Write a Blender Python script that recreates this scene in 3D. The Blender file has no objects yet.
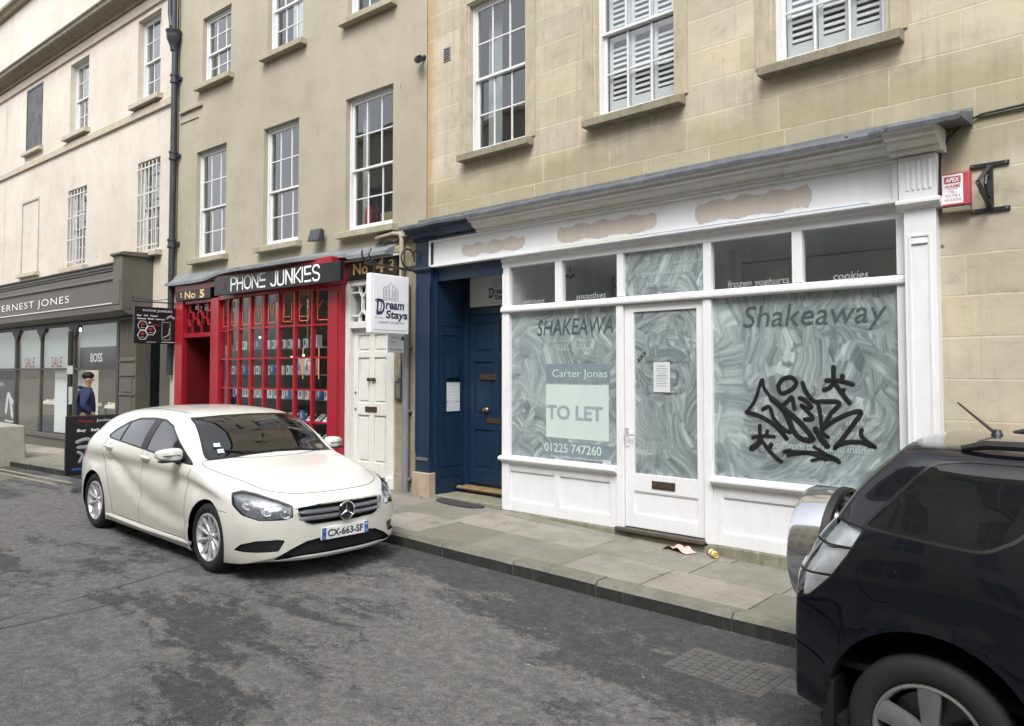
import bpy, bmesh, math, random
from mathutils import Vector, Matrix, noise
random.seed(7)
R=math.radians
scn=bpy.context.scene
COL=scn.collection
# ---------------------------------------------------------------- camera geometry (calibrated from the photograph)
H=2.07; FOC=768.; CX=512.; CY=342.
YAW=R(42.85); PITCH=R(2.2)
_fw=Vector((-math.sin(YAW)*math.cos(PITCH),math.cos(YAW)*math.cos(PITCH),math.sin(PITCH)))
_rt=Vector((math.cos(YAW),math.sin(YAW),0)); _up=_rt.cross(_fw)
def ray(x,y): return _fw+_rt*((x-CX)/FOC)-_up*((y-CY)/FOC)
# frames: A = stone building facade (parallel to X), B = the two rendered buildings, turned 3.3 degrees
OB=Vector((-8.12,7.,0)); TH=R(3.3)
EXB=Vector((math.cos(TH),math.sin(TH),0)); EYB=Vector((-math.sin(TH),math.cos(TH),0))
FA=Matrix.Translation((0,7,0)); FB=Matrix.Translation(OB)@Matrix.Rotation(TH,4,'Z'); FW=Matrix.Identity(4)
def uA(px,py,v=0.):
    r=ray(px,py); t=(7+v)/r.y; return (r.x*t, r.z*t+H)
def uB(px,py,v=0.):
    r=ray(px,py); t=(OB.dot(EYB)+v)/r.dot(EYB); q=r*t; return ((q-OB).dot(EXB), q.z+H)
PX=[-60,-30,-22,-16,-12,-10,-8.4,-6.6,-3,2,12,60]; PZ=[.10,.2,.25,.33,.385,.40,.385,.346,.228,.065,-.26,-1.4]
def pz(x):
    if x<=PX[0]: return PZ[0]
    for i in range(len(PX)-1):
        if x<=PX[i+1]:
            t=(x-PX[i])/(PX[i+1]-PX[i]); return PZ[i]+(PZ[i+1]-PZ[i])*t
    return PZ[-1]
def rz(x): return pz(x)-.13
KERB=[(-60,3.2),(-30,3.9),(-18,4.5),(-14,4.72),(-10,4.98),(-6.56,5.245),(-4.4,5.37),(-2.35,5.51),(2,5.75),(12,6.2),(60,6.4)]
def ky(x):
    for i in range(len(KERB)-1):
        a,b=KERB[i],KERB[i+1]
        if x<=b[0]: return a[1]+(b[1]-a[1])*(x-a[0])/(b[0]-a[0])
    return KERB[-1][1]
# ---------------------------------------------------------------- materials
def nd(nt,t,**k):
    n=nt.nodes.new(t)
    for a,b in k.items(): setattr(n,a,b)
    return n
MATS={}
def rgba(c): return (c[0],c[1],c[2],1)
class NT:
    """tiny node-graph helper"""
    def __init__(s,name):
        s.m=bpy.data.materials.new(name); s.m.use_nodes=True; s.t=s.m.node_tree; s.t.nodes.clear()
        s.out=nd(s.t,'ShaderNodeOutputMaterial'); MATS[name]=s.m
        s.tc=nd(s.t,'ShaderNodeTexCoord')
    def L(s,a,b): s.t.links.new(a,b)
    def obj(s): return s.tc.outputs['Object']
    def mp(s,vec,scale=(1,1,1),loc=(0,0,0),rot=(0,0,0)):
        n=nd(s.t,'ShaderNodeMapping'); s.L(vec,n.inputs[0]); n.inputs['Scale'].default_value=scale; n.inputs['Location'].default_value=loc; n.inputs['Rotation'].default_value=rot; return n.outputs[0]
    def noise(s,vec,scale,detail=4,rough=.55,dist=0.,fac=True):
        n=nd(s.t,'ShaderNodeTexNoise'); s.L(vec,n.inputs['Vector']); n.inputs['Scale'].default_value=scale; n.inputs['Detail'].default_value=detail; n.inputs['Roughness'].default_value=rough; n.inputs['Distortion'].default_value=dist
        return n.outputs[0 if fac else 1]
    def ramp(s,v,stops,interp='LINEAR'):
        n=nd(s.t,'ShaderNodeValToRGB'); s.L(v,n.inputs[0]); r=n.color_ramp; r.interpolation=interp
        while len(r.elements)<len(stops): r.elements.new(.5)
        for e,(p,c) in zip(r.elements,stops):
            e.position=p; e.color=rgba(c) if hasattr(c,'__len__') else (c,c,c,1)
        return n.outputs[0]
    def mix(s,f,a,b,mode='MIX'):
        n=nd(s.t,'ShaderNodeMix',data_type='RGBA',blend_type=mode)
        for i,v in ((0,f),(6,a),(7,b)):
            if hasattr(v,'links') or hasattr(v,'is_linked'): s.L(v,n.inputs[i])
            elif i==0: n.inputs[0].default_value=v
            else: n.inputs[i].default_value=rgba(v)
        return n.outputs[2]
    def math(s,op,a,b=None,c=None):
        n=nd(s.t,'ShaderNodeMath',operation=op)
        for i,v in enumerate((a,b,c)):
            if v is None: continue
            if hasattr(v,'is_linked'): s.L(v,n.inputs[i])
            else: n.inputs[i].default_value=v
        return n.outputs[0]
    def sep(s,vec):
        n=nd(s.t,'ShaderNodeSeparateXYZ'); s.L(vec,n.inputs[0]); return n.outputs
    def comb(s,x,y,z):
        n=nd(s.t,'ShaderNodeCombineXYZ')
        for i,v in enumerate((x,y,z)):
            if hasattr(v,'is_linked'): s.L(v,n.inputs[i])
            else: n.inputs[i].default_value=v
        return n.outputs[0]
    def vadd(s,a,b,op='ADD'):
        n=nd(s.t,'ShaderNodeVectorMath',operation=op)
        for i,v in enumerate((a,b)):
            if hasattr(v,'is_linked'): s.L(v,n.inputs[i])
            else: n.inputs[i].default_value=v
        return n.outputs[0]
    def bump(s,h,strength=.3,dist=.01,normal=None):
        n=nd(s.t,'ShaderNodeBump'); n.inputs['Strength'].default_value=strength; n.inputs['Distance'].default_value=dist; s.L(h,n.inputs['Height'])
        if normal is not None: s.L(normal,n.inputs['Normal'])
        return n.outputs[0]
    def pbr(s,col,rough=.6,metal=0,normal=None,coat=0,spec=.5,**k):
        n=nd(s.t,'ShaderNodeBsdfPrincipled')
        if hasattr(col,'is_linked'): s.L(col,n.inputs['Base Color'])
        else: n.inputs['Base Color'].default_value=rgba(col)
        if hasattr(rough,'is_linked'): s.L(rough,n.inputs['Roughness'])
        else: n.inputs['Roughness'].default_value=rough
        n.inputs['Metallic'].default_value=metal; n.inputs['Coat Weight'].default_value=coat; n.inputs['Coat Roughness'].default_value=.05
        n.inputs['Specular IOR Level'].default_value=spec
        if normal is not None: s.L(normal,n.inputs['Normal'])
        for a,b in k.items(): n.inputs[a.replace('_',' ')].default_value=b
        return n.outputs[0]
    def end(s,sh): s.L(sh,s.out.inputs[0]); return s.m
def simple(name,col,rough=.5,metal=0,var=.12,scale=6,bump=.15,coat=0,spec=.5,dirt=0,dirtcol=(.09,.08,.06),bdist=.004):
    n=NT(name); o=n.obj()
    a=n.noise(o,scale,5,.6); b=n.noise(n.mp(o,(1,1,.25)),scale*4,4,.6)
    f=n.math('MULTIPLY_ADD',a,.65,n.math('MULTIPLY',b,.35))
    c1=[x*(1-var) for x in col]; c2=[min(1,x*(1+var)) for x in col]
    c=n.ramp(f,[(.3,c1),(.7,c2)])
    if dirt:
        d=n.noise(n.mp(o,(3,3,.5)),3.5,6,.7); d=n.ramp(d,[(.5,0.),(.78,dirt)])
        c=n.mix(d,c,dirtcol)
    rr=n.math('MULTIPLY_ADD',b,.25*rough,rough*.87)
    nb=n.bump(n.noise(o,scale*9,5,.65),bump,bdist)
    return n.end(n.pbr(c,rr,metal,nb,coat,spec))
def emis(name,col,s):
    n=NT(name); e=nd(n.t,'ShaderNodeEmission'); e.inputs[0].default_value=rgba(col); e.inputs[1].default_value=s; return n.end(e.outputs[0])
def M(n): return MATS[n]
# ---------------------------------------------------------------- mesh builder
ORG={}
class MB:
    def __init__(s): s.v=[]; s.f=[]; s.mi=[]; s.k=0; s.mk=[]
    def mark(s): s.mk.append((len(s.v),len(s.f))); return s
    def add(s,vs,fs,k=None):
        b=len(s.v); s.v+=[Vector(x) for x in vs]
        for f in fs: s.f.append([b+i for i in f]); s.mi.append(s.k if k is None else k)
        return s
    def box(s,x0,x1,y0,y1,z0,z1,k=None):
        if x0>x1:x0,x1=x1,x0
        if y0>y1:y0,y1=y1,y0
        if z0>z1:z0,z1=z1,z0
        vs=[(x,y,z) for x in (x0,x1) for y in (y0,y1) for z in (z0,z1)]
        return s.add(vs,[(0,1,3,2),(4,6,7,5),(0,4,5,1),(2,3,7,6),(0,2,6,4),(1,5,7,3)],k)
    def quad(s,a,b,c,d,k=None): return s.add([a,b,c,d],[(0,1,2,3)],k)
    def prism(s,poly,mp,d0,d1,k=None):
        """poly: 2D outline, mp(a,b,d)->3D"""
        n=len(poly); vs=[mp(a,b,d0) for a,b in poly]+[mp(a,b,d1) for a,b in poly]
        fs=[tuple(range(n))[::-1],tuple(range(n,2*n))]+[(i,(i+1)%n,n+(i+1)%n,n+i) for i in range(n)]
        return s.add(vs,fs,k)
    def extr(s,prof,x0,x1,k=None):
        """profile (y,z) extruded along x"""
        return s.prism(prof,lambda a,b,d:(d,a,b),x0,x1,k)
    def tube(s,pts,r,n=8,k=None,flat=None,caps=True):
        pts=[Vector(p) for p in pts]; rs=r if hasattr(r,'__len__') else [r]*len(pts)
        vs=[];fs=[]; prev=None
        for i,p in enumerate(pts):
            if i==0: t=pts[1]-p
            elif i==len(pts)-1: t=p-pts[i-1]
            else: t=(pts[i+1]-p).normalized()+(p-pts[i-1]).normalized()
            if t.length<1e-9: t=Vector((0,0,1))
            t.normalize()
            if prev is None:
                a=Vector((0,0,1)) if abs(t.z)<.9 else Vector((1,0,0)); nn=(a-t*a.dot(t)).normalized()
            else:
                nn=prev-t*prev.dot(t)
                nn=nn.normalized() if nn.length>1e-6 else t.orthogonal().normalized()
            prev=nn; bb=t.cross(nn)
            for j in range(n):
                an=2*math.pi*j/n; vs.append(p+(nn*math.cos(an)+bb*math.sin(an))*rs[i])
        m=len(pts)
        for i in range(m-1):
            for j in range(n): fs.append((i*n+j,i*n+(j+1)%n,(i+1)*n+(j+1)%n,(i+1)*n+j))
        if caps: fs.append(tuple(range(n))[::-1]); fs.append(tuple(range((m-1)*n,m*n)))
        return s.add(vs,fs,k)
    def cyl(s,a,b,r,n=16,k=None): return s.tube([a,b],r,n,k)
    def lathe(s,prof,c,ax,n=32,k=None,arc=None):
        """prof: (r,h) pairs, around axis through c along ax"""
        ax=Vector(ax).normalized(); u=ax.orthogonal().normalized(); w=ax.cross(u); c=Vector(c); vs=[];fs=[]
        for r,h in prof:
            for j in range(n):
                an=2*math.pi*j/n; vs.append(c+ax*h+(u*math.cos(an)+w*math.sin(an))*r)
        for i in range(len(prof)-1):
            for j in range(n): fs.append((i*n+j,i*n+(j+1)%n,(i+1)*n+(j+1)%n,(i+1)*n+j))
        return s.add(vs,fs,k)
    def stroke(s,pts,w,mp,t=.003,smooth=True,n=6,k=None):
        """rounded paint stroke on a surface; pts 2D, mp(a,b,d)->3D with d towards the viewer"""
        if smooth and len(pts)>2: pts=crom(pts,5)
        P=[Vector((p[0],p[1])) for p in pts]; q=[]
        d0=(P[1]-P[0]).normalized(); d1=(P[-1]-P[-2]).normalized()
        seq=[(P[0]-d0*w*.45,.3),(P[0]-d0*w*.3,.75)]+[(p,1.) for p in P]+[(P[-1]+d1*w*.3,.75),(P[-1]+d1*w*.45,.3)]
        vs=[];fs=[]
        for i,(p,r) in enumerate(seq):
            a=seq[max(0,i-1)][0]; b=seq[min(len(seq)-1,i+1)][0]; d=(b-a)
            d=d.normalized() if d.length>1e-9 else Vector((1,0)); nn=Vector((-d.y,d.x))
            for j in range(n):
                an=math.pi*j/(n-1); o=p+nn*math.cos(an)*w*.5*r; vs.append(mp(o.x,o.y,math.sin(an)*t*r+.0004))
        for i in range(len(seq)-1):
            for j in range(n-1): fs.append((i*n+j,i*n+j+1,(i+1)*n+j+1,(i+1)*n+j))
        return s.add(vs,fs,k)
    def grid(s,f,nu,nv,k=None):
        vs=[f(i/nu,j/nv) for i in range(nu+1) for j in range(nv+1)]; w=nv+1
        return s.add(vs,[(i*w+j,(i+1)*w+j,(i+1)*w+j+1,i*w+j+1) for i in range(nu) for j in range(nv)],k)
    def sphere(s,c,r,n=12,sc=(1,1,1),k=None):
        c=Vector(c)
        vs=[];fs=[]; m=n//2
        for i in range(m+1):
            ph=math.pi*i/m
            for j in range(n):
                th=2*math.pi*j/n; vs.append(c+Vector((r*sc[0]*math.sin(ph)*math.cos(th),r*sc[1]*math.sin(ph)*math.sin(th),r*sc[2]*math.cos(ph))))
        for i in range(m):
            for j in range(n): fs.append((i*n+j,i*n+(j+1)%n,(i+1)*n+(j+1)%n,(i+1)*n+j))
        return s.add(vs,fs,k)
    def build(s,name,mats,parent,bevel=0,smooth=False,seg=2,label=None,merge=False):
        if s.mk:   # one object per marked piece
            mk=[m for m in s.mk if m!=(0,0)]; s.mk=[]; cuts=[(0,0)]+[m for m in mk]+[(len(s.v),len(s.f))]; first=None
            for (a,b),(c,d) in zip(cuts,cuts[1:]):
                if d<=b: continue
                q=MB(); q.v=s.v[a:c]; q.f=[[i-a for i in f] for f in s.f[b:d]]; q.mi=s.mi[b:d]
                o=q.build(name,mats,parent,bevel,smooth,seg,label,merge); first=first or o
            return first
        me=bpy.data.meshes.new(name); org=ORG.get(parent.name,Vector((0,0,0))) if parent else Vector((0,0,0))
        me.from_pydata([v-org for v in s.v],[],s.f)
        mats=[mats] if not isinstance(mats,(list,tuple)) else mats
        for m in mats: me.materials.append(M(m))
        for p,i in zip(me.polygons,s.mi): p.material_index=i
        bm=bmesh.new(); bm.from_mesh(me)
        if merge: bmesh.ops.remove_doubles(bm,verts=bm.verts,dist=1e-5)
        bmesh.ops.recalc_face_normals(bm,faces=bm.faces)
        if bevel:
            es=[e for e in bm.edges if len(e.link_faces)==2 and e.calc_face_angle(0)>R(28)]
            bmesh.ops.bevel(bm,geom=es,offset=bevel,segments=seg,profile=.5,affect='EDGES',clamp_overlap=True)
        if smooth:
            for f in bm.faces: f.smooth=True
            if smooth is True or smooth<180:
                lim=R(40 if smooth is True else smooth)
                for e in bm.edges:
                    if len(e.link_faces)==2 and e.calc_face_angle(0)>lim: e.smooth=False
        bm.to_mesh(me); bm.free()
        o=bpy.data.objects.new(name,me); COL.objects.link(o)
        if parent: o.parent=parent; ORG[o.name]=org
        if label: o['label']=label
        return o
def crom(pts,n=6,closed=False):
    P=[Vector(p) for p in pts]; out=[]
    m=len(P); rng=range(m if closed else m-1)
    for i in rng:
        p0=P[(i-1)%m] if closed or i>0 else P[0]; p1=P[i]; p2=P[(i+1)%m]; p3=P[(i+2)%m] if closed or i+2<m else P[-1]
        for j in range(n):
            t=j/n; out.append(.5*((2*p1)+(p2-p0)*t+(2*p0-5*p1+4*p2-p3)*t*t+(3*p1-p0-3*p2+p3)*t**3))
    if not closed: out.append(P[-1])
    return out
def thing(name,label,cat,org=(0,0,0),frame=FW,group=None,rot=0):
    o=bpy.data.objects.new(name,None); COL.objects.link(o); o.empty_display_size=.2
    o.matrix_world=frame@Matrix.Translation(Vector(org))@Matrix.Rotation(rot,4,'Z')
    o['label']=label; o['category']=cat
    if group: o['group']=group
    ORG[o.name]=Vector(org) if rot==0 else Vector((0,0,0)); return o
def tagm(o,label,cat,frame=FW,group=None):
    """a thing that is one mesh; frame applied to the object"""
    o.matrix_world=frame; o['label']=label; o['category']=cat
    if group: o['group']=group
    return o
def struct(o,frame=FW,kind='structure'):
    o.matrix_world=frame; o['kind']=kind; return o
def copy_tree(o,parent=None):
    c=o.copy(); COL.objects.link(c); c.parent=parent
    if parent is not None: c.matrix_parent_inverse=o.matrix_parent_inverse.copy()
    for ch in [x for x in o.children]: copy_tree(ch,c)
    return c
# plane maps: (a,b,d) -> frame coords; d = towards the viewer in front of the face
def front(v): return lambda a,b,d=0: (a,v-d,b)
def right(u): return lambda a,b,d=0: (u+d,a,b)      # faces +x, text reads along +y
def leftf(u): return lambda a,b,d=0: (u-d,-a,b)
_fc={}
def text2d(txt,bold=0,shear=0,space=1.0):
    key=(txt,bold,shear,space)
    if key in _fc: return _fc[key]
    cu=bpy.data.curves.new('txt','FONT'); cu.body=txt; cu.size=1; cu.offset=bold; cu.shear=shear; cu.space_character=space; cu.resolution_u=3
    cu.align_x='CENTER'
    ob=bpy.data.objects.new('txt',cu); COL.objects.link(ob); bpy.context.view_layer.update()
    dg=bpy.context.evaluated_depsgraph_get(); me=bpy.data.meshes.new_from_object(ob.evaluated_get(dg))
    vs=[(v.co.x,v.co.y) for v in me.vertices]; fs=[tuple(p.vertices) for p in me.polygons]
    bpy.data.objects.remove(ob); bpy.data.curves.remove(cu); bpy.data.meshes.remove(me)
    xs=[v[0] for v in vs]; ys=[v[1] for v in vs]
    r=(vs,fs,min(xs),max(xs),min(ys),max(ys)); _fc[key]=r; return r
def put_text(mb,txt,mp,cx,cz,w=None,h=None,d=.002,bold=0,shear=0,space=1.,k=None,slope=0):
    """centre (cx,cz), width w and/or height h"""
    vs,fs,x0,x1,y0,y1=text2d(txt,bold,shear,space)
    sx=w/(x1-x0) if w else None; sy=h/(y1-y0) if h else None
    sx=sx or sy; sy=sy or sx
    mx=(x0+x1)/2; my=(y0+y1)/2
    mb.add([mp(cx+(x-mx)*sx,cz+(y-my)*sy+(x-mx)*sx*slope,d) for x,y in vs],fs,k)
    return mb
# ---------------------------------------------------------------- material library
def ashlar(name):
    n=NT(name); o=n.obj(); x,y,z=n.sep(o)
    wob=n.noise(o,1.3,3,.5,fac=False)
    w2=n.vadd(n.mp(n.vadd(wob,(-.5,-.5,-.5)),(.035,.035,.035)),n.comb(x,z,0.))
    br=nd(n.t,'ShaderNodeTexBrick'); n.L(w2,br.inputs['Vector']); br.inputs['Scale'].default_value=1; br.inputs['Brick Width'].default_value=.98; br.inputs['Row Height'].default_value=.335; br.inputs['Mortar Size'].default_value=.0095; br.inputs['Mortar Smooth'].default_value=.6
    br.offset=.43; br.squash=.8; br.squash_frequency=3; br.inputs['Color1'].default_value=(0,0,0,1); br.inputs['Color2'].default_value=(1,1,1,1); br.inputs['Mortar'].default_value=(.5,.5,.5,1); br.inputs['Bias'].default_value=0
    c=n.ramp(br.outputs['Color'],[(0,(.41,.36,.255)),(.35,(.49,.43,.31)),(.6,(.53,.475,.36)),(.85,(.475,.43,.335)),(1,(.39,.36,.29))])
    mot=n.noise(n.mp(o,(1,1,1.6)),1.1,7,.65)
    c=n.mix(n.ramp(mot,[(.38,0.),(.66,.7)]),c,(.33,.295,.225))
    c=n.mix(n.ramp(n.noise(n.mp(o,(1,1,2.2),(3,1,8)),2.6,7,.75),[(.55,0.),(.70,.55)]),c,(.25,.225,.17))
    c=n.mix(n.ramp(n.noise(o,5,6,.7),[(.45,0.),(.75,.5)]),c,(.52,.47,.37))
    # long vertical weathering streaks
    st=n.noise(n.mp(o,(5,5,.35)),1.6,6,.7); c=n.mix(n.ramp(st,[(.52,0.),(.70,.6)]),c,(.27,.25,.20))
    # orange iron stain down the party line
    ed=n.math('ABSOLUTE',n.math('ADD',x,3.12)); edn=n.math('MULTIPLY_ADD',n.noise(n.mp(o,(4,4,1)),1.5,5,.6),.5,ed)
    c=n.mix(n.ramp(edn,[(.27,.75),(.5,0.)]),c,(.40,.24,.10))
    # green algae just above the lead flashing
    gz=n.math('ADD',n.math('ABSOLUTE',n.math('SUBTRACT',z,4.2)),n.math('MULTIPLY',n.noise(n.mp(o,(1.5,1.5,.8)),1.8,5,.7),-.62))
    c=n.mix(n.ramp(gz,[(-.05,.42),(.20,0.)]),c,(.22,.205,.115))
    jn=n.ramp(n.noise(o,2.2,5,.7),[(.40,.05),(.62,.65)]); c=n.mix(n.math('MULTIPLY',br.outputs['Fac'],jn),c,(.57,.52,.40))
    # small dark pits and fixings
    vo=nd(n.t,'ShaderNodeTexVoronoi'); n.L(n.mp(o,(1,1,1)),vo.inputs['Vector']); vo.inputs['Scale'].default_value=2.1
    c=n.mix(n.ramp(vo.outputs['Distance'],[(.03,.8),(.045,0.)]),c,(.06,.05,.04))
    h=n.math('ADD',n.math('MULTIPLY',br.outputs['Fac'],-.35),n.math('MULTIPLY',n.noise(o,22,6,.7),.5))
    return n.end(n.pbr(c,.9,0,n.bump(h,.55,.008),spec=.25))
ashlar('ashlar_stone')
def stucco(name,c0,c1,streak,chips,chipcol,lines=False):
    n=NT(name); o=n.obj(); x,y,z=n.sep(o)
    a=n.noise(n.mp(o,(1,1,.7)),.55,7,.62,.6); c=n.ramp(a,[(.32,c0),(.66,c1)])
    st=n.noise(n.mp(o,(4,4,.22)),1.5,6,.7); c=n.mix(n.ramp(st,[(.54,0.),(.8,.22)]),c,streak)
    st2=n.noise(n.mp(o,(9,9,.6)),1.2,6,.75); c=n.mix(n.ramp(n.noise(o,1.9,7,.7),[(.5,0.),(.72,.45)]),c,streak)
    vo=n.noise(n.mp(o,(3,3,1.1),(7,3,1)),1.7,7,.72); c=n.mix(n.ramp(vo,[(.655,0.),(.68,chips)]),c,chipcol)
    nk=n.noise(n.mp(o,(6,6,1.6),(2,9,4)),2.1,3,.6); c=n.mix(n.ramp(nk,[(.725,0.),(.74,.75)]),c,(.10,.085,.07))
    vp=nd(n.t,'ShaderNodeTexVoronoi'); n.L(n.mp(o,(1,1,.8)),vp.inputs['Vector']); vp.inputs['Scale'].default_value=1.15; vp.inputs['Randomness'].default_value=1
    c=n.mix(n.ramp(vp.outputs['Distance'],[(.022,.75),(.034,0.)]),c,(.12,.10,.08))
    h=n.math('ADD',n.math('MULTIPLY',n.noise(o,2.2,5,.6),1.),n.math('MULTIPLY',n.noise(o,28,5,.7),.25))
    return n.end(n.pbr(c,.88,0,n.bump(h,.5,.012),spec=.25))
stucco('beige_render',(.32,.29,.225),(.385,.35,.275),(.25,.22,.165),.8,(.42,.40,.34))
stucco('cream_render',(.50,.455,.395),(.60,.55,.485),(.38,.325,.255),.9,(.68,.66,.62))
stucco('far_render',(.50,.46,.38),(.58,.54,.45),(.28,.25,.19),.5,(.55,.53,.48))
simple('beige_trim',(.33,.30,.225),.85,var=.18,scale=4,bump=.4,dirt=.5,dirtcol=(.15,.135,.08))
simple('cream_trim',(.44,.38,.30),.85,var=.12,scale=3,bump=.3,dirt=.45,dirtcol=(.22,.19,.14))
simple('stone_trim',(.39,.34,.25),.9,var=.16,scale=5,bump=.5,dirt=.5,dirtcol=(.17,.15,.10))
simple('sill_stone',(.235,.21,.155),.92,var=.25,scale=7,bump=.6,dirt=.8,dirtcol=(.10,.095,.055))
simple('plinth_stone',(.20,.195,.145),.95,var=.3,scale=6,bump=.8,dirt=.9,dirtcol=(.07,.085,.035))
simple('pier_stone',(.27,.235,.165),.92,var=.25,scale=5,bump=.7,dirt=.9,dirtcol=(.11,.09,.055))
simple('block_stone',(.36,.29,.21),.92,var=.2,scale=6,bump=.7,dirt=.7,dirtcol=(.16,.12,.08))
simple('lead',(.115,.125,.14),.55,metal=.25,var=.3,scale=5,bump=.5,dirt=.5,dirtcol=(.26,.27,.27),bdist=.008)
simple('slate_lead',(.19,.205,.215),.7,metal=.1,var=.3,scale=3,bump=.6,dirt=.7,dirtcol=(.11,.12,.10),bdist=.01)
simple('white_paint',(.70,.71,.725),.42,var=.04,scale=5,bump=.12,dirt=.22,dirtcol=(.36,.35,.31))
simple('white_grimy',(.60,.61,.61),.5,var=.06,scale=5,bump=.2,dirt=.5,dirtcol=(.22,.22,.17))
simple('cornice_paint',(.60,.60,.58),.55,var=.08,scale=4,bump=.2,dirt=.45,dirtcol=(.24,.24,.21))
simple('door_white',(.64,.64,.61),.45,var=.05,scale=5,bump=.15,dirt=.35,dirtcol=(.28,.27,.22))
simple('sash_white',(.62,.63,.64),.4,var=.04,scale=8,bump=.1,dirt=.2,dirtcol=(.38,.37,.33))
simple('blue_paint',(.0075,.024,.055),.38,var=.15,scale=5,bump=.1,dirt=.12,dirtcol=(.05,.07,.09))
simple('red_paint',(.30,.011,.022),.35,var=.12,scale=5,bump=.1,dirt=.15,dirtcol=(.14,.01,.015),coat=.2)
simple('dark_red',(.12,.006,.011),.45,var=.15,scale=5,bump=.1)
simple('taupe_paint',(.098,.09,.078),.5,var=.1,scale=4,bump=.1,dirt=.2,dirtcol=(.055,.05,.04))
simple('taupe_dark',(.045,.042,.038),.5,var=.1,scale=4,bump=.1)
simple('patch_putty',(.48,.435,.39),.8,var=.1,scale=7,bump=.3,dirt=.25,dirtcol=(.60,.58,.56))
simple('black_iron',(.02,.022,.026),.4,var=.2,scale=10,bump=.3,dirt=.2,dirtcol=(.08,.08,.08))
simple('pipe_black',(.028,.034,.042),.5,var=.3,scale=6,bump=.3,dirt=.5,dirtcol=(.09,.095,.095))
simple('pipe_grey',(.17,.18,.19),.6,var=.15,scale=6,bump=.2,dirt=.4,dirtcol=(.08,.08,.07))
simple('cable_black',(.018,.018,.018),.6)
simple('brass',(.42,.32,.14),.3,metal=.9,var=.2,scale=12)
simple('old_brass',(.10,.07,.05),.45,metal=.6,var=.25,scale=12)
simple('chrome',(.75,.76,.78),.12,metal=1,var=.03,scale=12,bump=.02)
simple('sign_black',(.012,.013,.015),.3,var=.1)
simple('sign_white',(.78,.79,.82),.4,var=.02)
simple('sign_grey',(.60,.61,.61),.5,var=.03)
simple('letter_white',(.85,.85,.85),.45,var=.02)
simple('letter_dark',(.03,.035,.075),.5,var=.05)
simple('letter_grey',(.30,.31,.33),.6,var=.1,scale=30)
simple('gold_leaf',(.68,.52,.22),.4,metal=.1,var=.2,scale=30)
simple('neon_orange',(.75,.12,.04),.4,var=.08)
simple('sale_red',(.35,.02,.03),.5)
simple('alarm_red',(.42,.065,.08),.5,var=.15,scale=9,dirt=.3,dirtcol=(.35,.12,.12))
simple('paper',(.55,.57,.59),.8,var=.04)
simple('paper_blue',(.62,.72,.76),.8,var=.06)
simple('mid_grey',(.22,.22,.22),.6)
simple('dark_grey',(.045,.048,.052),.6)
simple('black_plastic',(.012,.012,.013),.45,var=.1)
simple('wood_tread',(.22,.15,.07),.6,var=.3,scale=9,bump=.3,dirt=.4,dirtcol=(.09,.06,.03))
simple('wet_wood',(.06,.05,.042),.6,var=.3,scale=9,bump=.5,dirt=.4,dirtcol=(.12,.11,.09))
simple('mat_rubber',(.035,.036,.038),.95,var=.2,scale=60,bump=.6)
simple('concrete_block',(.30,.30,.27),.93,var=.15,scale=5,bump=.7,dirt=.6,dirtcol=(.15,.155,.12))
simple('interior_wall',(.72,.73,.72),.9,var=.05)
simple('interior_pale',(.80,.81,.80),.9,var=.05)
simple('interior_dark',(.15,.155,.16),.9,var=.1)
simple('sign_brown',(.028,.020,.014),.4,var=.3)
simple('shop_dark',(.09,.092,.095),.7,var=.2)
simple('curtain',(.40,.42,.43),.9,var=.1)
simple('shutter_white',(.72,.73,.74),.45,var=.03)
simple('blind_board',(.085,.088,.095),.75,var=.45,scale=3,bump=.5,dirt=.7,dirtcol=(.17,.17,.17))
simple('bar_paint',(.52,.51,.48),.5,var=.08)
simple('wash_text',(.055,.07,.075),.6,var=.25,scale=25)
simple('wash_pale',(.38,.44,.44),.6,var=.15,scale=25)
simple('wash_blue',(.17,.215,.245),.6,var=.2,scale=9)
simple('wash_ghost',(.25,.31,.33),.6,var=.3,scale=14)
simple('poster_pale',(.50,.56,.54),.55,var=.05,scale=3)
simple('graffiti_black',(.008,.009,.012),.45,var=.1)
simple('warm_board',(.30,.25,.17),.7,var=.2)
simple('glass_shelf',(.20,.24,.24),.2,var=.05)
simple('navy_jacket',(.018,.03,.085),.85,var=.25,scale=14,bump=.6,bdist=.01)
simple('royal_blue',(.02,.055,.22),.8,var=.25,scale=14,bump=.6)
simple('jeans',(.03,.035,.05),.9,var=.2,scale=20,bump=.4)
simple('skin',(.42,.25,.18),.55,var=.06,scale=12)
simple('hair_dark',(.012,.011,.012),.8,var=.3,scale=40,bump=.6)
simple('tissue_pink',(.62,.42,.36),.85,var=.25,scale=25,bump=.4)
simple('can_yellow',(.55,.42,.08),.35,metal=.3,var=.2,scale=20)
simple('extinguisher_red',(.35,.02,.02),.35)
simple('cardboard',(.35,.26,.14),.85,var=.1)
simple('green_sign',(.02,.22,.10),.5)
simple('rail_green',(.25,.5,.1),.5)
simple('yellow_line_old',(.30,.28,.20),.9,var=.3,scale=12,bump=.4,dirt=.9,dirtcol=(.09,.09,.085))
simple('gum',(.34,.34,.32),.9,var=.2)
simple('manhole_iron',(.11,.108,.104),.75,metal=.2,var=.3,scale=14,bump=.6,dirt=.6,dirtcol=(.13,.125,.11))
def schlick(n,nb=None):
    g=nd(n.t,'ShaderNodeNewGeometry'); v=nd(n.t,'ShaderNodeVectorMath',operation='DOT_PRODUCT'); n.L(g.outputs['Incoming'],v.inputs[0]); n.L(nb if nb is not None else g.outputs['Normal'],v.inputs[1])
    c=n.math('SUBTRACT',1.,n.math('ABSOLUTE',v.outputs['Value'])); return n.math('MULTIPLY_ADD',n.math('POWER',c,5.),.96,.042)
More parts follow.
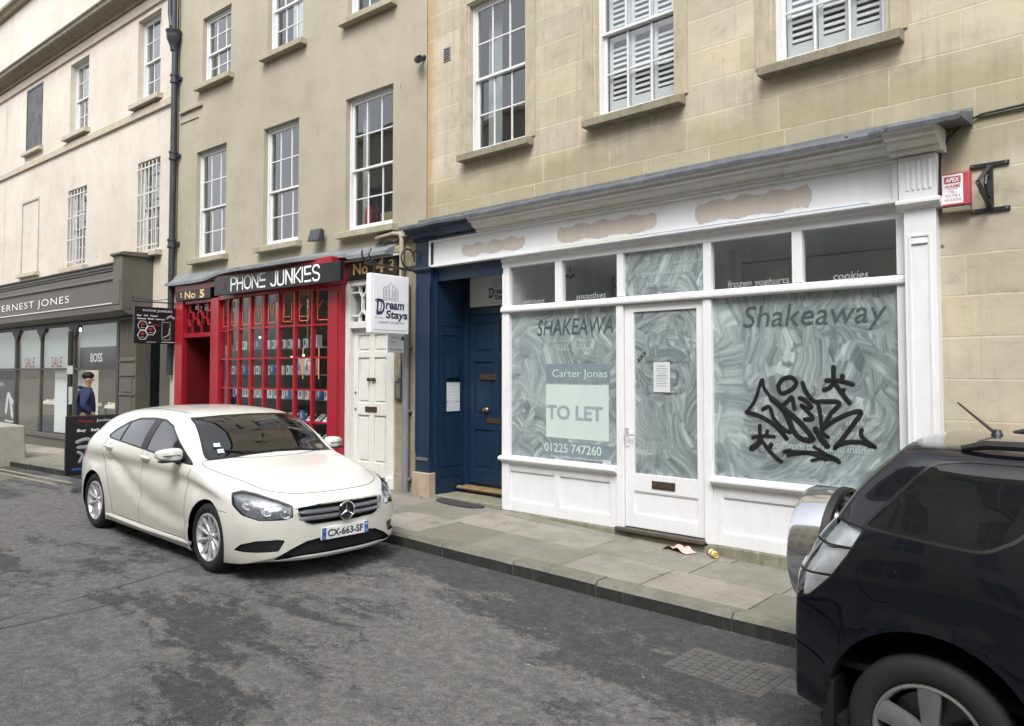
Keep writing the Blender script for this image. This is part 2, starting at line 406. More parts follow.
def glass(name,tint=(.80,.84,.84),wave=.25,rough=.01,dark=0.0,ior=1.52,boost=1.0,scale=1.6):
    n=NT(name); o=n.obj()
    nb=n.bump(n.noise(o,scale,2,.5),wave,.02)
    fr=schlick(n,nb)
    tr=nd(n.t,'ShaderNodeBsdfTransparent'); tr.inputs[0].default_value=rgba(tint)
    gl=nd(n.t,'ShaderNodeBsdfGlossy'); gl.inputs['Roughness'].default_value=rough; gl.inputs[0].default_value=(1,1,1,1); n.L(nb,gl.inputs['Normal'])
    base=tr.outputs[0]
    if dark:
        d=nd(n.t,'ShaderNodeBsdfDiffuse'); d.inputs[0].default_value=(.01,.012,.013,1); mx=nd(n.t,'ShaderNodeMixShader'); mx.inputs[0].default_value=dark; n.L(base,mx.inputs[1]); n.L(d.outputs[0],mx.inputs[2]); base=mx.outputs[0]
    mx=nd(n.t,'ShaderNodeMixShader'); n.L(n.math('MINIMUM',n.math('MULTIPLY',fr,2.0*boost),1.0),mx.inputs[0]); n.L(base,mx.inputs[1]); n.L(gl.outputs[0],mx.inputs[2])
    return n.end(mx.outputs[0])
glass('old_glass',wave=.10,boost=1.5); glass('shop_glass',(.88,.91,.91),.02,boost=.8); glass('dusty_glass',(.55,.58,.58),.12,boost=.8)
glass('car_glass',(.26,.30,.30),.02,dark=.25,boost=1.); glass('screen_glass',(.34,.38,.37),.02,dark=.2,boost=1.15)
glass('privacy_glass',(.02,.024,.028),.01,dark=.7,boost=.5); glass('lamp_lens',(.86,.88,.90),.03,boost=.9,scale=14)
def whitewash(name,seed,base=.55,arcs=2.2,dir=0.):
    """window cleaned over with whiting: sweeping brush arcs, thin where the brush ran dry"""
    n=NT(name); o=n.obj(); x,y,z=n.sep(o); p=n.comb(x,z,seed*1.37)
    wob=n.vadd(n.noise(p,.9,2,.5,fac=False),(-.5,-.5,-.5)); p1=n.vadd(p,n.mp(wob,(.8,.8,0)))
    def arcset(sc,off,freq,ang):
        q=n.mp(p1,(sc,sc*.8,1),(off,off*.7,0),(0,0,ang)); v=nd(n.t,'ShaderNodeTexVoronoi',feature='F1',voronoi_dimensions='2D'); n.L(q,v.inputs['Vector']); v.inputs['Scale'].default_value=1; v.inputs['Randomness'].default_value=1
        cc=n.vadd(n.vadd(v.outputs['Color'],(-.5,-.5,-.5)),(2.6,2.6,0.),'MULTIPLY')
        rel=n.vadd(n.vadd(q,v.outputs['Position'],'SUBTRACT'),cc); rx,ry,_=n.sep(rel)
        r=n.math('SQRT',n.math('ADD',n.math('MULTIPLY',rx,rx),n.math('MULTIPLY',ry,ry))); an=n.math('ARCTAN2',ry,rx)
        hair=n.noise(n.comb(n.math('MULTIPLY',r,freq),n.math('MULTIPLY',an,1.3),off),1.,5,.7)
        wide=n.noise(n.comb(n.math('MULTIPLY',r,freq*.22),n.math('MULTIPLY',an,1.),off+3),1.,2,.5)
        return hair,wide
    h1,w1=arcset(arcs,seed,26,dir); h2,w2=arcset(arcs*.7,seed*2.1+5,24,dir+.9); h3,w3=arcset(arcs*1.5,seed*1.3+9,22,dir+2.)
    m1=n.ramp(n.noise(p,1.6,3,.6),[(.49,0.),(.52,1.)]); m2=n.ramp(n.noise(n.mp(p,(1,1,1),(4,7,1)),2.1,3,.6),[(.54,0.),(.57,1.)])
    h=n.mix(m2,n.mix(m1,h1,h2),h3); w=n.mix(m2,n.mix(m1,w1,w2),w3)
    thin=n.noise(n.mp(p,(1,1,1),(2,3,5)),1.1,3,.5)
    f=n.math('ADD',n.math('MULTIPLY',h,.62),n.math('MULTIPLY',w,.38))
    op=n.ramp(n.math('ADD',f,n.math('MULTIPLY_ADD',thin,.35,-.175)),[(.34,(base-.22,)*3),(.48,(base+.08,)*3),(.62,(min(1,base+.32),)*3)])
    col=n.mix(n.ramp(n.noise(p,.9,3,.5),[(.35,.0),(.62,.4)]),n.ramp(f,[(.34,(.16,.20,.21)),(.46,(.235,.285,.295)),(.54,(.32,.375,.38)),(.68,(.55,.60,.605))]),(.33,.385,.395))
    film=n.pbr(col,.55,spec=.3)
    tr=nd(n.t,'ShaderNodeBsdfTransparent'); tr.inputs[0].default_value=(.80,.86,.86,1)
    m1=nd(n.t,'ShaderNodeMixShader'); n.L(op,m1.inputs[0]); n.L(tr.outputs[0],m1.inputs[1]); n.L(film,m1.inputs[2])
    fr=schlick(n)
    gl=nd(n.t,'ShaderNodeBsdfGlossy'); gl.inputs['Roughness'].default_value=.02
    m2=nd(n.t,'ShaderNodeMixShader'); n.L(n.math('MULTIPLY',fr,1.5),m2.inputs[0]); n.L(m1.outputs[0],m2.inputs[1]); n.L(gl.outputs[0],m2.inputs[2])
    return n.end(m2.outputs[0])
whitewash('wash_window_b',3.3,.64,.82); whitewash('wash_window_a',8.1,.66,.9); whitewash('wash_door',5.7,.60,1.2,.6); whitewash('wash_fan',11.2,.66,1.1)
def asphalt():
    n=NT('asphalt'); o=n.obj(); x,y,z=n.sep(o)
    p=n.vadd(o,n.mp(n.vadd(n.noise(o,.9,3,.6,fac=False),(-.5,-.5,-.5)),(.5,.5,0)))
    big=n.noise(n.mp(p,(.42,1.05,1)),.95,8,.70); patch=None
    fine=n.noise(o,75,4,.75); mid=n.noise(o,14,5,.7)
    light=n.ramp(n.math('MULTIPLY_ADD',fine,.6,n.math('MULTIPLY',mid,.4)),[(.38,(.066,.065,.063)),(.5,(.125,.123,.118)),(.62,(.235,.231,.222))])
    dark=n.ramp(n.math('MULTIPLY_ADD',fine,.6,n.math('MULTIPLY',mid,.4)),[(.38,(.027,.028,.030)),(.5,(.053,.054,.056)),(.63,(.115,.116,.118))])
    edge=n.noise(n.mp(p,(1,1,1),(4,2,0)),7,5,.8); gut=n.math('SUBTRACT',n.math('MULTIPLY_ADD',x,.063,5.62),y); gutn=n.ramp(n.math('MULTIPLY_ADD',n.noise(o,1.4,5,.7),.7,n.math('SUBTRACT',gut,.35)),[(.42,.09),(.62,0.)]); patch=n.ramp(n.math('ADD',n.math('ADD',n.math('SUBTRACT',big,gutn),n.math('MULTIPLY_ADD',n.noise(o,38,3,.7),.16,-.08)),n.math('MULTIPLY',edge,.20)),[(.552,0.),(.60,1.)])
    c=n.mix(patch,dark,light)
    # wet/dirty darker blotches within the pale layer
    c=n.mix(n.ramp(n.noise(n.mp(p,(.8,1.6,1),(9,9,0)),2.2,6,.7),[(.52,0.),(.68,.55)]),c,(.055,.055,.056))
    # repair trenches along the street: dark sealed joints
    for (a,b,cc,w) in ((1,.29,6.26,.010),(1,.02,6.50,.009),(1,.12,7.62,.006)):
        d=n.math('ABSOLUTE',n.math('ADD',n.math('MULTIPLY_ADD',x,a,n.math('MULTIPLY',y,b)),n.math('MULTIPLY_ADD',n.noise(o,1.2,4,.7),.16,cc-.08)))
        c=n.mix(n.math('MULTIPLY',n.ramp(d,[(w,.9),(w+.014,0.)]),n.ramp(n.noise(o,1.1,3),[(.35,.2),(.6,1.)])),c,(.026,.026,.027))
    cr=nd(n.t,'ShaderNodeTexVoronoi',feature='DISTANCE_TO_EDGE'); n.L(n.mp(n.vadd(o,n.mp(n.noise(o,3,4,.7,fac=False),(.3,.3,0))),(.45,.8,1)),cr.inputs['Vector']); cr.inputs['Scale'].default_value=.9
    crm=n.math('MULTIPLY',n.ramp(cr.outputs['Distance'],[(.002,.5),(.006,0.)]),n.ramp(n.noise(o,.5,2,.5),[(.56,0.),(.64,1.)])); c=n.mix(crm,c,(.025,.025,.025))
    # grit in the gutter
    sp=nd(n.t,'ShaderNodeTexVoronoi'); n.L(o,sp.inputs['Vector']); sp.inputs['Scale'].default_value=7
    c=n.mix(n.ramp(sp.outputs['Distance'],[(.035,.7),(.05,0.)]),c,(.30,.30,.28))
    h=n.math('ADD',n.math('MULTIPLY',fine,.5),n.math('ADD',n.math('MULTIPLY',patch,.6),n.math('MULTIPLY',n.noise(o,45,4,.7),.5)))
    rr=n.ramp(patch,[(0,.80),(1,.72)])
    return n.end(n.pbr(c,rr,0,n.bump(h,1.,.009),spec=.35))
asphalt()
def flag():
    n=NT('flagstone'); o=n.obj(); at=nd(n.t,'ShaderNodeAttribute',attribute_name='slab'); v=at.outputs['Fac']
    c=n.ramp(v,[(0,(.17,.16,.135)),(.3,(.245,.23,.20)),(.55,(.21,.20,.175)),(.8,(.31,.29,.26)),(1,(.27,.24,.21))])
    c=n.mix(n.ramp(n.noise(o,2.2,6,.7),[(.45,0.),(.70,.55)]),c,(.105,.105,.075))
    c=n.mix(n.ramp(n.noise(n.mp(o,(1,1,1),(5,5,5)),3.5,6,.75,.8),[(.60,0.),(.66,.7)]),c,(.065,.062,.05))
    c=n.mix(n.ramp(n.noise(o,60,4,.7),[(.35,.35),(.6,0.)]),c,(.08,.08,.06))
    c=n.mix(n.ramp(n.noise(n.mp(o,(1,1,1),(1,8,5)),5.5,4,.7),[(.66,0.),(.72,.5)]),c,(.33,.32,.29))
    h=n.math('ADD',n.noise(o,9,6,.7),n.math('MULTIPLY',n.noise(o,70,4,.7),.3))
    return n.end(n.pbr(c,.78,0,n.bump(h,.5,.006),spec=.35))
flag()
simple('joint_dirt',(.04,.045,.025),.95,var=.3,scale=12,bump=.5)
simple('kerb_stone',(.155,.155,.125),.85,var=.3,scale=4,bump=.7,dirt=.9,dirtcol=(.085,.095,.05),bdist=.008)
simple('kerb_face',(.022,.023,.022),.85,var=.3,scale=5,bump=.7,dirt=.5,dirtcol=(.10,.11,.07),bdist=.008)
simple('ground_mat',(.09,.09,.085),.9)
def car_paint(name,col,rough,coat,dirtcol,dirt,metal=0.):
    n=NT(name); o=n.obj(); x,y,z=n.sep(o)
    dz=n.math('ADD',z,n.math('MULTIPLY',n.noise(o,3,5,.7),.5)); d=n.ramp(dz,[(.35,dirt),(.85,dirt*.25),(1.2,0.)])
    c=n.mix(d,col,dirtcol)
    c=n.mix(n.ramp(n.noise(n.mp(o,(1,1,3)),25,5,.7),[(.6,0.),(.8,dirt*.6)]),c,dirtcol)
    rr=n.math('MULTIPLY_ADD',d,.5,rough)
    return n.end(n.pbr(c,rr,metal,None,coat,spec=.5 if dirt>.2 else .15))
car_paint('car_white',(.70,.70,.66),.32,.8,(.33,.31,.25),.55)
car_paint('car_navy',(.003,.004,.008),.2,1.,(.05,.05,.048),.05,.0)
simple('tyre',(.011,.011,.012),.8,var=.2,scale=20,bump=.3,dirt=.3,dirtcol=(.04,.039,.036))
simple('alloy_worn',(.36,.36,.365),.34,metal=.75,var=.12,scale=8,dirt=.4,dirtcol=(.10,.095,.085))
simple('alloy',(.68,.68,.69),.34,metal=.6,var=.08,scale=8,dirt=.25,dirtcol=(.15,.14,.12))
simple('alloy_dark',(.05,.05,.052),.5,metal=.5)
simple('brake_disc',(.12,.115,.11),.4,metal=.8)
simple('car_trim',(.012,.012,.013),.35,var=.05)
simple('under_black',(.008,.008,.008),.9)
simple('grille_silver',(.30,.32,.35),.3,metal=.7)
simple('lamp_silver',(.80,.81,.83),.22,metal=.7,var=.25,scale=22,bump=.5)
simple('lamp_dark',(.30,.31,.33),.3,metal=.6,var=.5,scale=16,bump=.5)
simple('lamp_red',(.45,.02,.02),.15,coat=1)
simple('plate_white',(.75,.77,.80),.35)
simple('plate_blue',(.02,.10,.42),.4)
simple('seat_cloth',(.035,.036,.038),.9,var=.2,scale=20)
simple('mirror_glass',(.5,.52,.54),.03,metal=1,bump=0)
simple('navy_seam',(.003,.003,.004),.6)
simple('white_seam',(.07,.07,.065),.7)
# ---------------------------------------------------------------- ground, road, pavements
def sheet(name,xs,yfs,zf,mat,nrow=8):
    mb=MB()
    for i in range(len(xs)-1):
        for j in range(nrow):
            def P(x,t): 
                y=yfs[0](x)+(yfs[1](x)-yfs[0](x))*t; return (x,y,zf(x,y))
            mb.quad(P(xs[i],j/nrow),P(xs[i+1],j/nrow),P(xs[i+1],(j+1)/nrow),P(xs[i],(j+1)/nrow))
    return struct(mb.build(name,mat,None,smooth=180,merge=True))
XS=[-60,-45,-30,-26,-22,-19,-16,-14,-12,-11,-10,-9.2,-8.4,-7.5,-6.6,-5.4,-4.2,-3,-1.5,0,1,2,4,7,12,25,60]
mb=MB(); mb.quad((-400,-400,-1.7),(400,-400,-1.7),(400,400,-1.7),(-400,400,-1.7)); struct(mb.build('ground','ground_mat',None))
sheet('road',XS,(lambda x:.95,lambda x:ky(x)+.05),lambda x,y:rz(x),'asphalt',6)
def wallY(x): return 7.0 if x>-8.12 else 7.0+(x+8.12)*math.tan(TH)
sheet('pavement_bed',XS,(lambda x:ky(x)+.15,lambda x:wallY(x)+.9),lambda x,y:pz(x)-.008,'joint_dirt',3)
sheet('opposite_pavement',XS,(lambda x:-5.6,lambda x:.8),lambda x,y:pz(x),'flagstone',3)
# kerb stones of both sides
def kerb(name,yf,s,x0,x1):
    mb=MB(); x=x0; rnd=random.Random(4)
    while x<x1:
        L=rnd.uniform(.85,1.35); a,b=x+.006,min(x+L,x1)-.006; g=rnd.uniform(-.004,.004)
        for k,(xa,xb) in enumerate([(a,b)]):
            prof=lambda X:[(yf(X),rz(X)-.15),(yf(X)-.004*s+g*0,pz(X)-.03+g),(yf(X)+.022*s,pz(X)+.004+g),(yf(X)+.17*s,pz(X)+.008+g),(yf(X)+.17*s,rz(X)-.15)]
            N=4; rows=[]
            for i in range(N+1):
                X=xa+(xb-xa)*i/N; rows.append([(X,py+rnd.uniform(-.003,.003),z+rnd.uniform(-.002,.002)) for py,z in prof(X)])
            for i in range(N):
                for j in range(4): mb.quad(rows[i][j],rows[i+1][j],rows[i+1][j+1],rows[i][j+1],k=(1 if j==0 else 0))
            mb.add(rows[0],[(0,1,2,3,4)],0); mb.add(rows[-1],[(4,3,2,1,0)],0)
        x+=L
    return struct(mb.build(name,['kerb_stone','kerb_face'],None,bevel=0))
kerb('kerb',ky,1,-30,9); kerb('opposite_kerb',lambda x:.95,-1,-30,9)
def slabs():
    bm_v=[];bm_f=[];val=[]; rnd=random.Random(11)
    rows=[.17,.82,1.44,2.2]    # distance from the kerb line
    for r in range(len(rows)-1):
        x=-30+rnd.uniform(0,.6)
        while x<9:
            L=rnd.choice([.75,.9,1.05,.95,1.15,.85]); g=.006; a,b=x+g,x+L-g; tone=rnd.random(); dz=[rnd.uniform(-.003,.004) for _ in range(4)]
            def yy(X,d):
                k=(wallY(X)-ky(X))/1.62; return ky(X)+ (d-.17)*k*.98+.175
            c=[(a,yy(a,rows[r])+g),(b,yy(b,rows[r])+g),(b,yy(b,rows[r+1])-g),(a,yy(a,rows[r+1])-g)]
            # skew the joints as laid, square to the kerb
            sk=-.055; c=[(X+(Y-6)*sk,Y) for X,Y in c]
            n0=len(bm_v); e=.009; cx=sum(p[0] for p in c)/4; cy=sum(p[1] for p in c)/4
            for i,(X,Y) in enumerate(c): bm_v.append((X,Y,pz(X)-.012))
            for i,(X,Y) in enumerate(c): bm_v.append((X,Y,pz(X)+.001+dz[i]))
            for i,(X,Y) in enumerate(c):
                bm_v.append((X+math.copysign(e,cx-X),Y+math.copysign(e,cy-Y),pz(X)+.006+dz[i]))
            for i in range(4):
                j=(i+1)%4; bm_f.append((n0+i,n0+j,n0+4+j,n0+4+i)); bm_f.append((n0+4+i,n0+4+j,n0+8+j,n0+8+i))
            bm_f.append((n0+8,n0+9,n0+10,n0+11)); val+=[tone]*12
            x+=L
    me=bpy.data.meshes.new('pavement'); me.from_pydata(bm_v,[],bm_f); at=me.attributes.new('slab','FLOAT','POINT')
    for i,v in enumerate(val): at.data[i].value=v
    me.materials.append(M('flagstone')); o=bpy.data.objects.new('pavement',me); COL.objects.link(o); struct(o)
slabs()
# worn road markings by the far kerb
mb=MB()
for off in (.28,.5):
    X=[-19.5+i*.5 for i in range(12)]
    for i in range(len(X)-1):
        a,b=X[i],X[i+1]; mb.quad((a,ky(a)-off-.07,rz(a)+.004),(b,ky(b)-off-.07,rz(b)+.004),(b,ky(b)-off,rz(b)+.004),(a,ky(a)-off,rz(a)+.004))
struct(mb.build('road_marking','yellow_line_old',None))
# ---------------------------------------------------------------- generic architecture
def wall_sheet(mb,x0,x1,z0,z1,holes,v,reveal,k=0):
    xs=sorted({x0,x1}|{h[i] for h in holes for i in (0,1)}); zs=sorted({z0,z1}|{h[i] for h in holes for i in (2,3)})
    for i in range(len(xs)-1):
        for j in range(len(zs)-1):
            cx=(xs[i]+xs[i+1])/2; cz=(zs[j]+zs[j+1])/2
            if any(h[0]<cx<h[1] and h[2]<cz<h[3] for h in holes): continue
            mb.quad((xs[i],v,zs[j]),(xs[i+1],v,zs[j]),(xs[i+1],v,zs[j+1]),(xs[i],v,zs[j+1]),k)
    for (a,b,c,d) in holes:
        w=v+reveal
        mb.quad((a,v,c),(a,w,c),(a,w,d),(a,v,d),k); mb.quad((b,v,c),(b,v,d),(b,w,d),(b,w,c),k)
        mb.quad((a,v,d),(a,w,d),(b,w,d),(b,v,d),k); mb.quad((a,v,c),(b,v,c),(b,w,c),(a,w,c),k)
def sash(parent,u0,u1,z0,z1,v,cols,rt,rb,gmat='old_glass',fmat='sash_white',meet=.5,fw=.055,bar=.02,mull=False,label=None,lowoff=.035):
    """window part (frame and bars) with its glass; returns it"""
    mb=MB(); zm=z0+(z1-z0)*meet
    mb.box(u0,u0+fw*.6,v-.02,v+.09,z0,z1); mb.box(u1-fw*.6,u1,v-.02,v+.09,z0,z1); mb.box(u0+fw*.6,u1-fw*.6,v-.018,v+.09,z1-fw*.6,z1); mb.box(u0+fw*.6,u1-fw*.6,v-.025,v+.09,z0,z0+fw*.7)
    def leaf(za,zb,n,off,bt):
        a,b=u0+fw*.6,u1-fw*.6; y0,y1=v+off,v+off+.035
        mb.box(a,a+fw*.7,y0,y1,za,zb); mb.box(b-fw*.7,b,y0,y1,za,zb)
        mb.box(a+fw*.7,b-fw*.7,y0+.001,y1,zb-(.035 if bt else fw*.8),zb); mb.box(a+fw*.7,b-fw*.7,y0+.001,y1,za,za+(fw*.9 if bt else .035))
        for c in range(1,cols):
            x=a+(b-a)*c/cols; mb.box(x-bar/2,x+bar/2,y0+.006,y1-.004,za,zb)
        for r in range(1,n):
            z=za+(zb-za)*r/n; mb.box(a,b,y0+.008,y1-.006,z-bar/2,z+bar/2)
    leaf(zm-.018,z1-fw*.6,rt,.0,False); leaf(z0+fw*.7,zm+.018,rb,lowoff,True)
    o=mb.build('window',fmat,parent,bevel=.003,label=label)
    g=MB(); a,b=u0+fw,u1-fw
    def wob(za,zb,y):
        # each pane tilts a touch, as old crown glass does
        n=rt if y<v+.03 else rb
        for c in range(cols):
            for r in range(n):
                xa=a+(b-a)*c/cols; xb=a+(b-a)*(c+1)/cols; q0=za+(zb-za)*r/n; q1=za+(zb-za)*(r+1)/n
                t=[random.uniform(-.0015,.0015) for _ in range(4)]
                g.quad((xa,y+t[0],q0),(xb,y+t[1],q0),(xb,y+t[2],q1),(xa,y+t[3],q1))
    wob(zm,z1-fw,v+.018); wob(z0+fw,zm,v+lowoff+.018)
    g.build('glass',gmat,o)
    return o
def sill(parent,win,u0,u1,z,mat,proj=.14,h=.1,dep=.2):
    mb=MB(); mb.extr([(-proj,z-h),(-proj,z-.012),(-proj+.01,z-.005),(0,z+.012),(dep,z+.03),(dep,z-.02),(0.004,z-h),(-.03,z-h),(-.05,z-h-.0)],u0,u1)
    return mb.build('sill',mat,win,bevel=.006)
def moulding(mb,prof,u0,u1,k=0): mb.extr(prof,u0,u1,k)
def room(mb,x0,x1,y0,y1,z0,z1,k=0):
    """inside faces of a dark room open at its front"""
    mb.quad((x0,y1,z0),(x1,y1,z0),(x1,y1,z1),(x0,y1,z1),k); mb.quad((x0,y0,z0),(x0,y1,z0),(x0,y1,z1),(x0,y0,z1),k)
    mb.quad((x1,y0,z0),(x1,y1,z0),(x1,y1,z1),(x1,y0,z1),k); mb.quad((x0,y0,z0),(x1,y0,z0),(x1,y1,z0),(x0,y1,z0),k); mb.quad((x0,y0,z1),(x1,y0,z1),(x1,y1,z1),(x0,y1,z1),k)
# ================================================================ stone building (frame A)
SB=thing('stone_building','honey coloured ashlar stone building above the white painted empty shop','building',(-5,0,0),FA)
WA=[(-7.27,-6.27,4.93,6.95),(-5.19,-4.17,4.93,6.93),(-3.09,-2.07,4.97,6.97)]
mb=MB(); wall_sheet(mb,-8.11,7,-1,11.5,WA+[(-8.11,-1.72,-.9,4.15)],0,.16)
mb.quad((7,0,3.5),(7,9,3.5),(7,9,11.5),(7,0,11.5)); mb.quad((7,0,-1),(7,.4,-1),(7,.4,3.5),(7,0,3.5)); mb.quad((-8.11,9,3.5),(7,9,3.5),(7,9,11.5),(-8.11,9,11.5)); mb.quad((-8.11,0,4),(-8.11,9,4),(-8.11,9,11.5),(-8.11,0,11.5))  # side and back walls left open low down to let daylight into the shop
mb.build('wall','ashlar_stone',SB)
mb=MB(); mb.box(-8.11,7,-.25,9,11.5,11.7); mb.build('roof','lead',SB)
mb=MB()
for a,b,c,d in WA: room(mb,a-.5,b+.5,.2,3.5,c-.7,d+.4)
for a,b,c,d in WA:
    mb.quad((a-.5,.2,c-.7),(a,.2,c-.7),(a,.2,d+.4),(a-.5,.2,d+.4)); mb.quad((b,.2,c-.7),(b+.5,.2,c-.7),(b+.5,.2,d+.4),(b,.2,d+.4)); mb.quad((a,.2,c-.7),(b,.2,c-.7),(b,.2,c),(a,.2,c)); mb.quad((a,.2,d),(b,.2,d),(b,.2,d+.4),(a,.2,d+.4))
mb.build('interior','interior_dark',SB)
# quoin / architrave strips beside the openings
for i,(a,b,c,d) in enumerate(WA):
    w=sash(SB,a+.002,b-.002,c+.02,d-.002,.085,3,2,2,label=['sash window with dark panes at the left end of the stone front','sash window with white louvred shutters above the shop','sash window with white louvred shutters at the right of the stone front'][i])
    sill(SB,w,a-.10,b+.14,c-.0,'sill_stone',.14,.095)
    mb=MB()
    for x0,x1 in ((a-.17,a-.03),(b+.03,b+.17)): mb.box(x0,x1,-.018,.02,c+.02,d+.12)
    mb.box(a-.03,b+.03,-.018,.02,d+.02,d+.12)
    mb.build('architrave','stone_trim',w,bevel=.004)
    if i:
        mb=MB()
        for hz in (0,1):
            z0,z1=(c+.08,c+(d-c)*.5-.02) if hz==0 else (c+(d-c)*.5+.02,d-.06)
            for q in range(3 if i==1 else 3):
                x0=a+.06+(b-a-.12)*q/3+.006; x1=a+.06+(b-a-.12)*(q+1)/3-.006
                y0=.185; mb.mark()
                mb.box(x0,x0+.045,y0,y0+.025,z0,z1); mb.box(x1-.045,x1,y0,y0+.025,z0,z1); mb.box(x0+.045,x1-.045,y0+.001,y0+.024,z0,z0+(.16 if hz==0 else .05)); mb.box(x0+.045,x1-.045,y0+.001,y0+.024,z1-.05,z1)
                zz=z0+(.20 if hz==0 else .09)
                while zz<z1-.08:
                    for s in (0,):
                        mb.add([(x,y,z_) for x in (x0+.045,x1-.045) for y,z_ in ((y0+.004,zz-.016),(y0+.010,zz-.020),(y0+.026,zz+.014),(y0+.020,zz+.018))],[(0,1,5,4),(1,2,6,5),(2,3,7,6),(3,0,4,7)])
                    zz+=.062
        mb.build('shutter','shutter_white',w)
    else:
        mb=MB()
        mb.box(a+.05,a+.30,.32,.33,c,d); mb.build('curtain','curtain',w)
# ================================================================ white shopfront
WS=thing('white_shopfront','empty white painted shopfront with whitewashed windows and black graffiti','shopfront',(-4.5,0,0),FA)
mb=MB()
zb=.36
# stall risers with framed panels
def framed_panel(mb,x0,x1,z0,z1,v,st=.075,rec=.022,panels=1,mid=.07,bot=.1,top=.07):
    mb.box(x0,x0+st,v,v+.05,z0,z1); mb.box(x1-st,x1,v,v+.05,z0,z1); mb.box(x0+st,x1-st,v+.001,v+.05,z0,z0+bot); mb.box(x0+st,x1-st,v+.001,v+.05,z1-top,z1)
    w=(x1-x0-2*st-mid*(panels-1))/panels
    for p in range(panels-1):
        a=x0+st+(p+1)*w+p*mid; mb.box(a,a+mid,v+.0015,v+.05,z0+bot,z1-top)
    mb.box(x0+st*.5,x1-st*.5,v+rec,v+rec+.02,z0+bot*.5,z1-top*.5)
    for p in range(panels):
        a=x0+st+p*(w+mid); b=a+w
        # bolection bead round each panel
        for q in ((a,b,z0+bot,z0+bot+.014),(a,b,z1-top-.014,z1-top)): mb.extr([(v+.004,q[2]+(0 if q[2]<(z0+z1)/2 else .0)),(v+.004,q[3]),(v+rec,q[3]),(v+rec,q[2])],a,b)
        mb.box(a,a+.012,v+.005,v+rec,z0+bot+.014,z1-top-.014); mb.box(b-.012,b,v+.005,v+rec,z0+bot+.014,z1-top-.014)
framed_panel(mb,-6.64,-4.905,zb,.945,-.01,panels=2,st=.10,mid=.07,bot=.12,top=.085)
mb.mark(); framed_panel(mb,-3.755,-1.93,zb,.955,-.01,panels=2,st=.10,mid=.08,bot=.12,top=.11)
mb.build('stall_riser','white_paint',WS,bevel=.003)
mb=MB()
for a,b in ((-6.66,-4.90),(-3.76,-1.92)): mb.mark(); mb.extr([(-.075,.975),(-.085,.985),(-.085,1.005),(-.07,1.02),(.02,1.035),(.04,1.035),(.04,.94),(-.02,.94),(-.03,.955)],a,b)
mb.build('sill','white_paint',WS,bevel=.002)
mb=MB()
posts=[(-6.64,-6.52),(-4.905,-4.815),(-3.845,-3.755),(-2.02,-1.93)]
for a,b in posts:
    mb.box(a,b,-.03,.07,zb if b>-6.6 and a<-3 and a>-6 else 1.0 if a>-6 else zb,2.80)
mb.extr([(-.05,2.805),(-.06,2.82),(-.06,2.85),(-.035,2.885),(.07,2.895),(.07,2.80)],-6.64,-1.93)
for a,b in [(-6.64,-6.52),(-5.78,-5.68),(-4.895,-4.81),(-3.84,-3.755),(-2.925,-2.83),(-2.02,-1.93)]: mb.box(a,b,-.025,.06,2.89,3.375)
mb.box(-6.64,-1.93,-.03,.06,3.37,3.49); mb.box(-6.64,-1.93,-.05,-.028,3.44,3.49)
mb.build('window_frame','white_paint',WS,bevel=.004)
def pane_quad(mb,x0,x1,z0,z1,v):
    mb.quad((x0,v,z0),(x1,v,z0),(x1,v,z1),(x0,v,z1))
for (x0,x1,z0,z1,m,lab) in [(-6.53,-4.9,1.02,2.82,'wash_window_a','large shop window smeared with whiting, left of the door'),(-3.77,-2.01,1.02,2.82,'wash_window_b','large shop window smeared with whiting, tagged in black paint'),
    (-4.815,-3.835,2.885,3.38,'wash_fan','whitewashed fanlight above the shop door'),(-6.53,-5.77,2.885,3.38,'shop_glass',None),(-5.69,-4.89,2.885,3.38,'shop_glass',None),(-3.76,-2.92,2.885,3.38,'shop_glass',None),(-2.84,-2.01,2.885,3.38,'shop_glass',None)]:
    mb=MB(); pane_quad(mb,x0,x1,z0,z1,.02); o=mb.build('window_pane',m,WS,label=lab)
    if m=='wash_window_b': PANE_B=o
    if m=='wash_window_a': PANE_A=o
    if m=='wash_fan': PANE_F=o
# fixed lettering on the glass
F=front(.017)
mb=MB()
for t,(px,py),w in (('milkshakes',(533,301),.34),('smoothies',(590,295.5),.42),('frozen yoghurts',(757,283),.62),('cookies',(850,275),.30)):
    u,z=uA(px,py); mb.mark(); put_text(mb,t,F,u,z,w=w,shear=.15)
mb.build('window_lettering','letter_grey',WS)
mb=MB()
for t,(px,py),w,h in (('the original',(690,261),.40,.05),('original milkshake',(661,273),.66,.07),('bar company',(663,284),.42,.08)):
    u,z=uA(px,py); mb.mark(); put_text(mb,t,F,u,z,w=w,h=h,shear=.15)
mb.build('lettering','wash_pale',PANE_F)
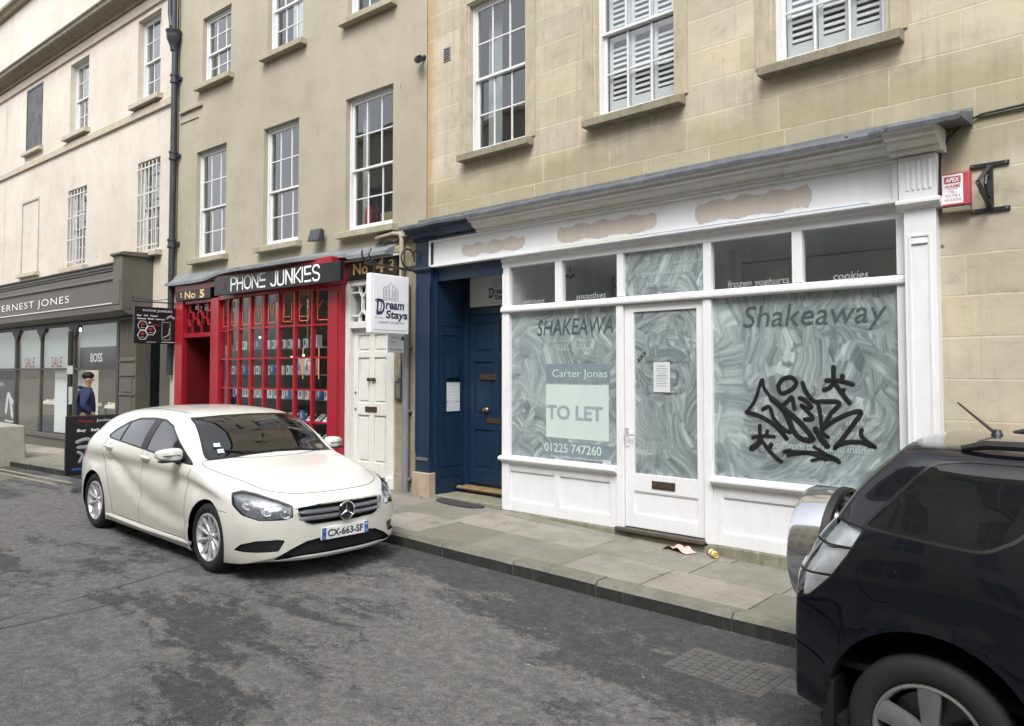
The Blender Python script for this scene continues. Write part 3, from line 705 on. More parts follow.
# text and shapes behind the whiting
mb=MB(); u,z=uA(812,317); put_text(mb,'Shakeaway',F,u-.02,z,w=1.32,h=.27,shear=.18)
mb.build('lettering','wash_text',PANE_B)
mb=MB()
for t,(px,py),w,h in (('whatever you like',(846,416),.55,.05),('shake it',(862,423),.3,.05),('smoothies and shakes to go',(790,435),.8,.045),('choose from the menu inside!',(812,447),1.05,.07),('twitter',(812,484),.22,.05),('facebook',(840,487),.26,.05)):
    u,z=uA(px,py); mb.mark(); put_text(mb,t,F,u,z,w=w,h=h,shear=.12)
mb.build('small_lettering','wash_pale',PANE_B)
mb=MB(); mb.k=0
def pxq(p0,p1,v=.02,d=.001):
    a=uA(*p0,v); b=uA(*p1,v); return a,b
(ax,az),(bx,bz)=uA(545,384),uA(609,436)[:2]
Fq=front(.019)
def rect(mb,x0,x1,z0,z1,mp,d=0,k=None): mb.add([mp(x0,z0,d),mp(x1,z0,d),mp(x1,z1,d),mp(x0,z1,d)],[(0,1,2,3)],k)
x0,z1=uA(545,364); x1,_=uA(609,364)
rect(mb,x0,x1,uA(545,383)[1],z1,Fq,0,0)                       # blue band
rect(mb,x0,x1-.02,uA(545,437)[1],uA(545,384)[1]-.004,Fq,0,1)    # pale board
rect(mb,x0,x1-.02,uA(545,456)[1],uA(545,441)[1],Fq,0,0)
u,z=uA(578,374.5); put_text(mb,'Carter Jonas',Fq,u,z,w=.80,h=.115,d=.002,k=1)
u,z=uA(573,413); put_text(mb,'TO LET',Fq,u,z,w=.82,h=.17,d=.002,bold=.03,k=3)
u,z=uA(571,449); put_text(mb,'01225 747260',Fq,u,z,w=.84,h=.105,d=.002,bold=.01,k=1)
u,z=uA(575,458.5); put_text(mb,'Bath  London  carterjonas.co.uk',Fq,u,z,w=.75,h=.04,d=.002,k=1)
mb.build('to_let_board',['wash_blue','poster_pale','wash_blue','wash_ghost'],PANE_A)
mb=MB(); u,z=uA(578,326); put_text(mb,'SHAKEAWAY',F,u,z,w=1.28,h=.19,shear=.2)
mb.build('lettering','wash_text',PANE_A)
mb=MB()
for t,(px,py),w,h in (('thick creamy shakes',(566,341),.6,.05),('shake ... shake',(572,349),.5,.05),('smoothies',(528,430),.3,.05)):
    u,z=uA(px,py); mb.mark(); put_text(mb,t,F,u,z,w=w,h=h,shear=.12)
u,z=uA(606,463); mb.mark(); rect(mb,u-.06,u+.06,z-.03,z+.03,F,.001)
mb.build('small_lettering','wash_pale',PANE_A)
# graffiti tag: strokes traced on the glass (1016/140 scale crop of 740,360)
G=[([(49,378),(110,290),(160,140),(175,200),(222,268)],14),([(49,378),(140,405),(250,470),(340,570)],18),([(165,357),(215,340),(245,420),(290,480),(330,560)],16),([(230,280),(290,330),(340,400),(380,500)],24),
([(275,190),(310,140),(370,125),(410,160),(385,205),(320,240),(290,230),(280,190)],17),([(300,335),(345,300),(378,270),(395,350)],17),([(310,345),(400,420),(470,490),(530,570)],22),([(290,480),(350,520),(385,515)],18),([(380,500),(430,560),(500,585),(535,570)],20),
([(435,275),(470,290),(520,340),(470,345),(450,330)],18),([(450,330),(490,370),(530,425),(470,430)],17),([(455,165),(480,230),(540,300),(600,300),(725,310),(660,390),(600,500)],17),([(565,300),(585,400),(600,520),(640,560)],16),([(550,500),(590,570),(635,625)],24),
([(600,500),(700,430),(820,380),(880,380),(820,470),(690,640)],17),([(690,635),(760,600),(870,595),(980,630)],17),([(980,630),(910,580),(880,540),(885,505)],16),
([(680,50),(685,150),(740,240),(795,310)],18),([(610,215),(650,200),(690,150)],17),([(625,148),(720,150),(820,175)],17),([(745,115),(740,150)],20),([(740,235),(755,215)],16),
([(145,475),(150,560),(200,640),(270,715),(300,735)],17),([(95,560),(160,550),(250,555)],14),([(85,640),(130,610),(150,570)],24),([(200,515),(195,545)],16),([(215,640),(228,612)],18),
([(350,690),(370,680),(480,672),(600,685),(690,715),(720,740)],17),([(540,630),(620,680),(690,725)],14),([(520,730),(600,712),(680,722)],12)]
mb=MB(); FG=front(.0145)
for pts,w in G:
    P=[uA(740+a/7.257,360+b/7.257,.018) for a,b in pts]
    mb.stroke(P,w*.0024,FG,t=.0022)
# lower hook strokes
for pts,w in (([(785,451),(800,452),(815,455),(826,460)],2.6),([(784,452),(790,450)],3.)):
    P=[uA(a,b,.018) for a,b in pts]; mb.stroke(P,w*.011,FG,t=.0022)
mb.build('graffiti_tag','graffiti_black',PANE_B,smooth=True)
# door
dw=MB(); dx0,dx1=-4.81,-3.85; dz0,dz1=.40,2.795; v=.0
def rail(mb,a,b,c,d,v0=.0,t=.045,e=0): mb.box(a,b,v0+e,v0+t,c,d)
rail(dw,dx0,-4.695,dz0,dz1); rail(dw,-3.935,dx1,dz0,dz1); rail(dw,-4.695,-3.935,2.715,dz1,e=.001); rail(dw,-4.695,-3.935,.79,.975,e=.001); rail(dw,-4.695,-3.935,dz0,.54,e=.001)
dw.box(-4.70,-3.93,.018,.035,.53,.80)
for q in ((-4.695,-3.935,.54,.553),(-4.695,-3.935,.777,.79)): dw.box(q[0],q[1],.006,.02,q[2],q[3])
DR=dw.build('shop_door','white_paint',WS,bevel=.003)
mb=MB(); pane_quad(mb,-4.70,-3.93,.97,2.72,.022); mb.build('glass','wash_door',DR)
mb=MB(); u,z=uA(663.5,486); mb.box(u-.14,u+.14,-.008,.003,z-.042,z+.042); mb.box(u-.115,u+.115,-.014,-.004,z-.024,z+.024); mb.build('letter_box','old_brass',DR,bevel=.003)
mb=MB(); u,z=uA(627.5,437); mb.box(u-.022,u+.022,-.009,.001,z-.10,z+.10); mb.tube([(u,-.005,z+.03),(u,-.05,z+.03),(u+.03,-.058,z+.03),(u+.12,-.055,z+.03)],.009,8); mb.cyl((u,-.012,z-.05),(u,-.005,z-.05),.01,10); mb.build('handle','chrome',DR,bevel=0,smooth=True)
mb=MB(); u,z=uA(661,377); mb.box(u-.10,u+.10,.012,.016,z-.16,z+.16); no=mb.build('notice','paper',DR)
mb=MB(); FF=front(.011)
for i in range(9):
    zz=z+.11-i*.026; w=.13 if i%3 else .09; rect(mb,u-w/2,u+w/2,zz,zz+(.009 if i!=4 else .014),FF)
mb2=MB(); mb.build('notice_text','letter_grey',DR)
mb=MB(); mb.tube([uu for uu in [(u-.19,.012,z+.165),(u+.2,.012,z+.16)]],.003,5); mb.tube([(u+.03,.012,z-.17),(u+.19,.012,z-.165)],.004,5)
for i in range(3): put_text(mb,'x'*3,front(.015),-4.60,2.23+.0*i,w=.12,h=.05,slope=.9)
mb.build('tape','old_brass',DR)
mb=MB(); mb.box(-4.91,-3.83,-.08,.05,.345,.390); mb.build('threshold','wet_wood',WS,bevel=.012)
mb=MB(); mb.box(-6.64,-4.93,-.035,.06,-.2,.358); mb.mark(); mb.box(-3.82,-1.60,-.035,.06,-.3,.358); mb.mark(); mb.box(-4.93,-3.82,-.03,.06,-.2,.33); mb.build('plinth','plinth_stone',WS,bevel=.012)
# right pilaster with panel and fluted console
mb=MB(); a,b=-1.93,-1.69
mb.box(a,b,-.12,.03,-.1,3.42); mb.box(a-.02,b+.02,-.14,.03,-.1,.50)
PIL=mb.build('pilaster','white_paint',WS,bevel=.004)
mb=MB()
for q in ((a+.035,a+.055,.6,3.2),(b-.055,b-.035,.6,3.2)): mb.box(q[0],q[1],-.128,-.119,q[2],q[3])
mb.box(a+.055,b-.055,-.128,-.119,3.18,3.2); mb.box(a+.055,b-.055,-.128,-.119,.6,.62); mb.box(a+.06,b-.06,-.135,-.119,3.12,3.135)
mb.build('pilaster_panel','white_paint',PIL,bevel=.002)
mb=MB(); mb.box(a-.025,b+.02,-.16,.03,3.49,3.845)
for i in range(5):
    x=a+.045+i*.042; mb.cyl((x,-.158,3.56),(x,-.158,3.80),.013,8)
mb.extr([(-.12,3.405),(-.15,3.43),(-.19,3.45),(-.19,3.475),(-.16,3.49),(.03,3.49),(.03,3.405)],a-.045,b+.045)
mb.build('capital','white_paint',WS,bevel=.003)
# fascia board
mb=MB(); mb.box(-7.9,-1.975,-.10,-.03,3.50,3.84)
mb.box(-7.92,-1.965,-.135,-.03,3.485,3.515); mb.box(-7.92,-1.965,-.135,-.03,3.825,3.85); mb.box(-7.92,-7.88,-.134,-.03,3.515,3.825); mb.box(-2.01,-1.965,-.134,-.03,3.515,3.825)
FAS=mb.build('fascia_board','white_paint',WS,bevel=.003)
def rough_patch(mb,x0,x1,z0,z1,mp,seed,jag=.02):
    rnd=random.Random(seed); pts=[]
    n=60; jag*=.45
    for i in range(n+1):
        x=x0+(x1-x0)*i/n; e=min(1,min(i,n-i)/3.+.35); m=(z0+z1)/2; h=(z1-z0)/2*e
        pts.append((x,m-h+rnd.uniform(-jag,jag)+.012*math.sin(i*.33+seed),m+h+rnd.uniform(-jag,jag)+.016*math.sin(i*.41+seed)))
    for a,b in zip(pts,pts[1:]):
        mb.add([mp(a[0],a[1],0.002),mp(b[0],b[1],0.002),mp(b[0],b[2],0.002),mp(a[0],a[2],0.002)],[(0,1,2,3)])
mb=MB(); FP=front(-.1005)
rough_patch(mb,-7.30,-6.18,3.57,3.72,FP,1); mb.mark(); rough_patch(mb,-5.68,-4.33,3.565,3.745,FP,2); mb.mark(); rough_patch(mb,-3.88,-2.70,3.56,3.76,FP,3)
mb.build('putty_patch','patch_putty',FAS)
simple('stripe_yellow',(.55,.60,.12),.5); simple('stripe_blue',(.12,.28,.55),.5)
mb=MB(); mb.box(-5.9,-4.55,-.137,-.134,3.5125,3.5165,k=0); mb.box(-4.55,-2.2,-.137,-.134,3.5125,3.5165,k=1); mb.build('pinstripe',['stripe_yellow','stripe_blue'],FAS)
# cornice, painted white; blue over the doorway
prof=[(-.03,3.852),(-.15,3.852),(-.16,3.865),(-.155,3.885),(-.20,3.90),(-.235,3.925),(-.25,3.95),(-.30,3.955),(-.305,3.985),(-.33,4.00),(-.345,4.03),(-.03,4.04)]
mb=MB(); mb.extr(prof,-6.98,-2.0); mb.extr([(y-.09 if y<-.1 else y,z+.001) for y,z in prof],-2.0,-1.62)
mb.build('cornice','cornice_paint',WS,bevel=.002)
mb=MB()
N=40; rnd=random.Random(5)
for i in range(N):
    x0=-8.28+(6.85)*i/N; x1=-8.28+6.85*(i+1)/N
    def fr(x): return -.375-(.07 if x>-2.05 else 0)
    def dz(x): return .006*math.sin(x*3.1)+.004*math.sin(x*9)
    a,b=x0,x1
    A=lambda x:[(x,.02,4.205),(x,-.012,4.195),(x,-.02,4.16),(x,fr(x),4.05+dz(x)),(x,fr(x)-.006,4.03+dz(x)),(x,fr(x),3.995+dz(x)),(x,fr(x)+.02,4.02+dz(x)),(x,-.02,4.045)]
    P,Q=A(a),A(b)
    for j in range(7): mb.quad(P[j],Q[j],Q[j+1],P[j+1])
mb.add(A(-8.28),[(0,1,2,3,4,5,6,7)]); mb.add(A(-1.43),[(7,6,5,4,3,2,1,0)])
for x in (-7.0,-5.3,-3.5,-2.3): mb.box(x-.01,x+.01,-.378,-.02,4.05,4.06)
mb.build('lead_flashing','lead',WS,merge=True)
# room behind the shop windows
mb=MB(); room(mb,-6.55,-1.85,.07,4.2,.36,3.46,0); del mb.f[2]; del mb.mi[2]; mb.quad((-1.85,.07,.36),(-1.85,.5,.36),(-1.85,.5,3.46),(-1.85,.07,3.46)); SI=mb.build('shop_interior','interior_wall',WS)  # most of the unseen right wall left out to let daylight in
mb=MB(); mb.box(-4.21,-4.07,1.15,1.29,.36,3.46); mb.build('column','interior_pale',SI)
mb=MB(); mb.box(-6.5,-1.9,2.2,2.35,3.1,3.45); mb.build('bulkhead','interior_pale',SI)
mb=MB()
for x,z in ((-6.05,3.26),(-5.3,3.08)):
    mb.tube([(x,.6,3.45),(x,.6,z+.08)],.006,6)
    for d in (-.05,0,.05): mb.sphere((x+d,.6,z+.02*abs(d)/.05),.022)
mb.build('spotlight','dark_grey',SI)
# ================================================================ blue entrance
BE=thing('blue_entrance','dark blue painted recessed doorway with pilaster beside the white shopfront','doorway',(-7.3,0,0),FA)
mb=MB(); mb.box(-8.20,-7.90,-.12,.05,.70,3.44); mb.box(-8.20,-8.165,-.13,-.1,.95,3.25); mb.box(-7.935,-7.9,-.13,-.1,.95,3.25)
mb.extr([(-.12,3.43),(-.15,3.44),(-.17,3.47),(-.15,3.50),(.05,3.50),(.05,3.43)],-8.22,-7.88)
mb.box(-8.20,-7.86,-.13,.05,3.50,3.86); mb.build('pilaster','blue_paint',BE,bevel=.004)
mb=MB(); mb.box(-8.17,-7.93,-.135,-.118,.86,.90); mb.build('pilaster_mark','lead',BE,bevel=.003)
mb=MB(); mb.box(-8.22,-7.875,-.16,.05,-.1,.70); mb.build('pilaster_base','block_stone',BE,bevel=.015,seg=3)
mb=MB(); mb.extr(prof,-8.24,-6.983); mb.build('cornice','blue_paint',BE,bevel=.002)
mb=MB(); mb.box(-7.90,-6.62,-.03,.5,3.44,3.50); mb.box(-7.9,-6.62,-.028,.0,3.30,3.44); mb.box(-7.9,-6.62,-.025,.02,3.5,4.04); mb.build('soffit','blue_paint',BE)
mb=MB(); 
def reveal(mb,x,y0,y1,z0,z1,rows,s=1,st=.06):
    """panelled lining on plane x facing +x"""
    mb.box(x-.03,x,y0,y1,z0,z1)
    zs=[z0+(z1-z0)*r for r in rows]
    for i in range(len(zs)-1):
        a,b=zs[i]+st,zs[i+1]-st
        for q in ((y0+st,y0+st+.012,a,b),(y1-st-.012,y1-st,a,b),(y0+st+.012,y1-st-.012,a,a+.012),(y0+st+.012,y1-st-.012,b-.012,b)): mb.box(x,x+.008*s,q[0],q[1],q[2],q[3])
reveal(mb,-7.87,0.0,.5,.34,3.45,[0,.12,.40,.74,1.])
mb.box(-7.90,-7.86,-.04,.0,.34,3.44)
mb.build('side_lining','blue_paint',BE,bevel=.002)
# door in its frame at the back
V=.5
mb=MB(); mb.box(-7.87,-7.79,V-.02,V+.06,.36,3.46); mb.box(-6.72,-6.62,V-.02,V+.06,.36,3.46); mb.box(-7.79,-6.72,V-.018,V+.06,2.86,2.95); mb.box(-7.79,-6.72,V-.018,V+.06,3.40,3.46)
mb.box(-7.79,-6.72,V+.0,V+.06,.36,.44); mb.build('door_frame','blue_paint',BE,bevel=.004)
mb=MB(); d0,d1=-7.79,-6.72; st=.11
mb.box(d0,d0+st,V+.01,V+.05,.53,2.86); mb.box(d1-st,d1,V+.01,V+.05,.53,2.86)
for c,d in ((.53,.72),(1.27,1.46),(2.20,2.32),(2.74,2.86)): mb.box(d0+st,d1-st,V+.011,V+.05,c,d)
mb.box((d0+d1)/2-.05,(d0+d1)/2+.05,V+.012,V+.05,.72,2.74); mb.box(d0+.05,d1-.05,V+.028,V+.045,.6,2.8)
for (a,b) in ((d0+st,(d0+d1)/2-.05),((d0+d1)/2+.05,d1-st)):
    for c,d in ((.72,1.27),(1.46,2.20),(2.32,2.74)): mb.box(a+.05,b-.05,V+.018,V+.03,c+.05,d-.05)
BD=mb.build('front_door','blue_paint',BE,bevel=.005)
u,z=uA(493,421,V); mb=MB(); mb.box(u-.13,u+.13,V-.002,V+.012,z-.035,z+.035); mb.build('letter_box','old_brass',BD,bevel=.004)
u,z=uA(488,377,V); mb=MB(); mb.box(u-.16,u+.16,V-.002,V+.012,z-.04,z+.04); mb.build('name_plate','old_brass',BD,bevel=.003)
u,z=uA(486.5,410,V); mb=MB(); mb.lathe([(0,-.06),(.028,-.055),(.034,-.035),(.02,-.015),(.035,-.004),(.035,.012)],(u,V,z),(0,1,0),20); mb.build('door_knob','brass',BD,smooth=True)
u,z=uA(480,386,V); mb=MB(); mb.cyl((u,V-.001,z),(u,V+.012,z),.018,14); mb.tube([(u,V-.01,z-.02),(u-.03,V-.02,z-.08),(u,V-.02,z-.12),(u+.03,V-.02,z-.08),(u,V-.01,z-.02)],.007,6); 
mb=MB(); put_text(mb,'A',front(V+.016),-7.29,2.03,h=.07); mb.build('door_number','old_brass',BD)
mb=MB(); mb.box(-7.80,-6.62,V-.16,V+.0,.445,.495); mb.extr([(V-.17,.45),(V-.19,.47),(V-.17,.497),(V-.14,.50),(V-.14,.45)],-7.84,-6.62); mb.build('step_tread','wood_tread',BE,bevel=.008)
mb=MB(); mb.box(-7.86,-6.62,V-.12,V+.0,.22,.444); mb.build('step_riser','blue_paint',BE)
mb=MB(); mb.box(-7.90,-6.64,-.06,V-.05,.1,pz(-7.3)+.045); mb.build('stone_step','plinth_stone',BE,bevel=.012)
mb=MB(); mb.box(-7.79,-6.72,V+.02,V+.03,2.95,3.40); FL=mb.build('fanlight','shop_dark',BE)
# sign panel in the fanlight
def dream(mb,mp,cx,cz,s,kt=1):
    """the two storey line drawing with hand lettered name"""
    def T(t,x,z,w,h,sh=0,b=0): put_text(mb,t,mp,cx+x*s,cz+z*s,w=w*s,h=h*s,shear=sh,bold=b,k=kt,d=.002)
    T('D',-.22,-.05,.19,.27,.12,.02); T('ream',.10,-.03,.42,.115,.12,.03); T('Stays',.14,-.19,.50,.18,.12,.03); T('HEART OF BATH',.02,-.31,.56,.034); T('IN THE',-.26,-.235,.16,.025); T('BOUTIQUE',.0,.075,.34,.026)
    def ln(p): 
        mb.stroke([(cx+a*s,cz+b*s) for a,b in p],.007*s,mp,t=.001,smooth=False,k=kt,n=4)
    for x0,x1,z1 in ((-.16,-.10,.26),(-.10,-.03,.28),(-.03,.05,.33),(.05,.11,.28),(.11,.17,.25)):
        ln([(x0,.11),(x0,z1)]); ln([(x1,.11),(x1,z1)]); ln([(x0,z1),((x0+x1)/2,z1+.04),(x1,z1)])
        for zz in (.14,.18,.22): ln([(x0+.018,zz),(x0+.018,zz+.022)]); ln([(x1-.018,zz),(x1-.018,zz+.022)])
    ln([(-.17,.108),(.18,.108)])
    # flourish joining D
    mb.stroke([(cx+a*s,cz+b*s) for a,b in ((-.30,.03),(-.33,.06),(-.24,.07),(-.20,-.02),(-.24,-.13),(-.31,-.12))],.02*s,mp,t=.001,k=kt)
mb=MB(); mb.box(-7.76,-6.75,V-.005,V+.018,2.97,3.385,k=0); dream(mb,front(V-.006),-7.22,3.17,.52); mb.build('sign_panel',['sign_grey','letter_dark'],FL)
mb=MB(); mb.box(-7.868,-7.862,.16,.40,1.52,1.92,k=0); NP=mb.build('notice','paper',BE)
mb=MB(); 
for i in range(7): mb.add([right(-7.861)(a,b,0) for a,b in ((.20,1.84-i*.04),(.36-.03*(i%2),1.84-i*.04),(.36-.03*(i%2),1.852-i*.04),(.20,1.852-i*.04))],[(0,1,2,3)])
mb.build('notice_text','paper_blue',NP)
mb=MB(); mb.box(-7.868,-7.83,.15,.36,1.98,2.26); mb.box(-7.83,-7.825,.17,.34,2.0,2.2); mb.build('meter_box','blue_paint',BE,bevel=.006)
# door mat and drain beside
mb=MB(); t=MB(); pts=[( -7.28+.42*math.cos(a),6.86+.17*math.sin(a)) for a in [i*math.pi/12 for i in range(24)]]
mb.prism(pts,lambda a,b,d:(a,b,pz(a)+d),.008,.022); DM=tagm(mb.build('door_mat','mat_rubber',None),'dark oval rubber mat on the pavement before the blue door','door mat')
mb=MB(); mb.cyl((-7.84,6.68,pz(-7.84)+.01),(-7.84,6.68,pz(-7.84)+.05),.02,12); tagm(mb.build('metal_cup','chrome',None,smooth=True),'small shiny cup on the pavement by the blue pilaster base','cup')
# wall-mounted things on the stone building
BW=thing('alarm_box','faded red burglar alarm box with white label on the stone wall','alarm box',(-1.53,0,3.52),FA)
mb=MB(); mb.box(-1.655,-1.45,-.09,0,3.40,3.67,k=0); mb.build('case','alarm_red',BW,bevel=.01)
mb=MB(); mb.box(-1.655,-1.45,-.085,0,3.35,3.398,k=0); mb.build('base','sill_stone',BW,bevel=.012)
mb=MB(); fa=front(-.092); rect(mb,-1.645,-1.495,3.42,3.655,fa,0,0); rect(mb,-1.63,-1.51,3.585,3.64,fa,.001,1)
put_text(mb,'APEX',fa,-1.57,3.612,w=.105,h=.036,d=.0025,bold=.03,k=0,shear=.15); put_text(mb,'ALARMS',fa,-1.57,3.562,w=.115,h=.028,d=.0015,k=1,bold=.02,shear=.15); put_text(mb,'TEL:',fa,-1.57,3.515,w=.05,h=.018,d=.0015,k=1); put_text(mb,'01761',fa,-1.57,3.485,w=.1,h=.02,d=.0015,k=1); put_text(mb,'412323',fa,-1.57,3.452,w=.12,h=.02,d=.0015,k=1)
rect(mb,-1.61,-1.53,3.536,3.539,fa,.001,1)
mb.build('label_plate',['sign_white','alarm_red'],BW)
HB=thing('sign_bracket','black iron hanging sign bracket without its sign, bolted to the stone wall','bracket',(-1.33,0,3.53),FA)
mb=MB(); mb.box(-1.46,-1.19,-.02,0,3.69,3.725); mb.box(-1.46,-1.19,-.02,0,3.33,3.365); mb.box(-1.35,-1.30,-.03,-.002,3.35,3.70); mb.build('wall_plate','black_iron',HB,bevel=.003)
mb=MB(); mb.tube([(-1.33,-.02,3.69),(-1.33,-.40,3.50)],.018,4); mb.tube([(-1.33,-.02,3.37),(-1.33,-.40,3.50)],.018,4); mb.build('arm','black_iron',HB)
mb=MB(); mb.tube([(-1.33,-.03,3.62),(-1.33,-.12,3.60),(-1.33,-.15,3.53),(-1.33,-.10,3.46),(-1.33,-.03,3.45)],.012,6); mb.tube([(-1.33,-.33,3.50),(-1.33,-.345,3.46),(-1.33,-.33,3.43),(-1.33,-.315,3.45)],.006,6); mb.build('scroll','black_iron',HB,smooth=True)
mb=MB()
for x in (-1.44,-1.21):
    for z in (3.708,3.347): mb.mark(); mb.cyl((x,-.027,z),(x,-.018,z),.009,8)
mb.build('bolt','lead',HB)
VN=thing('air_vent','small dark square air vent set in the stone wall','vent',(-7.7,0,6.4),FA)
mb=MB(); mb.box(-7.77,-7.63,-.012,0,6.32,6.51); mb.build('frame','mid_grey',VN,bevel=.003)
mb=MB()
for i in range(5): mb.box(-7.755,-7.645,-.016,-.012,6.34+i*.033,6.355+i*.033)
mb.build('grille','cable_black',VN)
CB=MB(); CB.tube([(-1.70,-.13,3.42),(-1.665,-.1,3.52),(-1.66,-.06,3.85),(-1.60,-.05,3.97),(-1.50,-.03,4.07),(-1.37,-.02,4.12),(-1.1,-.02,4.13),(-.5,-.02,4.19),(.8,-.02,4.27),(4,-.02,4.4)],.011,6)
CB.tube([(-1.42,-.02,4.10),(-1.1,-.02,4.105),(-.5,-.02,4.165),(.8,-.02,4.245)],.007,6)
tagm(CB.build('wall_cable','cable_black',None,smooth=True),'black cable clipped along the stone wall at the right end of the cornice','cable',FA)
# ================================================================ beige rendered building (frame B, u -7.09 .. 0)
BB=thing('beige_building','beige rendered terrace building above the red phone shop','building',(-3.5,0,0),FB)
WB1=[(-6.36,-5.28,4.22,6.30),(-4.06,-3.03,4.22,6.29),(-1.80,-.71,4.21,6.30)]
WB2=[(-6.20,-5.18,7.56,8.88),(-3.98,-2.95,7.56,9.3),(-1.78,-.75,7.54,9.3)]
mb=MB(); wall_sheet(mb,-7.07,.0,-1,11.5,WB1+WB2+[(-7.07,-.62,-.9,3.86)],0,.14)
mb.quad((-7.07,8,-1),(0,8,-1),(0,8,11.5),(-7.07,8,11.5)); mb.quad((0,0.02,-1),(0,8,-1),(0,8,11.5),(0,0.02,11.5)); mb.quad((-7.07,0,3.9),(-7.07,8,3.9),(-7.07,8,11.5),(-7.07,0,11.5))
mb.build('wall','beige_render',BB)
mb=MB(); mb.box(-7.07,0,-.2,8,11.5,11.65); mb.build('roof','lead',BB)
mb=MB(); 
for a,b,c,d in WB1+WB2:
    room(mb,a-.4,b+.4,.17,3.2,c-.6,d+.3); mb.quad((a-.4,.17,c-.6),(a,.17,c-.6),(a,.17,d+.3),(a-.4,.17,d+.3)); mb.quad((b,.17,c-.6),(b+.4,.17,c-.6),(b+.4,.17,d+.3),(b,.17,d+.3)); mb.quad((a,.17,c-.6),(b,.17,c-.6),(b,.17,c),(a,.17,c)); mb.quad((a,.17,d),(b,.17,d),(b,.17,d+.3),(a,.17,d+.3))
mb.build('interior','interior_dark',BB)
for i,(a,b,c,d) in enumerate(WB1+WB2):
    w=sash(BB,a+.002,b-.002,c+.02,d-.002,.10,3,2,2,fw=.06,meet=.46,lowoff=.03)
    sill(BB,w,a-.09,b+.12,c-.005,'beige_trim',.13,.10,.1)
    if i<3:
        mb=MB(); mb.box(b-.30 if i!=2 else a+.05,b-.06 if i!=2 else a+.2,.30,.31,c,d); mb.build('curtain','curtain',w)
    if i in (4,):
        mb=MB(); mb.box(a+.1,b-.1,.45,.46,c+.1,d); mb.build('blind','interior_pale',w)
# flat render strip and little hood mould at the left edge
mb=MB(); mb.box(-7.0,-6.15,-.05,0,7.17,7.22); mb.box(-7.0,-6.3,-.02,0,6.98,6.995); mb.build('hood_mould','beige_trim',BB,bevel=.006)
# pier between the white door and the blue entrance
mb=MB(); mb.box(-.62,-.36,-.01,.3,-.1,3.86); mb.box(-.36,.0,-.015,.3,-.1,3.95); mb.box(-.62,-.40,-.03,.3,-.1,.62); mb.build('pier','pier_stone',BB,bevel=.01)
# ================================================================ red phone shop
RS=thing('red_shopfront','bright red shopfront with small paned bow window and black fascia sign','shopfront',(-4,0,0),FB)
mb=MB()
def post(a,b,z0,z1,v=-.10): mb.box(a,b,v,.1,z0,z1)
post(-6.90,-6.62,.2,3.75); mb.mark(); post(-5.58,-5.30,.2,3.42); mb.mark()
mb.box(-6.62,-5.58,-.07,.08,3.36,3.42); mb.box(-6.62,-5.58,-.07,.08,2.72,2.80)
mb.box(-6.90,-5.3,-.11,.1,3.62,3.78); mb.build('door_surround','red_paint',RS,bevel=.005)
mb=MB(); mb.box(-2.02,-1.70,-.15,.1,.2,3.40); mb.box(-2.06,-1.66,-.36,.1,3.40,3.80); mb.box(-1.96,-1.76,-.165,-.14,.8,3.3); mb.build('pilaster','red_paint',RS,bevel=.006)
# door recess
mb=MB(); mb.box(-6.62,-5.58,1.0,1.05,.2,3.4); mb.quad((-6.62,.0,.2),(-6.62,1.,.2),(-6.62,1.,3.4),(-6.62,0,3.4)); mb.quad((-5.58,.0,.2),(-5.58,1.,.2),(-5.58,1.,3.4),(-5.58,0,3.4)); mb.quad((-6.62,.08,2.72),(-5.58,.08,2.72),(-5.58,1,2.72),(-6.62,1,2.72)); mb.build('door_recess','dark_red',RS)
mb=MB(); mb.box(-6.55,-5.65,.93,.99,.35,2.65)
for c,d in ((.5,1.2),(1.4,2.5)):
    mb.box(-6.42,-6.14,.915,.935,c,d); mb.box(-6.06,-5.78,.915,.935,c,d)
mb.build('shop_door','dark_red',RS,bevel=.004)
# transom lattice of elongated hexagons
mb=MB(); z0,z1=2.80,3.36; L=[]
def bar(mb,p,q,w=.03,v=-.03,t=.04):
    a=Vector((p[0],p[1]));b=Vector((q[0],q[1])); d=(b-a).normalized(); n=Vector((-d.y,d.x))*w/2
    pts=[a+n,b+n,b-n,a-n]; mb.prism([(x.x,x.y) for x in pts],lambda x,y,dd:(x,dd,y),v,v+t)
W=1.04/3
for i in range(3):
    cx=-6.62+W*(i+.5); 
    hexp=[(cx-.10,z0+.28),(cx-.05,z0+.15),(cx+.05,z0+.15),(cx+.10,z0+.28),(cx+.05,z0+.41),(cx-.05,z0+.41)]
    for k in range(6): bar(mb,hexp[k],hexp[(k+1)%6],.028,-.03+.0007*k)
    bar(mb,(cx-.05,z0+.41),(cx-.05,z1),.026,-.028); bar(mb,(cx+.05,z0+.15),(cx+.05,z0),.026,-.0275)
    if i<2: bar(mb,(cx+.10,z0+.28),(cx+W-.10,z0+.28),.026,-.0265)
mb.build('transom_lattice','red_paint',RS)
mb=MB(); mb.quad((-6.62,.03,2.8),(-5.58,.03,2.8),(-5.58,.03,3.36),(-6.62,.03,3.36)); mb.build('transom_glass','shop_glass',RS)
# number panel
mb=MB(); mb.box(-6.83,-5.55,-.13,-.11,3.43,3.62,k=0); fb=front(-.131)
put_text(mb,'No',fb,-6.28,3.525,w=.40,h=.14,d=.002,bold=.02,k=1); put_text(mb,'5',fb,-5.84,3.525,w=.17,h=.16,d=.002,bold=.04,k=1)
mb.stroke([(-6.66,3.57),(-6.60,3.56),(-6.64,3.52),(-6.59,3.49)],.02,fb,k=1)
mb.build('number_panel',['sign_brown','gold_leaf'],RS)
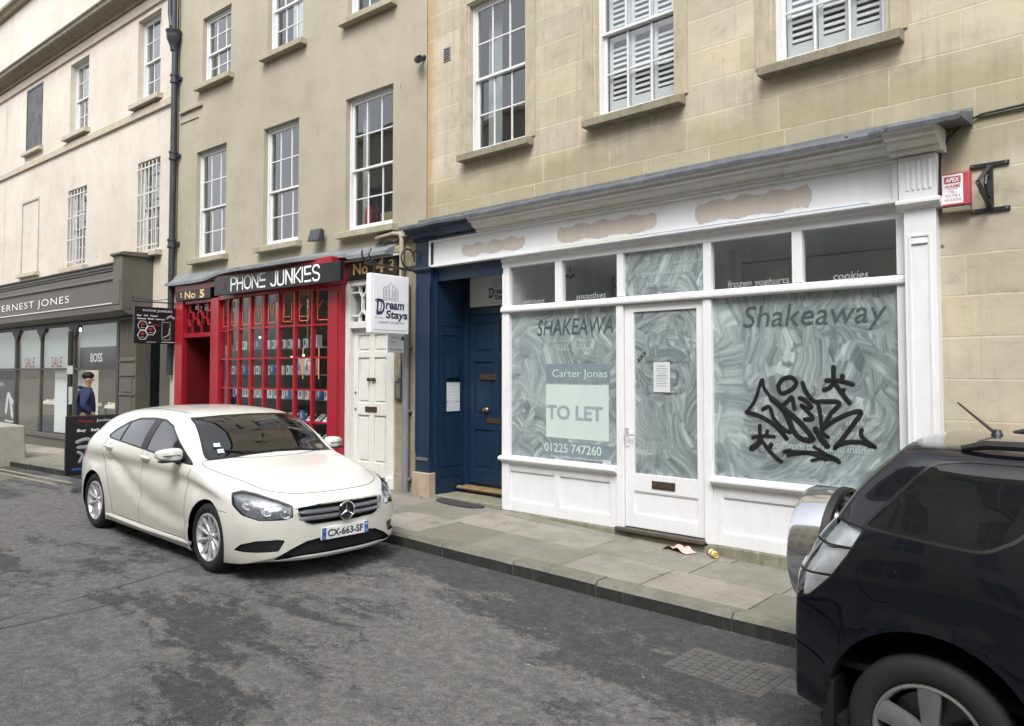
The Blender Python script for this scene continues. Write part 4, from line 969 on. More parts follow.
# bow window: x across, bulging outwards
bu0,bu1=-5.30,-2.02
def bow(u): t=(u-bu0)/(bu1-bu0); return -.05-.15*(1-(2*t-1)**2)**.8
NC=8; us=[bu0+(bu1-bu0)*i/NC for i in range(NC+1)]
rows=[.95,1.27,1.78,2.29,2.805,3.42]
mb=MB()
for i,u in enumerate(us):
    v=bow(u); mb.box(u-.020,u+.020,v-.02,v+.05,.7,3.42)
for z in rows[1:-1]:
    for i in range(NC*2):
        a=bu0+(bu1-bu0)*i/(NC*2); b=bu0+(bu1-bu0)*(i+1)/(NC*2)
        mb.add([(a,bow(a)-.012,z-.014),(b,bow(b)-.012,z-.014),(b,bow(b)+.04,z-.014),(a,bow(a)+.04,z-.014),(a,bow(a)-.012,z+.014),(b,bow(b)-.012,z+.014),(b,bow(b)+.04,z+.014),(a,bow(a)+.04,z+.014)],[(0,1,2,3),(7,6,5,4),(0,4,5,1),(3,2,6,7)])
mb.build('glazing_bars','red_paint',RS)
mb=MB()
for i in range(NC):
    for j in range(len(rows)-1):
        a,b=us[i],us[i+1]; t=[random.uniform(-.0004,.0004) for _ in range(4)]
        mb.quad((a,bow(a)+.015+t[0],rows[j]),(b,bow(b)+.015+t[1],rows[j]),(b,bow(b)+.015+t[2],rows[j+1]),(a,bow(a)+.015+t[3],rows[j+1]))
mb.build('window_glass','shop_glass',RS)
mb=MB()
N=24
for z0,z1,e in ((.2,.95,.03),(.93,1.0,.07),(3.36,3.46,.06)):
    for i in range(N):
        a=bu0+(bu1-bu0)*i/N; b=bu0+(bu1-bu0)*(i+1)/N
        va,vb=bow(a)-e,bow(b)-e
        mb.add([(a,va,z0),(b,vb,z0),(b,vb,z1),(a,va,z1),(a,.06,z0),(b,.06,z0),(b,.06,z1),(a,.06,z1)],[(0,1,2,3),(3,2,6,7),(4,5,1,0)])
mb.build('stall_riser','red_paint',RS,merge=True)
# fascia sign: dark panel carried forward, white thin capitals
SG0=uB(214.3,292,-.4)[0]; SG1=uB(340,280,-.4)[0]
mb=MB(); mb.box(SG0,SG1,-.40,-.33,3.40,3.70,k=0); mb.box(SG0-.05,-2.02,-.33,.05,3.44,3.79,k=1)
FSN=mb.build('fascia_sign',['sign_black','red_paint'],RS,bevel=.004)
STK={'P':[[(0,0),(0,1),(.45,1),(.6,.85),(.6,.62),(.45,.48),(.12,.48)]],'H':[[(0,0),(0,1)],[(.6,0),(.6,1)],[(.12,.5),(.6,.5)]],
'O':[[(.35,0),(.1,.12),(0,.4),(0,.65),(.12,.9),(.35,1),(.58,.9),(.7,.65),(.7,.4),(.6,.12),(.35,0)]],'N':[[(0,0),(0,1)],[(0,1),(.62,0)],[(.62,0),(.62,1)]],
'E':[[(.55,1),(.0,1)],[(0,.5),(.55,.5)],[(.0,0),(.55,0)],[(0,1),(0,.62)],],'J':[[(.5,1),(.5,.2),(.38,0),(.15,0),(.0,.15)]],'U':[[(0,1),(0,.2),(.15,0),(.45,0),(.6,.2),(.6,1)]],
'K':[[(0,0),(0,1)],[(.6,1),(.1,.5),(.6,0)]],'I':[[(0,0),(0,1)]],'S':[[(.58,.85),(.45,1),(.15,1),(0,.82),(.08,.58),(.5,.42),(.6,.2),(.45,0),(.12,0),(0,.15)]]}
ADV={'P':.74,'H':.82,'O':.88,'N':.84,'E':.76,'J':.72,'U':.84,'K':.78,'I':.24,'S':.8,' ':.4}
def stroke_text(mb,txt,mp,u0,u1,z0,z1,w,k=None):
    tot=sum(ADV[c] for c in txt)-.15; s=(u1-u0)/tot; x=u0; h=z1-z0
    for c in txt:
        for st in STK.get(c,[]): mb.stroke([(x+a*s,z0+b*h) for a,b in st],w,mp,t=.004,smooth=c in 'OSJU',k=k)
        x+=ADV[c]*s
a=uB(231,296,-.4); b=uB(320,269,-.4)
mb=MB(); stroke_text(mb,'PHONE JUNKIES',front(-.402),a[0],b[0],3.455,3.675,.034); mb.build('sign_letters','letter_white',FSN,smooth=True)
mb=MB(); q=uB(227,291,-.4)
mb.stroke([(q[0]-.04,3.62),(q[0]-.10,3.60),(q[0]-.04,3.55),(q[0]-.12,3.49)],.025,front(-.402)); mb.build('sign_flash','dark_red',FSN)
# orange line drawings of handsets in the top row of panes
mb=MB()
for i in range(NC):
    a,b=us[i],us[i+1]; c=(a+b)/2; w=.11; v=min(bow(a),bow(b))+.005; mp=(lambda sl,c0,v0:(lambda x,y,d:(x,v0+(x-c0)*sl-d,y)))((bow(b)-bow(a))/(b-a),c,(bow(a)+bow(b))/2+.008)
    zb,zt=2.88,3.36
    mb.stroke([(c-w+.02,zb),(c+w-.02,zb),(c+w,zb+.02),(c+w,zt-.02),(c+w-.02,zt),(c-w+.02,zt),(c-w,zt-.02),(c-w,zb+.02),(c-w+.02,zb)],.014,mp,smooth=False)
    if i in (1,6): mb.stroke([(c-w,zb+.07),(c+w,zb+.07)],.010,mp,smooth=False); mb.stroke([(c-w,zt-.06),(c+w,zt-.06)],.010,mp,smooth=False)
    if i==3: mb.stroke([(c-w,3.12),(c-.04,3.12),(c-.015,3.20),(c+.02,3.03),(c+.04,3.12),(c+w,3.12)],.011,mp,smooth=False)
    if i==4: mb.stroke([(c,3.23),(c-.04,3.14),(c-.03,3.08),(c+.03,3.08),(c+.04,3.14),(c,3.23)],.011,mp); mb.stroke([(c,3.0),(c,3.08)],.01,mp,smooth=False)
    if i==5: mb.stroke([(c-w+.03,zb+.08),(c+w-.05,zb+.08)],.01,mp,smooth=False); mb.stroke([(c-w+.035,zb+.08),(c-w+.035,zt-.05)],.01,mp,smooth=False)
    if i==6: mb.sphere((0,0,-9),.001) if False else mb.stroke([(c-w-.03,3.06),(c-w+.05,3.12),(c-w-.03,3.18)],.012,mp,smooth=False)
    if i==7: mb.stroke([(c-w-.03,3.15),(c-w+.02,3.08),(c-w+.1,3.2)],.014,mp,smooth=False)
    if i==2: mb.stroke([(c-.06,3.1),(c-.02,3.17),(c+.02,3.08),(c+.07,3.2)],.011,mp,smooth=False)
mb.build('handset_drawings','neon_orange',RS)
# lead roof over the shop, sagging
mb=MB(); N=40
def lr(t,u,v,z): return (u,v,z)
for i in range(N):
    a=-7.15+6.62*i/N; b=-7.15+6.62*(i+1)/N
    def prf(u):
        t=(u+7.15)/6.62; o=-.20-.34*math.sin(math.pi*min(1,max(0,(u+5.6)/4.1)))**1.0*(1 if -5.6<u<-1.5 else 0); zf=3.79+.05*t+.012*math.sin(u*2.3); zw=3.955-.0*t+.02*math.sin(u*1.7)
        if u>-1.45: o=-.30; zf=3.78; zw=3.94
        return [(u,.01,zw),(u,-.02,zw-.01),(u,o+.05,zf+.02),(u,o,zf),(u,o-.004,zf-.055),(u,o+.04,zf-.05),(u,.01,zf-.05)]
    P,Q=prf(a),prf(b)
    for j in range(6): mb.quad(P[j],Q[j],Q[j+1],P[j+1])
mb.add(prf(-7.15),[(0,1,2,3,4,5,6)]); mb.add(prf(-.53),[(6,5,4,3,2,1,0)])
mb.build('lead_roof','slate_lead',RS,merge=True,smooth=True)
# interior with shelves
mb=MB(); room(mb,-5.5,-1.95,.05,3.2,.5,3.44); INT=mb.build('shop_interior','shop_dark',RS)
mb=MB(); SH=[.93,1.27,1.62,2.02,2.46]
for z in SH: mb.mark(); mb.box(-5.2,-2.1,.02,.42,z-.012,z)
for u in (-5.1,-4.2,-3.3,-2.4): mb.mark(); mb.cyl((u,.40,.5),(u,.40,3.3),.012,6)
mb.build('shelf_post','glass_shelf',INT)
emis('led_warm',(1.,.36,.12),.7); emis('led_white',(1.,.95,.85),2.2)
mb=MB()
for u,z in ((-4.9,2.7),(-3.55,2.35),(-3.9,2.32),(-2.75,3.0)): mb.mark(); mb.sphere((u,.5,z),.02)
emis('shop_fill',(1.,.93,.84),22.)
mb.build('spot_lamp','led_white',INT)
mb=MB(); mb.box(-4.9,-2.3,.09,.12,3.42,3.43); mb.build('hidden_fill_strip','shop_fill',INT)  # added emitter, hidden behind the fascia, to brighten the shelves and goods
mb=MB()
for u in (-2.90,-2.48): mb.mark(); mb.box(u-.004,u+.004,.03,.036,1.95,2.45)
mb.build('led_strip','led_warm',INT)
# goods in the window: boxed phones as single things, copied along the shelves
simple('box_white',(.66,.67,.69),.5); simple('box_blue',(.08,.16,.40),.5); simple('box_black',(.03,.03,.035),.4); simple('box_orange',(.6,.14,.05),.5); simple('box_green',(.15,.35,.12),.5)
def goods(name,label,group,w,d,h,m,pic,tilt=0):
    t=thing(name,label,'phone box',(0,0,0),FB,group)
    a=MB(); a.box(-w/2,w/2,-d/2,d/2,0,h); a.build('carton',m,t,bevel=.002)
    p=MB(); rect(p,-w*.22,w*.22,h*.25,h*.8,front(-d/2-.001),0); p.build('picture',pic,t)
    if tilt: t.rotation_euler=(t.rotation_euler[0]-tilt,t.rotation_euler[1],t.rotation_euler[2])
    return t
def place(t,u,v,z,i,first):
    o=t if first else copy_tree(t)
    o.location=FB@Vector((u,v,z)); return o
rr=random.Random(3)
T1=goods('phone_box','small white phone box standing upright on a shelf in the red shop window','boxed phones standing in the shop window',.085,.05,.15,'box_white','box_black')
n=0
for z,u0,u1,st in ((1.62,-5.05,-2.3,.135),(2.02,-5.1,-3.2,.15),(2.46,-5.0,-2.8,.22)):
    u=u0
    while u<u1: place(T1,u,.12+rr.uniform(-.02,.02),z,n,n==0); n+=1; u+=st+rr.uniform(-.02,.04)
T2=goods('phone_display','phone on a sloping stand low in the red shop window','phones lying on sloping stands',.12,.015,.17,'box_white','mid_grey',.9)
n=0
for z in (1.27,.95):
    u=-5.0
    while u<-2.25: place(T2,u,.05+rr.uniform(-.02,.03),z,n,n==0); n+=1; u+=.20+rr.uniform(-.03,.07)
T3=goods('case_box','coloured accessory box among the white phone boxes in the red shop window','coloured accessory boxes',.10,.05,.17,'box_blue','box_white')
n=0
for u,z in ((-2.45,1.62),(-4.6,2.02),(-4.2,2.46),(-3.75,2.02),(-3.3,1.62),(-4.85,1.62),(-3.6,2.46),(-2.9,1.27)): place(T3,u,.03,z,n,n==0); n+=1
def headphone_box(name,label,u,z,s):
    t=thing(name,label,'box',(u,0,z),FB)
    a=MB(); a.box(u-.12*s,u+.12*s,.02,.12,z,z+.26*s); a.build('carton','box_white',t,bevel=.003)
    p=MB(); fm=front(.018); c=z+.14*s
    p.stroke([(u-.055*s,c-.04*s),(u-.06*s,c+.02*s),(u-.035*s,c+.07*s),(u,c+.085*s),(u+.035*s,c+.07*s),(u+.06*s,c+.02*s),(u+.055*s,c-.04*s)],.014*s,fm); p.stroke([(u-.052*s,c-.06*s),(u-.052*s,c)],.03*s,fm,smooth=False); p.stroke([(u+.052*s,c-.06*s),(u+.052*s,c)],.03*s,fm,smooth=False)
    p.build('picture','box_black',t)
headphone_box('headphone_box','large white headphone box nearest the right side of the red shop window',-2.72,2.02,1.05)
headphone_box('headphone_box','smaller white headphone box left of the largest one in the red shop window',-3.04,2.02,1.0)
headphone_box('headphone_box','white boxed headphones on the upper shelf in the red shop window',-2.60,2.46,.75)
mb=MB(); mb.box(-2.83,-2.60,.10,.2,1.62,1.70); tagm(mb.build('orange_pack','box_orange',None,bevel=.006),'flat orange packet on the middle shelf of the red shop window','packet',FB)
# ================================================================ white door no. 4
ND=thing('white_entrance','white six panel front door with octagon fanlight between the red shop and the stone pier','doorway',(-1.2,0,0),FB)
mb=MB(); mb.box(-1.70,-1.60,-.06,.15,.2,3.45); mb.box(-.80,-.70,-.06,.15,.2,3.45) if False else None
mb.box(-.76,-.62,-.04,.16,.55,3.45); mb.box(-1.60,-.76,-.05,.1,3.36,3.45); mb.box(-1.60,-.76,-.05,.1,2.72,2.82); mb.box(-.78,-.60,-.06,.16,.2,.55)
mb.build('door_frame','door_white',ND,bevel=.005)
mb=MB(); d0,d1=-1.60,-.76; V=.03; cx=(d0+d1)/2
mb.box(d0,d0+.10,V,V+.04,.52,2.72); mb.box(d1-.10,d1,V,V+.04,.52,2.72); mb.box(cx-.05,cx+.05,V+.001,V+.04,.52,2.72)
for c,d in ((.52,.72),(1.42,1.60),(2.28,2.37),(2.62,2.72)):
    for a,b in ((d0+.10,cx-.05),(cx+.05,d1-.10)): mb.box(a,b,V+.0015,V+.04,c,d)
mb.box(d0+.05,d1-.05,V+.024,V+.036,.55,2.7)
for a,b in ((d0+.10,cx-.05),(cx+.05,d1-.10)):
    for c,d in ((.72,1.42),(1.60,2.28),(2.37,2.62)): mb.box(a+.035,b-.035,V+.012,V+.026,c+.035,d-.035)
D4=mb.build('front_door','door_white',ND,bevel=.004)
mb=MB(); mb.box(cx-.14,cx+.12,V-.012,V,1.47,1.55); mb.build('letter_box','old_brass',D4,bevel=.004)
mb=MB()
for x in (cx-.045,cx+.045): mb.mark(); mb.lathe([(0,-.05),(.025,-.045),(.03,-.03),(.015,-.012),(.03,-.004),(.03,.01)],(x,V,1.95),(0,1,0),16)
mb.build('door_knob','old_brass',D4,smooth=True)
mb=MB()
for z in (1.75,1.5): mb.mark(); mb.cyl((d0+.05,V-.008,z),(d0+.05,V+.01,z),.018,12)
mb.build('keyhole','dark_grey',D4)
mb=MB(); z0,z1=2.82,3.36; zc=(z0+z1)/2
oc=[(cx-.17,zc+.10),(cx-.17,zc-.10),(cx-.08,zc-.17),(cx+.08,zc-.17),(cx+.17,zc-.10),(cx+.17,zc+.10),(cx+.08,zc+.17),(cx-.08,zc+.17)]
for k in range(8): bar(mb,oc[k],oc[(k+1)%8],.03,-.03+.0006*k,.05)
for x in (-.24,.08,-.08,.24): 
    bar(mb,(cx+x*.99,zc+.17),(cx+x*.99,z1),.028,-.026,.05); bar(mb,(cx+x*1.01,zc-.17),(cx+x*1.01,z0),.028,-.025,.05)
for s in (-1,1):
    for y in (.10,-.10): bar(mb,(cx+s*.17,zc+y),(cx+s*.24,zc+y*1.75),.028,-.024,.05); 
    bar(mb,(cx+s*.24,zc+.175),(cx+s*.42,zc+.175),.028,-.023,.05); bar(mb,(cx+s*.24,zc-.175),(cx+s*.42,zc-.175),.028,-.0225,.05)
mb.build('fanlight_lattice','door_white',ND)
mb=MB(); mb.quad((-1.6,.06,2.82),(-.76,.06,2.82),(-.76,.06,3.36),(-1.6,.06,3.36)); mb.build('fanlight_glass','shop_glass',ND)
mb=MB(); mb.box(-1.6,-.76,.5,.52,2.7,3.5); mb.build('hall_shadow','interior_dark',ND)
mb=MB(); mb.box(-1.66,-.50,-.10,-.04,3.46,3.72,k=0); fb=front(-.102)
put_text(mb,'No',fb,-1.30,3.60,w=.34,h=.17,d=.002,bold=.03,k=1); put_text(mb,'4',fb,-.86,3.61,w=.19,h=.20,d=.002,bold=.03,k=1); mb.stroke([(-.66,3.66),(-.60,3.67),(-.58,3.62),(-.63,3.60),(-.58,3.58),(-.60,3.53),(-.66,3.54)],.022,fb,k=1)
mb.box(-1.70,-.42,-.14,-.02,3.722,3.745,k=2); mb.build('number_panel',['sign_brown','gold_leaf','cornice_paint'],ND)
# intercom, pipe, broken stone band, cables
IC=thing('intercom','grey door entry intercom with silver keypad beside the white door','intercom',(-.5,0,1.8),FB)
mb=MB(); mb.box(-.58,-.44,-.055,-.012,1.66,1.94); mb.build('case','dark_grey',IC,bevel=.008)
mb=MB(); mb.box(-.555,-.465,-.06,-.054,1.69,1.90); mb.build('keypad','chrome',IC)
mb=MB(); mb.box(-.56,-.46,-.05,-.012,1.97,2.18); mb.build('buzzer','sill_stone',IC,bevel=.006)
GP=thing('grey_downpipe','slim grey downpipe running down the stone pier beside the blue pilaster','pipe',(-.32,0,2),FB)
mb=MB(); mb.tube([(-.32,-.08,.20),(-.32,-.08,3.30)],.05,14); mb.build('pipe','pipe_grey',GP,smooth=True)
mb=MB()
for z in (.55,1.5,2.4): mb.mark(); mb.box(-.39,-.25,-.09,-.01,z,z+.03)
mb.build('clip','pipe_grey',GP)
mb=MB(); mb.tube([(-.40,-.10,2.9),(-.40,-.10,3.95),(-.42,-.10,4.02),(-.6,-.08,4.05),(-1.0,-.05,4.03)],.035,10); mb.tube([(-.40,-.10,3.98),(-.2,-.10,4.02),(-.1,-.06,4.02)],.03,10)
tagm(mb.build('pale_pipe','beige_trim',None,smooth=True),'cream painted pipe with elbow above the white door number panel','pipe',FB)
mb=MB(); mb.box(-.95,-.42,-.12,.0,3.76,3.86); mb.box(-.92,-.45,-.06,.01,3.862,4.02); mb.box(-.42,-.05,-.05,0.01,3.55,4.04); mb.build('broken_cornice','pier_stone',BB,bevel=.012)
mb=MB()
for k in range(6):
    pts=[(-1.0+.02*k,-.08,3.90+.018*k)]
    for j in range(1,7): pts.append((-1.0+.13*j,-.09-.02*math.sin(j+k),3.90+.02*k-.02*math.sin(j*1.3+k*2)))
    mb.tube(pts,.006,5)
mb.tube([(-.44,-.11,3.6),(-.45,-.1,3.2),(-.43,-.08,2.4),(-.44,-.05,2.0)],.009,5)
tagm(mb.build('cable_bundle','cable_black',None,smooth=True),'tangle of black cables on the broken stone above the white door','cables',FB)
# hanging white sign
DS=thing('white_hanging_sign','white framed hanging sign with dark blue hand lettering on a wrought iron bracket','hanging sign',(-.08,0,3.4),FB)
mb=MB(); mb.box(-.125,-.035,-.965,-.295,2.575,3.355,k=0)
mb.build('frame','sign_white',DS,bevel=.008)
mb=MB(); mb.box(-.034,-.030,-.92,-.34,2.62,3.31,k=0); mb.box(-.130,-.126,-.92,-.34,2.62,3.31,k=0); mp=right(-.029)
dream(mb,mp,-.63,2.96,.78); mb.build('face',['sign_white','letter_dark'],DS)
mb=MB(); mb.box(-.10,-.05,-.035,-.002,3.24,3.80); mb.tube([(-.075,-.02,3.46),(-.075,-1.03,3.48)],.018,6)
pts=[(-.075,-.02,3.62),(-.075,-.10,3.66),(-.075,-.12,3.72)]
mb.tube([(-.075,-.28+.12*math.cos(a),3.62+.13*math.sin(a)) for a in [i*math.pi/9-.3 for i in range(15)]],.012,6)
mb.tube([(-.075,-.98+.10*math.cos(a)-.0,3.60+.11*math.sin(a)) for a in [math.pi*.9+i*math.pi/9 for i in range(9)]],.012,6)
mb.tube([(-.075,-.80,3.48),(-.075,-.92,3.52),(-.075,-.97,3.60),(-.075,-.93,3.68)],.012,6)
mb.tube([(-.075,-.05,3.76),(-.075,-.15,3.74),(-.075,-.2,3.66)],.010,6)
for v in (-.88,-.38): mb.tube([(-.075,v,3.35),(-.075,v,3.47)],.008,6)
mb.build('bracket','black_iron',DS,smooth=True)
PS=thing('parking_sign','small white notice sign on a bracket below the hanging sign','sign',(-.3,0,2.6),FB)
mb=MB(); mb.box(-.33,-.318,-.42,-.12,2.33,2.66,k=0); mp=right(-.317)
for t,y,z,w,h in (('loading only',-.27,2.60,.2,.03),('at any time',-.27,2.54,.18,.03),('Taxis',-.33,2.48,.1,.03),('Sun Day',-.27,2.37,.22,.045)): put_text(mb,t,mp,y,z,w=w,h=h,k=1)
rect(mb,-.17,-.13,2.50,2.56,mp,.001,1)
mb.build('plate',['sign_white','letter_dark'],PS); mb=MB(); mb.tube([(-.33,-.12,2.5),(-.33,0,2.5)],.014,6); mb.build('bracket','black_iron',PS)
# floodlight and camera
FLD=thing('wall_floodlight','square grey floodlight fixed below the first floor windows of the beige building','floodlight',(-2.35,0,4.2),FB)
mb=MB(); mb.add([(-2.48,-.06,4.14),(-2.24,-.06,4.14),(-2.24,-.06,4.30),(-2.48,-.06,4.30),(-2.50,-.20,4.12),(-2.22,-.20,4.12),(-2.22,-.14,4.32),(-2.50,-.14,4.32)],[(0,1,2,3),(4,5,6,7),(0,4,5,1),(1,5,6,2),(2,6,7,3),(3,7,4,0)]); mb.build('housing','dark_grey',FLD,bevel=.006)
mb=MB(); mb.add([(-2.485,-.203,4.135),(-2.235,-.203,4.135),(-2.235,-.146,4.31),(-2.485,-.146,4.31)],[(0,1,2,3)]); mb.build('lens','dusty_glass',FLD); mb=MB(); mb.box(-2.39,-2.33,-.06,0,4.18,4.26); mb.build('bracket','black_iron',FLD)
CM=thing('security_camera','small black security camera on the party line of beige and stone buildings','camera',(-.08,0,6.45),FB)
mb=MB(); mb.lathe([(0,-.10),(.045,-.10),(.05,-.08),(.05,.08),(.04,.10),(0,.10)],(-.05,-.12,6.44),(.8,-.5,-.25),16); mb.build('body','black_plastic',CM,smooth=True)
mb=MB(); mb.tube([(-.06,0,6.50),(-.06,-.10,6.47)],.02,8); mb.cyl((-.06,-.012,6.50),(-.06,0,6.50),.04,12); mb.build('bracket','black_plastic',CM)
# things seen behind the right first floor window
EX=thing('fire_extinguisher','red fire extinguisher standing inside the first floor window above the white door','fire extinguisher',(-1.58,.3,4.26),FB)
mb=MB(); mb.lathe([(0,0),(.07,0),(.07,.30),(.05,.36),(.02,.38),(.02,.42),(0,.42)],(-1.58,.3,4.26),(0,0,1),14); mb.build('cylinder','extinguisher_red',EX,smooth=True); mb=MB(); mb.box(-1.61,-1.55,.27,.33,4.68,4.73); mb.build('valve','black_plastic',EX)
mb=MB(); mb.box(-1.30,-1.05,.28,.5,4.26,4.50); tagm(mb.build('cardboard_box','cardboard',None,bevel=.006),'brown cardboard box inside the first floor window above the white door','box',FB)
# black rainwater pipe
DP=thing('black_downpipe','tall black cast iron downpipe with hopper head between the cream and beige buildings','downpipe',(-7.1,0,4),FB)
mb=MB(); mb.tube([(-7.10,-.10,3.9),(-7.10,-.10,8.6)],.056,14); mb.tube([(-7.10,-.10,2.0),(-7.10,-.10,3.9)],.055,14); mb.tube([(-7.08,-.13,8.8),(-7.05,-.14,11.8)],.05,12); mb.build('pipe','pipe_black',DP,smooth=True)
mb=MB()
for z in (4.6,6.35,7.9): mb.mark(); mb.lathe([(.065,-.09),(.083,-.085),(.083,-.05),(.07,-.04),(.07,.04),(.083,.05),(.083,.085),(.065,.09)],(-7.10,-.10,z),(0,0,1),14); mb.box(-7.24,-6.96,-.06,0,z-.03,z+.03)
mb.build('collar','pipe_black',DP,smooth=True)
mb=MB(); mb.lathe([(.06,-.26),(.065,-.2),(.09,-.12),(.13,-.03),(.14,.02),(.14,.10),(.155,.12),(.155,.14),(.12,.14)],(-7.10,-.13,8.72),(0,0,1),10); mb.tube([(-7.24,-.14,11.8),(-7.24,-.14,9.25),(-7.2,-.14,9.1),(-7.15,-.15,8.95)],.045,10); mb.build('hopper','pipe_black',DP,smooth=True)
# ================================================================ cream building
CB=thing('cream_building','long cream rendered building above the taupe jewellery shopfront','building',(-13,0,0),FB)
WC2=[(-8.93,-7.90,7.80,9.63),(-12.54,-11.46,7.82,9.60)]; BLD=(-15.36,-14.34,7.92,9.58)
WC1=[(-8.85,-7.83,4.56,6.51),(-12.53,-11.44,4.57,6.47)]; BL1=(-15.52,-14.40,4.66,6.56)
mb=MB(); wall_sheet(mb,-24,-7.20,3.1,10.02,WC2+WC1,0,.19)
mb2=MB()
for a,b,c,d in WC2+WC1+[BLD,BL1]: pass
mb.quad((-24,8,0),(-7.2,8,0),(-7.2,8,12.2),(-24,8,12.2)); mb.quad((-7.20,.02,3.1),(-7.20,8,3.1),(-7.20,8,12.2),(-7.20,.02,12.2)); mb.quad((-24,0,0),(-24,8,0),(-24,8,12.2),(-24,0,12.2))
mb.box(-24,-7.2,.0,.3,10.2,12.12); mb.build('wall','cream_render',CB)
mb=MB(); mb.box(-24,-7.2,.1,8,11.9,12.0); mb.build('roof','lead',CB)
# blind window recesses are drawn as shallow panels
mb=MB(); a,b,c,d=BLD; mb.box(a,b,-.004,.06,c,d); mb.box(a-.04,b+.04,-.02,.0,d,d+.05); mb.box(a-.05,a,-.02,0,c,d); mb.box(b,b+.03,-.02,0,c,d); mb.box(a-.0,b,-.008,-.004,(c+d)/2,(c+d)/2+.02); mb.build('blind_window','blind_board',CB,label='blind upper window painted dark grey')
mb=MB(); a,b,c,d=BL1; mb.box(a-.05,a,-.025,.0,c,d+.05); mb.box(b,b+.04,-.025,.0,c,d+.05); mb.box(a,b,-.025,.0,d,d+.05); mb.build('blind_recess','cream_trim',CB)
mb=MB(); mb.extr([(-.12,c-.1),(-.12,c-.01),(0,c+.02),(0,c-.1)],a-.12,b+.12); c2=BLD[2]; mb.extr([(-.12,c2-.1),(-.12,c2-.01),(0,c2+.02),(0,c2-.1)],BLD[0]-.12,BLD[1]+.12); mb.build('blind_sill','cream_trim',CB,bevel=.006)
mb=MB()
for a,b,c,d in WC2+WC1:
    room(mb,a-.3,b+.3,.21,3,c-.5,d+.35); mb.quad((a-.3,.21,c-.5),(a,.21,c-.5),(a,.21,d+.35),(a-.3,.21,d+.35)); mb.quad((b,.21,c-.5),(b+.3,.21,c-.5),(b+.3,.21,d+.35),(b,.21,d+.35)); mb.quad((a,.21,c-.5),(b,.21,c-.5),(b,.21,c),(a,.21,c)); mb.quad((a,.21,d),(b,.21,d),(b,.21,d+.35),(a,.21,d+.35))
mb.build('interior','interior_dark',CB)
for i,(a,b,c,d) in enumerate(WC2+WC1):
    w=sash(CB,a+.002,b-.002,c+.02,d-.002,.15,3 if i<2 else 3,2,2,fw=.06)
    sill(CB,w,a-.14,b+.14,c-.005,'cream_trim',.14,.11,.15)
    if i>=2:
        mb=MB(); n=6
        for k in range(n): x=a+.09+(b-a-.18)*k/(n-1); mb.cyl((x,-.03,c+.03),(x,-.03,d-.06),.014,6)
        for q in range(4): z=c+.12+(d-c-.30)*q/3; mb.box(a+.01,b-.01,-.04,-.02,z,z+.03)
        mb.build('window_bars','bar_paint',w)
mb=MB(); 
mb.extr([(0,7.46),(-.055,7.475),(-.055,7.62),(-.03,7.66),(0,7.67)],-24,-7.22); mb.extr([(0,9.73),(-.05,9.745),(-.05,9.80),(0,9.83)],-24,-7.22); mb.build('string_course','cream_trim',CB)
mb=MB(); mb.extr([(0,10.0),(-.05,10.0),(-.07,10.06),(-.14,10.08),(-.2,10.11),(-.32,10.13),(-.35,10.15),(-.36,10.21),(-.40,10.24),(-.40,10.27),(0,10.34)],-24,-7.22); mb.build('cornice','sill_stone',CB)
mb=MB(); mb.extr([(0,12.12),(-.1,12.12),(-.14,12.2),(-.22,12.24),(-.22,12.32),(.3,12.36)],-24,-7.22); mb.build('parapet_coping','sill_stone',CB)
mb=MB(); mb.box(-16.95,-16.93,-.004,0,3.2,9.7); mb.box(-16.75,-16.73,-.004,0,10.35,12.1); mb.build('render_joint','cream_trim',CB)
# ================================================================ jewellery shopfront
JS=thing('taupe_shopfront','taupe grey shopfront with deep fascia, white thin capitals and jewellery windows','shopfront',(-12,0,0),FB)
mb=MB()
mb.box(-20,-8.28,-.58,-.0,3.36,4.12); mb.extr([(-.58,4.12),(-.60,4.14),(-.60,4.17),(-.62,4.19),(-.62,4.24),(-.66,4.265),(-.66,4.29),(0,4.35),(0,4.12)],-20,-8.46)
mb.extr([(-.58,3.93),(-.62,3.95),(-.62,3.98),(-.60,4.0),(-.58,4.0)],-20,-8.46)
mb.extr([(-.56,3.36),(-.60,3.35),(-.60,3.30),(-.55,3.26),(-.45,3.22),(0,3.20),(0,3.36)],-20,-8.05)
mb.box(-8.46,-8.05,-.63,0,3.30,4.40); mb.box(-8.40,-8.11,-.645,-.62,3.42,3.92)
mb.extr([(-.63,4.40),(-.68,4.42),(-.68,4.46),(-.60,4.48),(0,4.50),(0,4.40)],-8.5,-8.0)
mb.build('fascia','taupe_paint',JS,bevel=.006)
mb=MB(); mb.box(-20,-8.55,-.605,-.58,3.45,3.475); mb.build('fascia_trim','cornice_paint',JS)
mb=MB(); a=uB(2,0,-.585); fj=front(-.582); x0=uB(2,311,-.585)[0]; x1=uB(69,303,-.585)[0]
put_text(mb,'ERNEST JONES',fj,(x0+x1)/2,3.655,w=x1-x0,h=.215,d=.006,bold=-.008,space=1.12); mb.build('sign_letters','letter_white',JS)
mb=MB()
mb.box(-8.85,-8.10,-.30,.0,.15,3.20); mb.box(-8.80,-8.15,-.33,-.29,.15,.65)
for z0,z1 in ((.75,1.55),(1.65,1.95)) : mb.box(-8.70,-8.25,-.315,-.295,z0,z1)
for z0,z1 in ((1.98,2.02),(2.28,2.32),(1.58,1.62)): mb.box(-8.82,-8.13,-.33,-.29,z0,z1)
for i in range(7): x=-8.78+i*.105; mb.cyl((x,-.30,2.40),(x,-.30,3.15),.028,8)
mb.build('pilaster','taupe_paint',JS,bevel=.005)
mb=MB(); mb.box(-20,-8.85,-.28,0,pz(-20)-.1,.52); mb.box(-20,-8.85,-.32,-.27,.50,.60); 
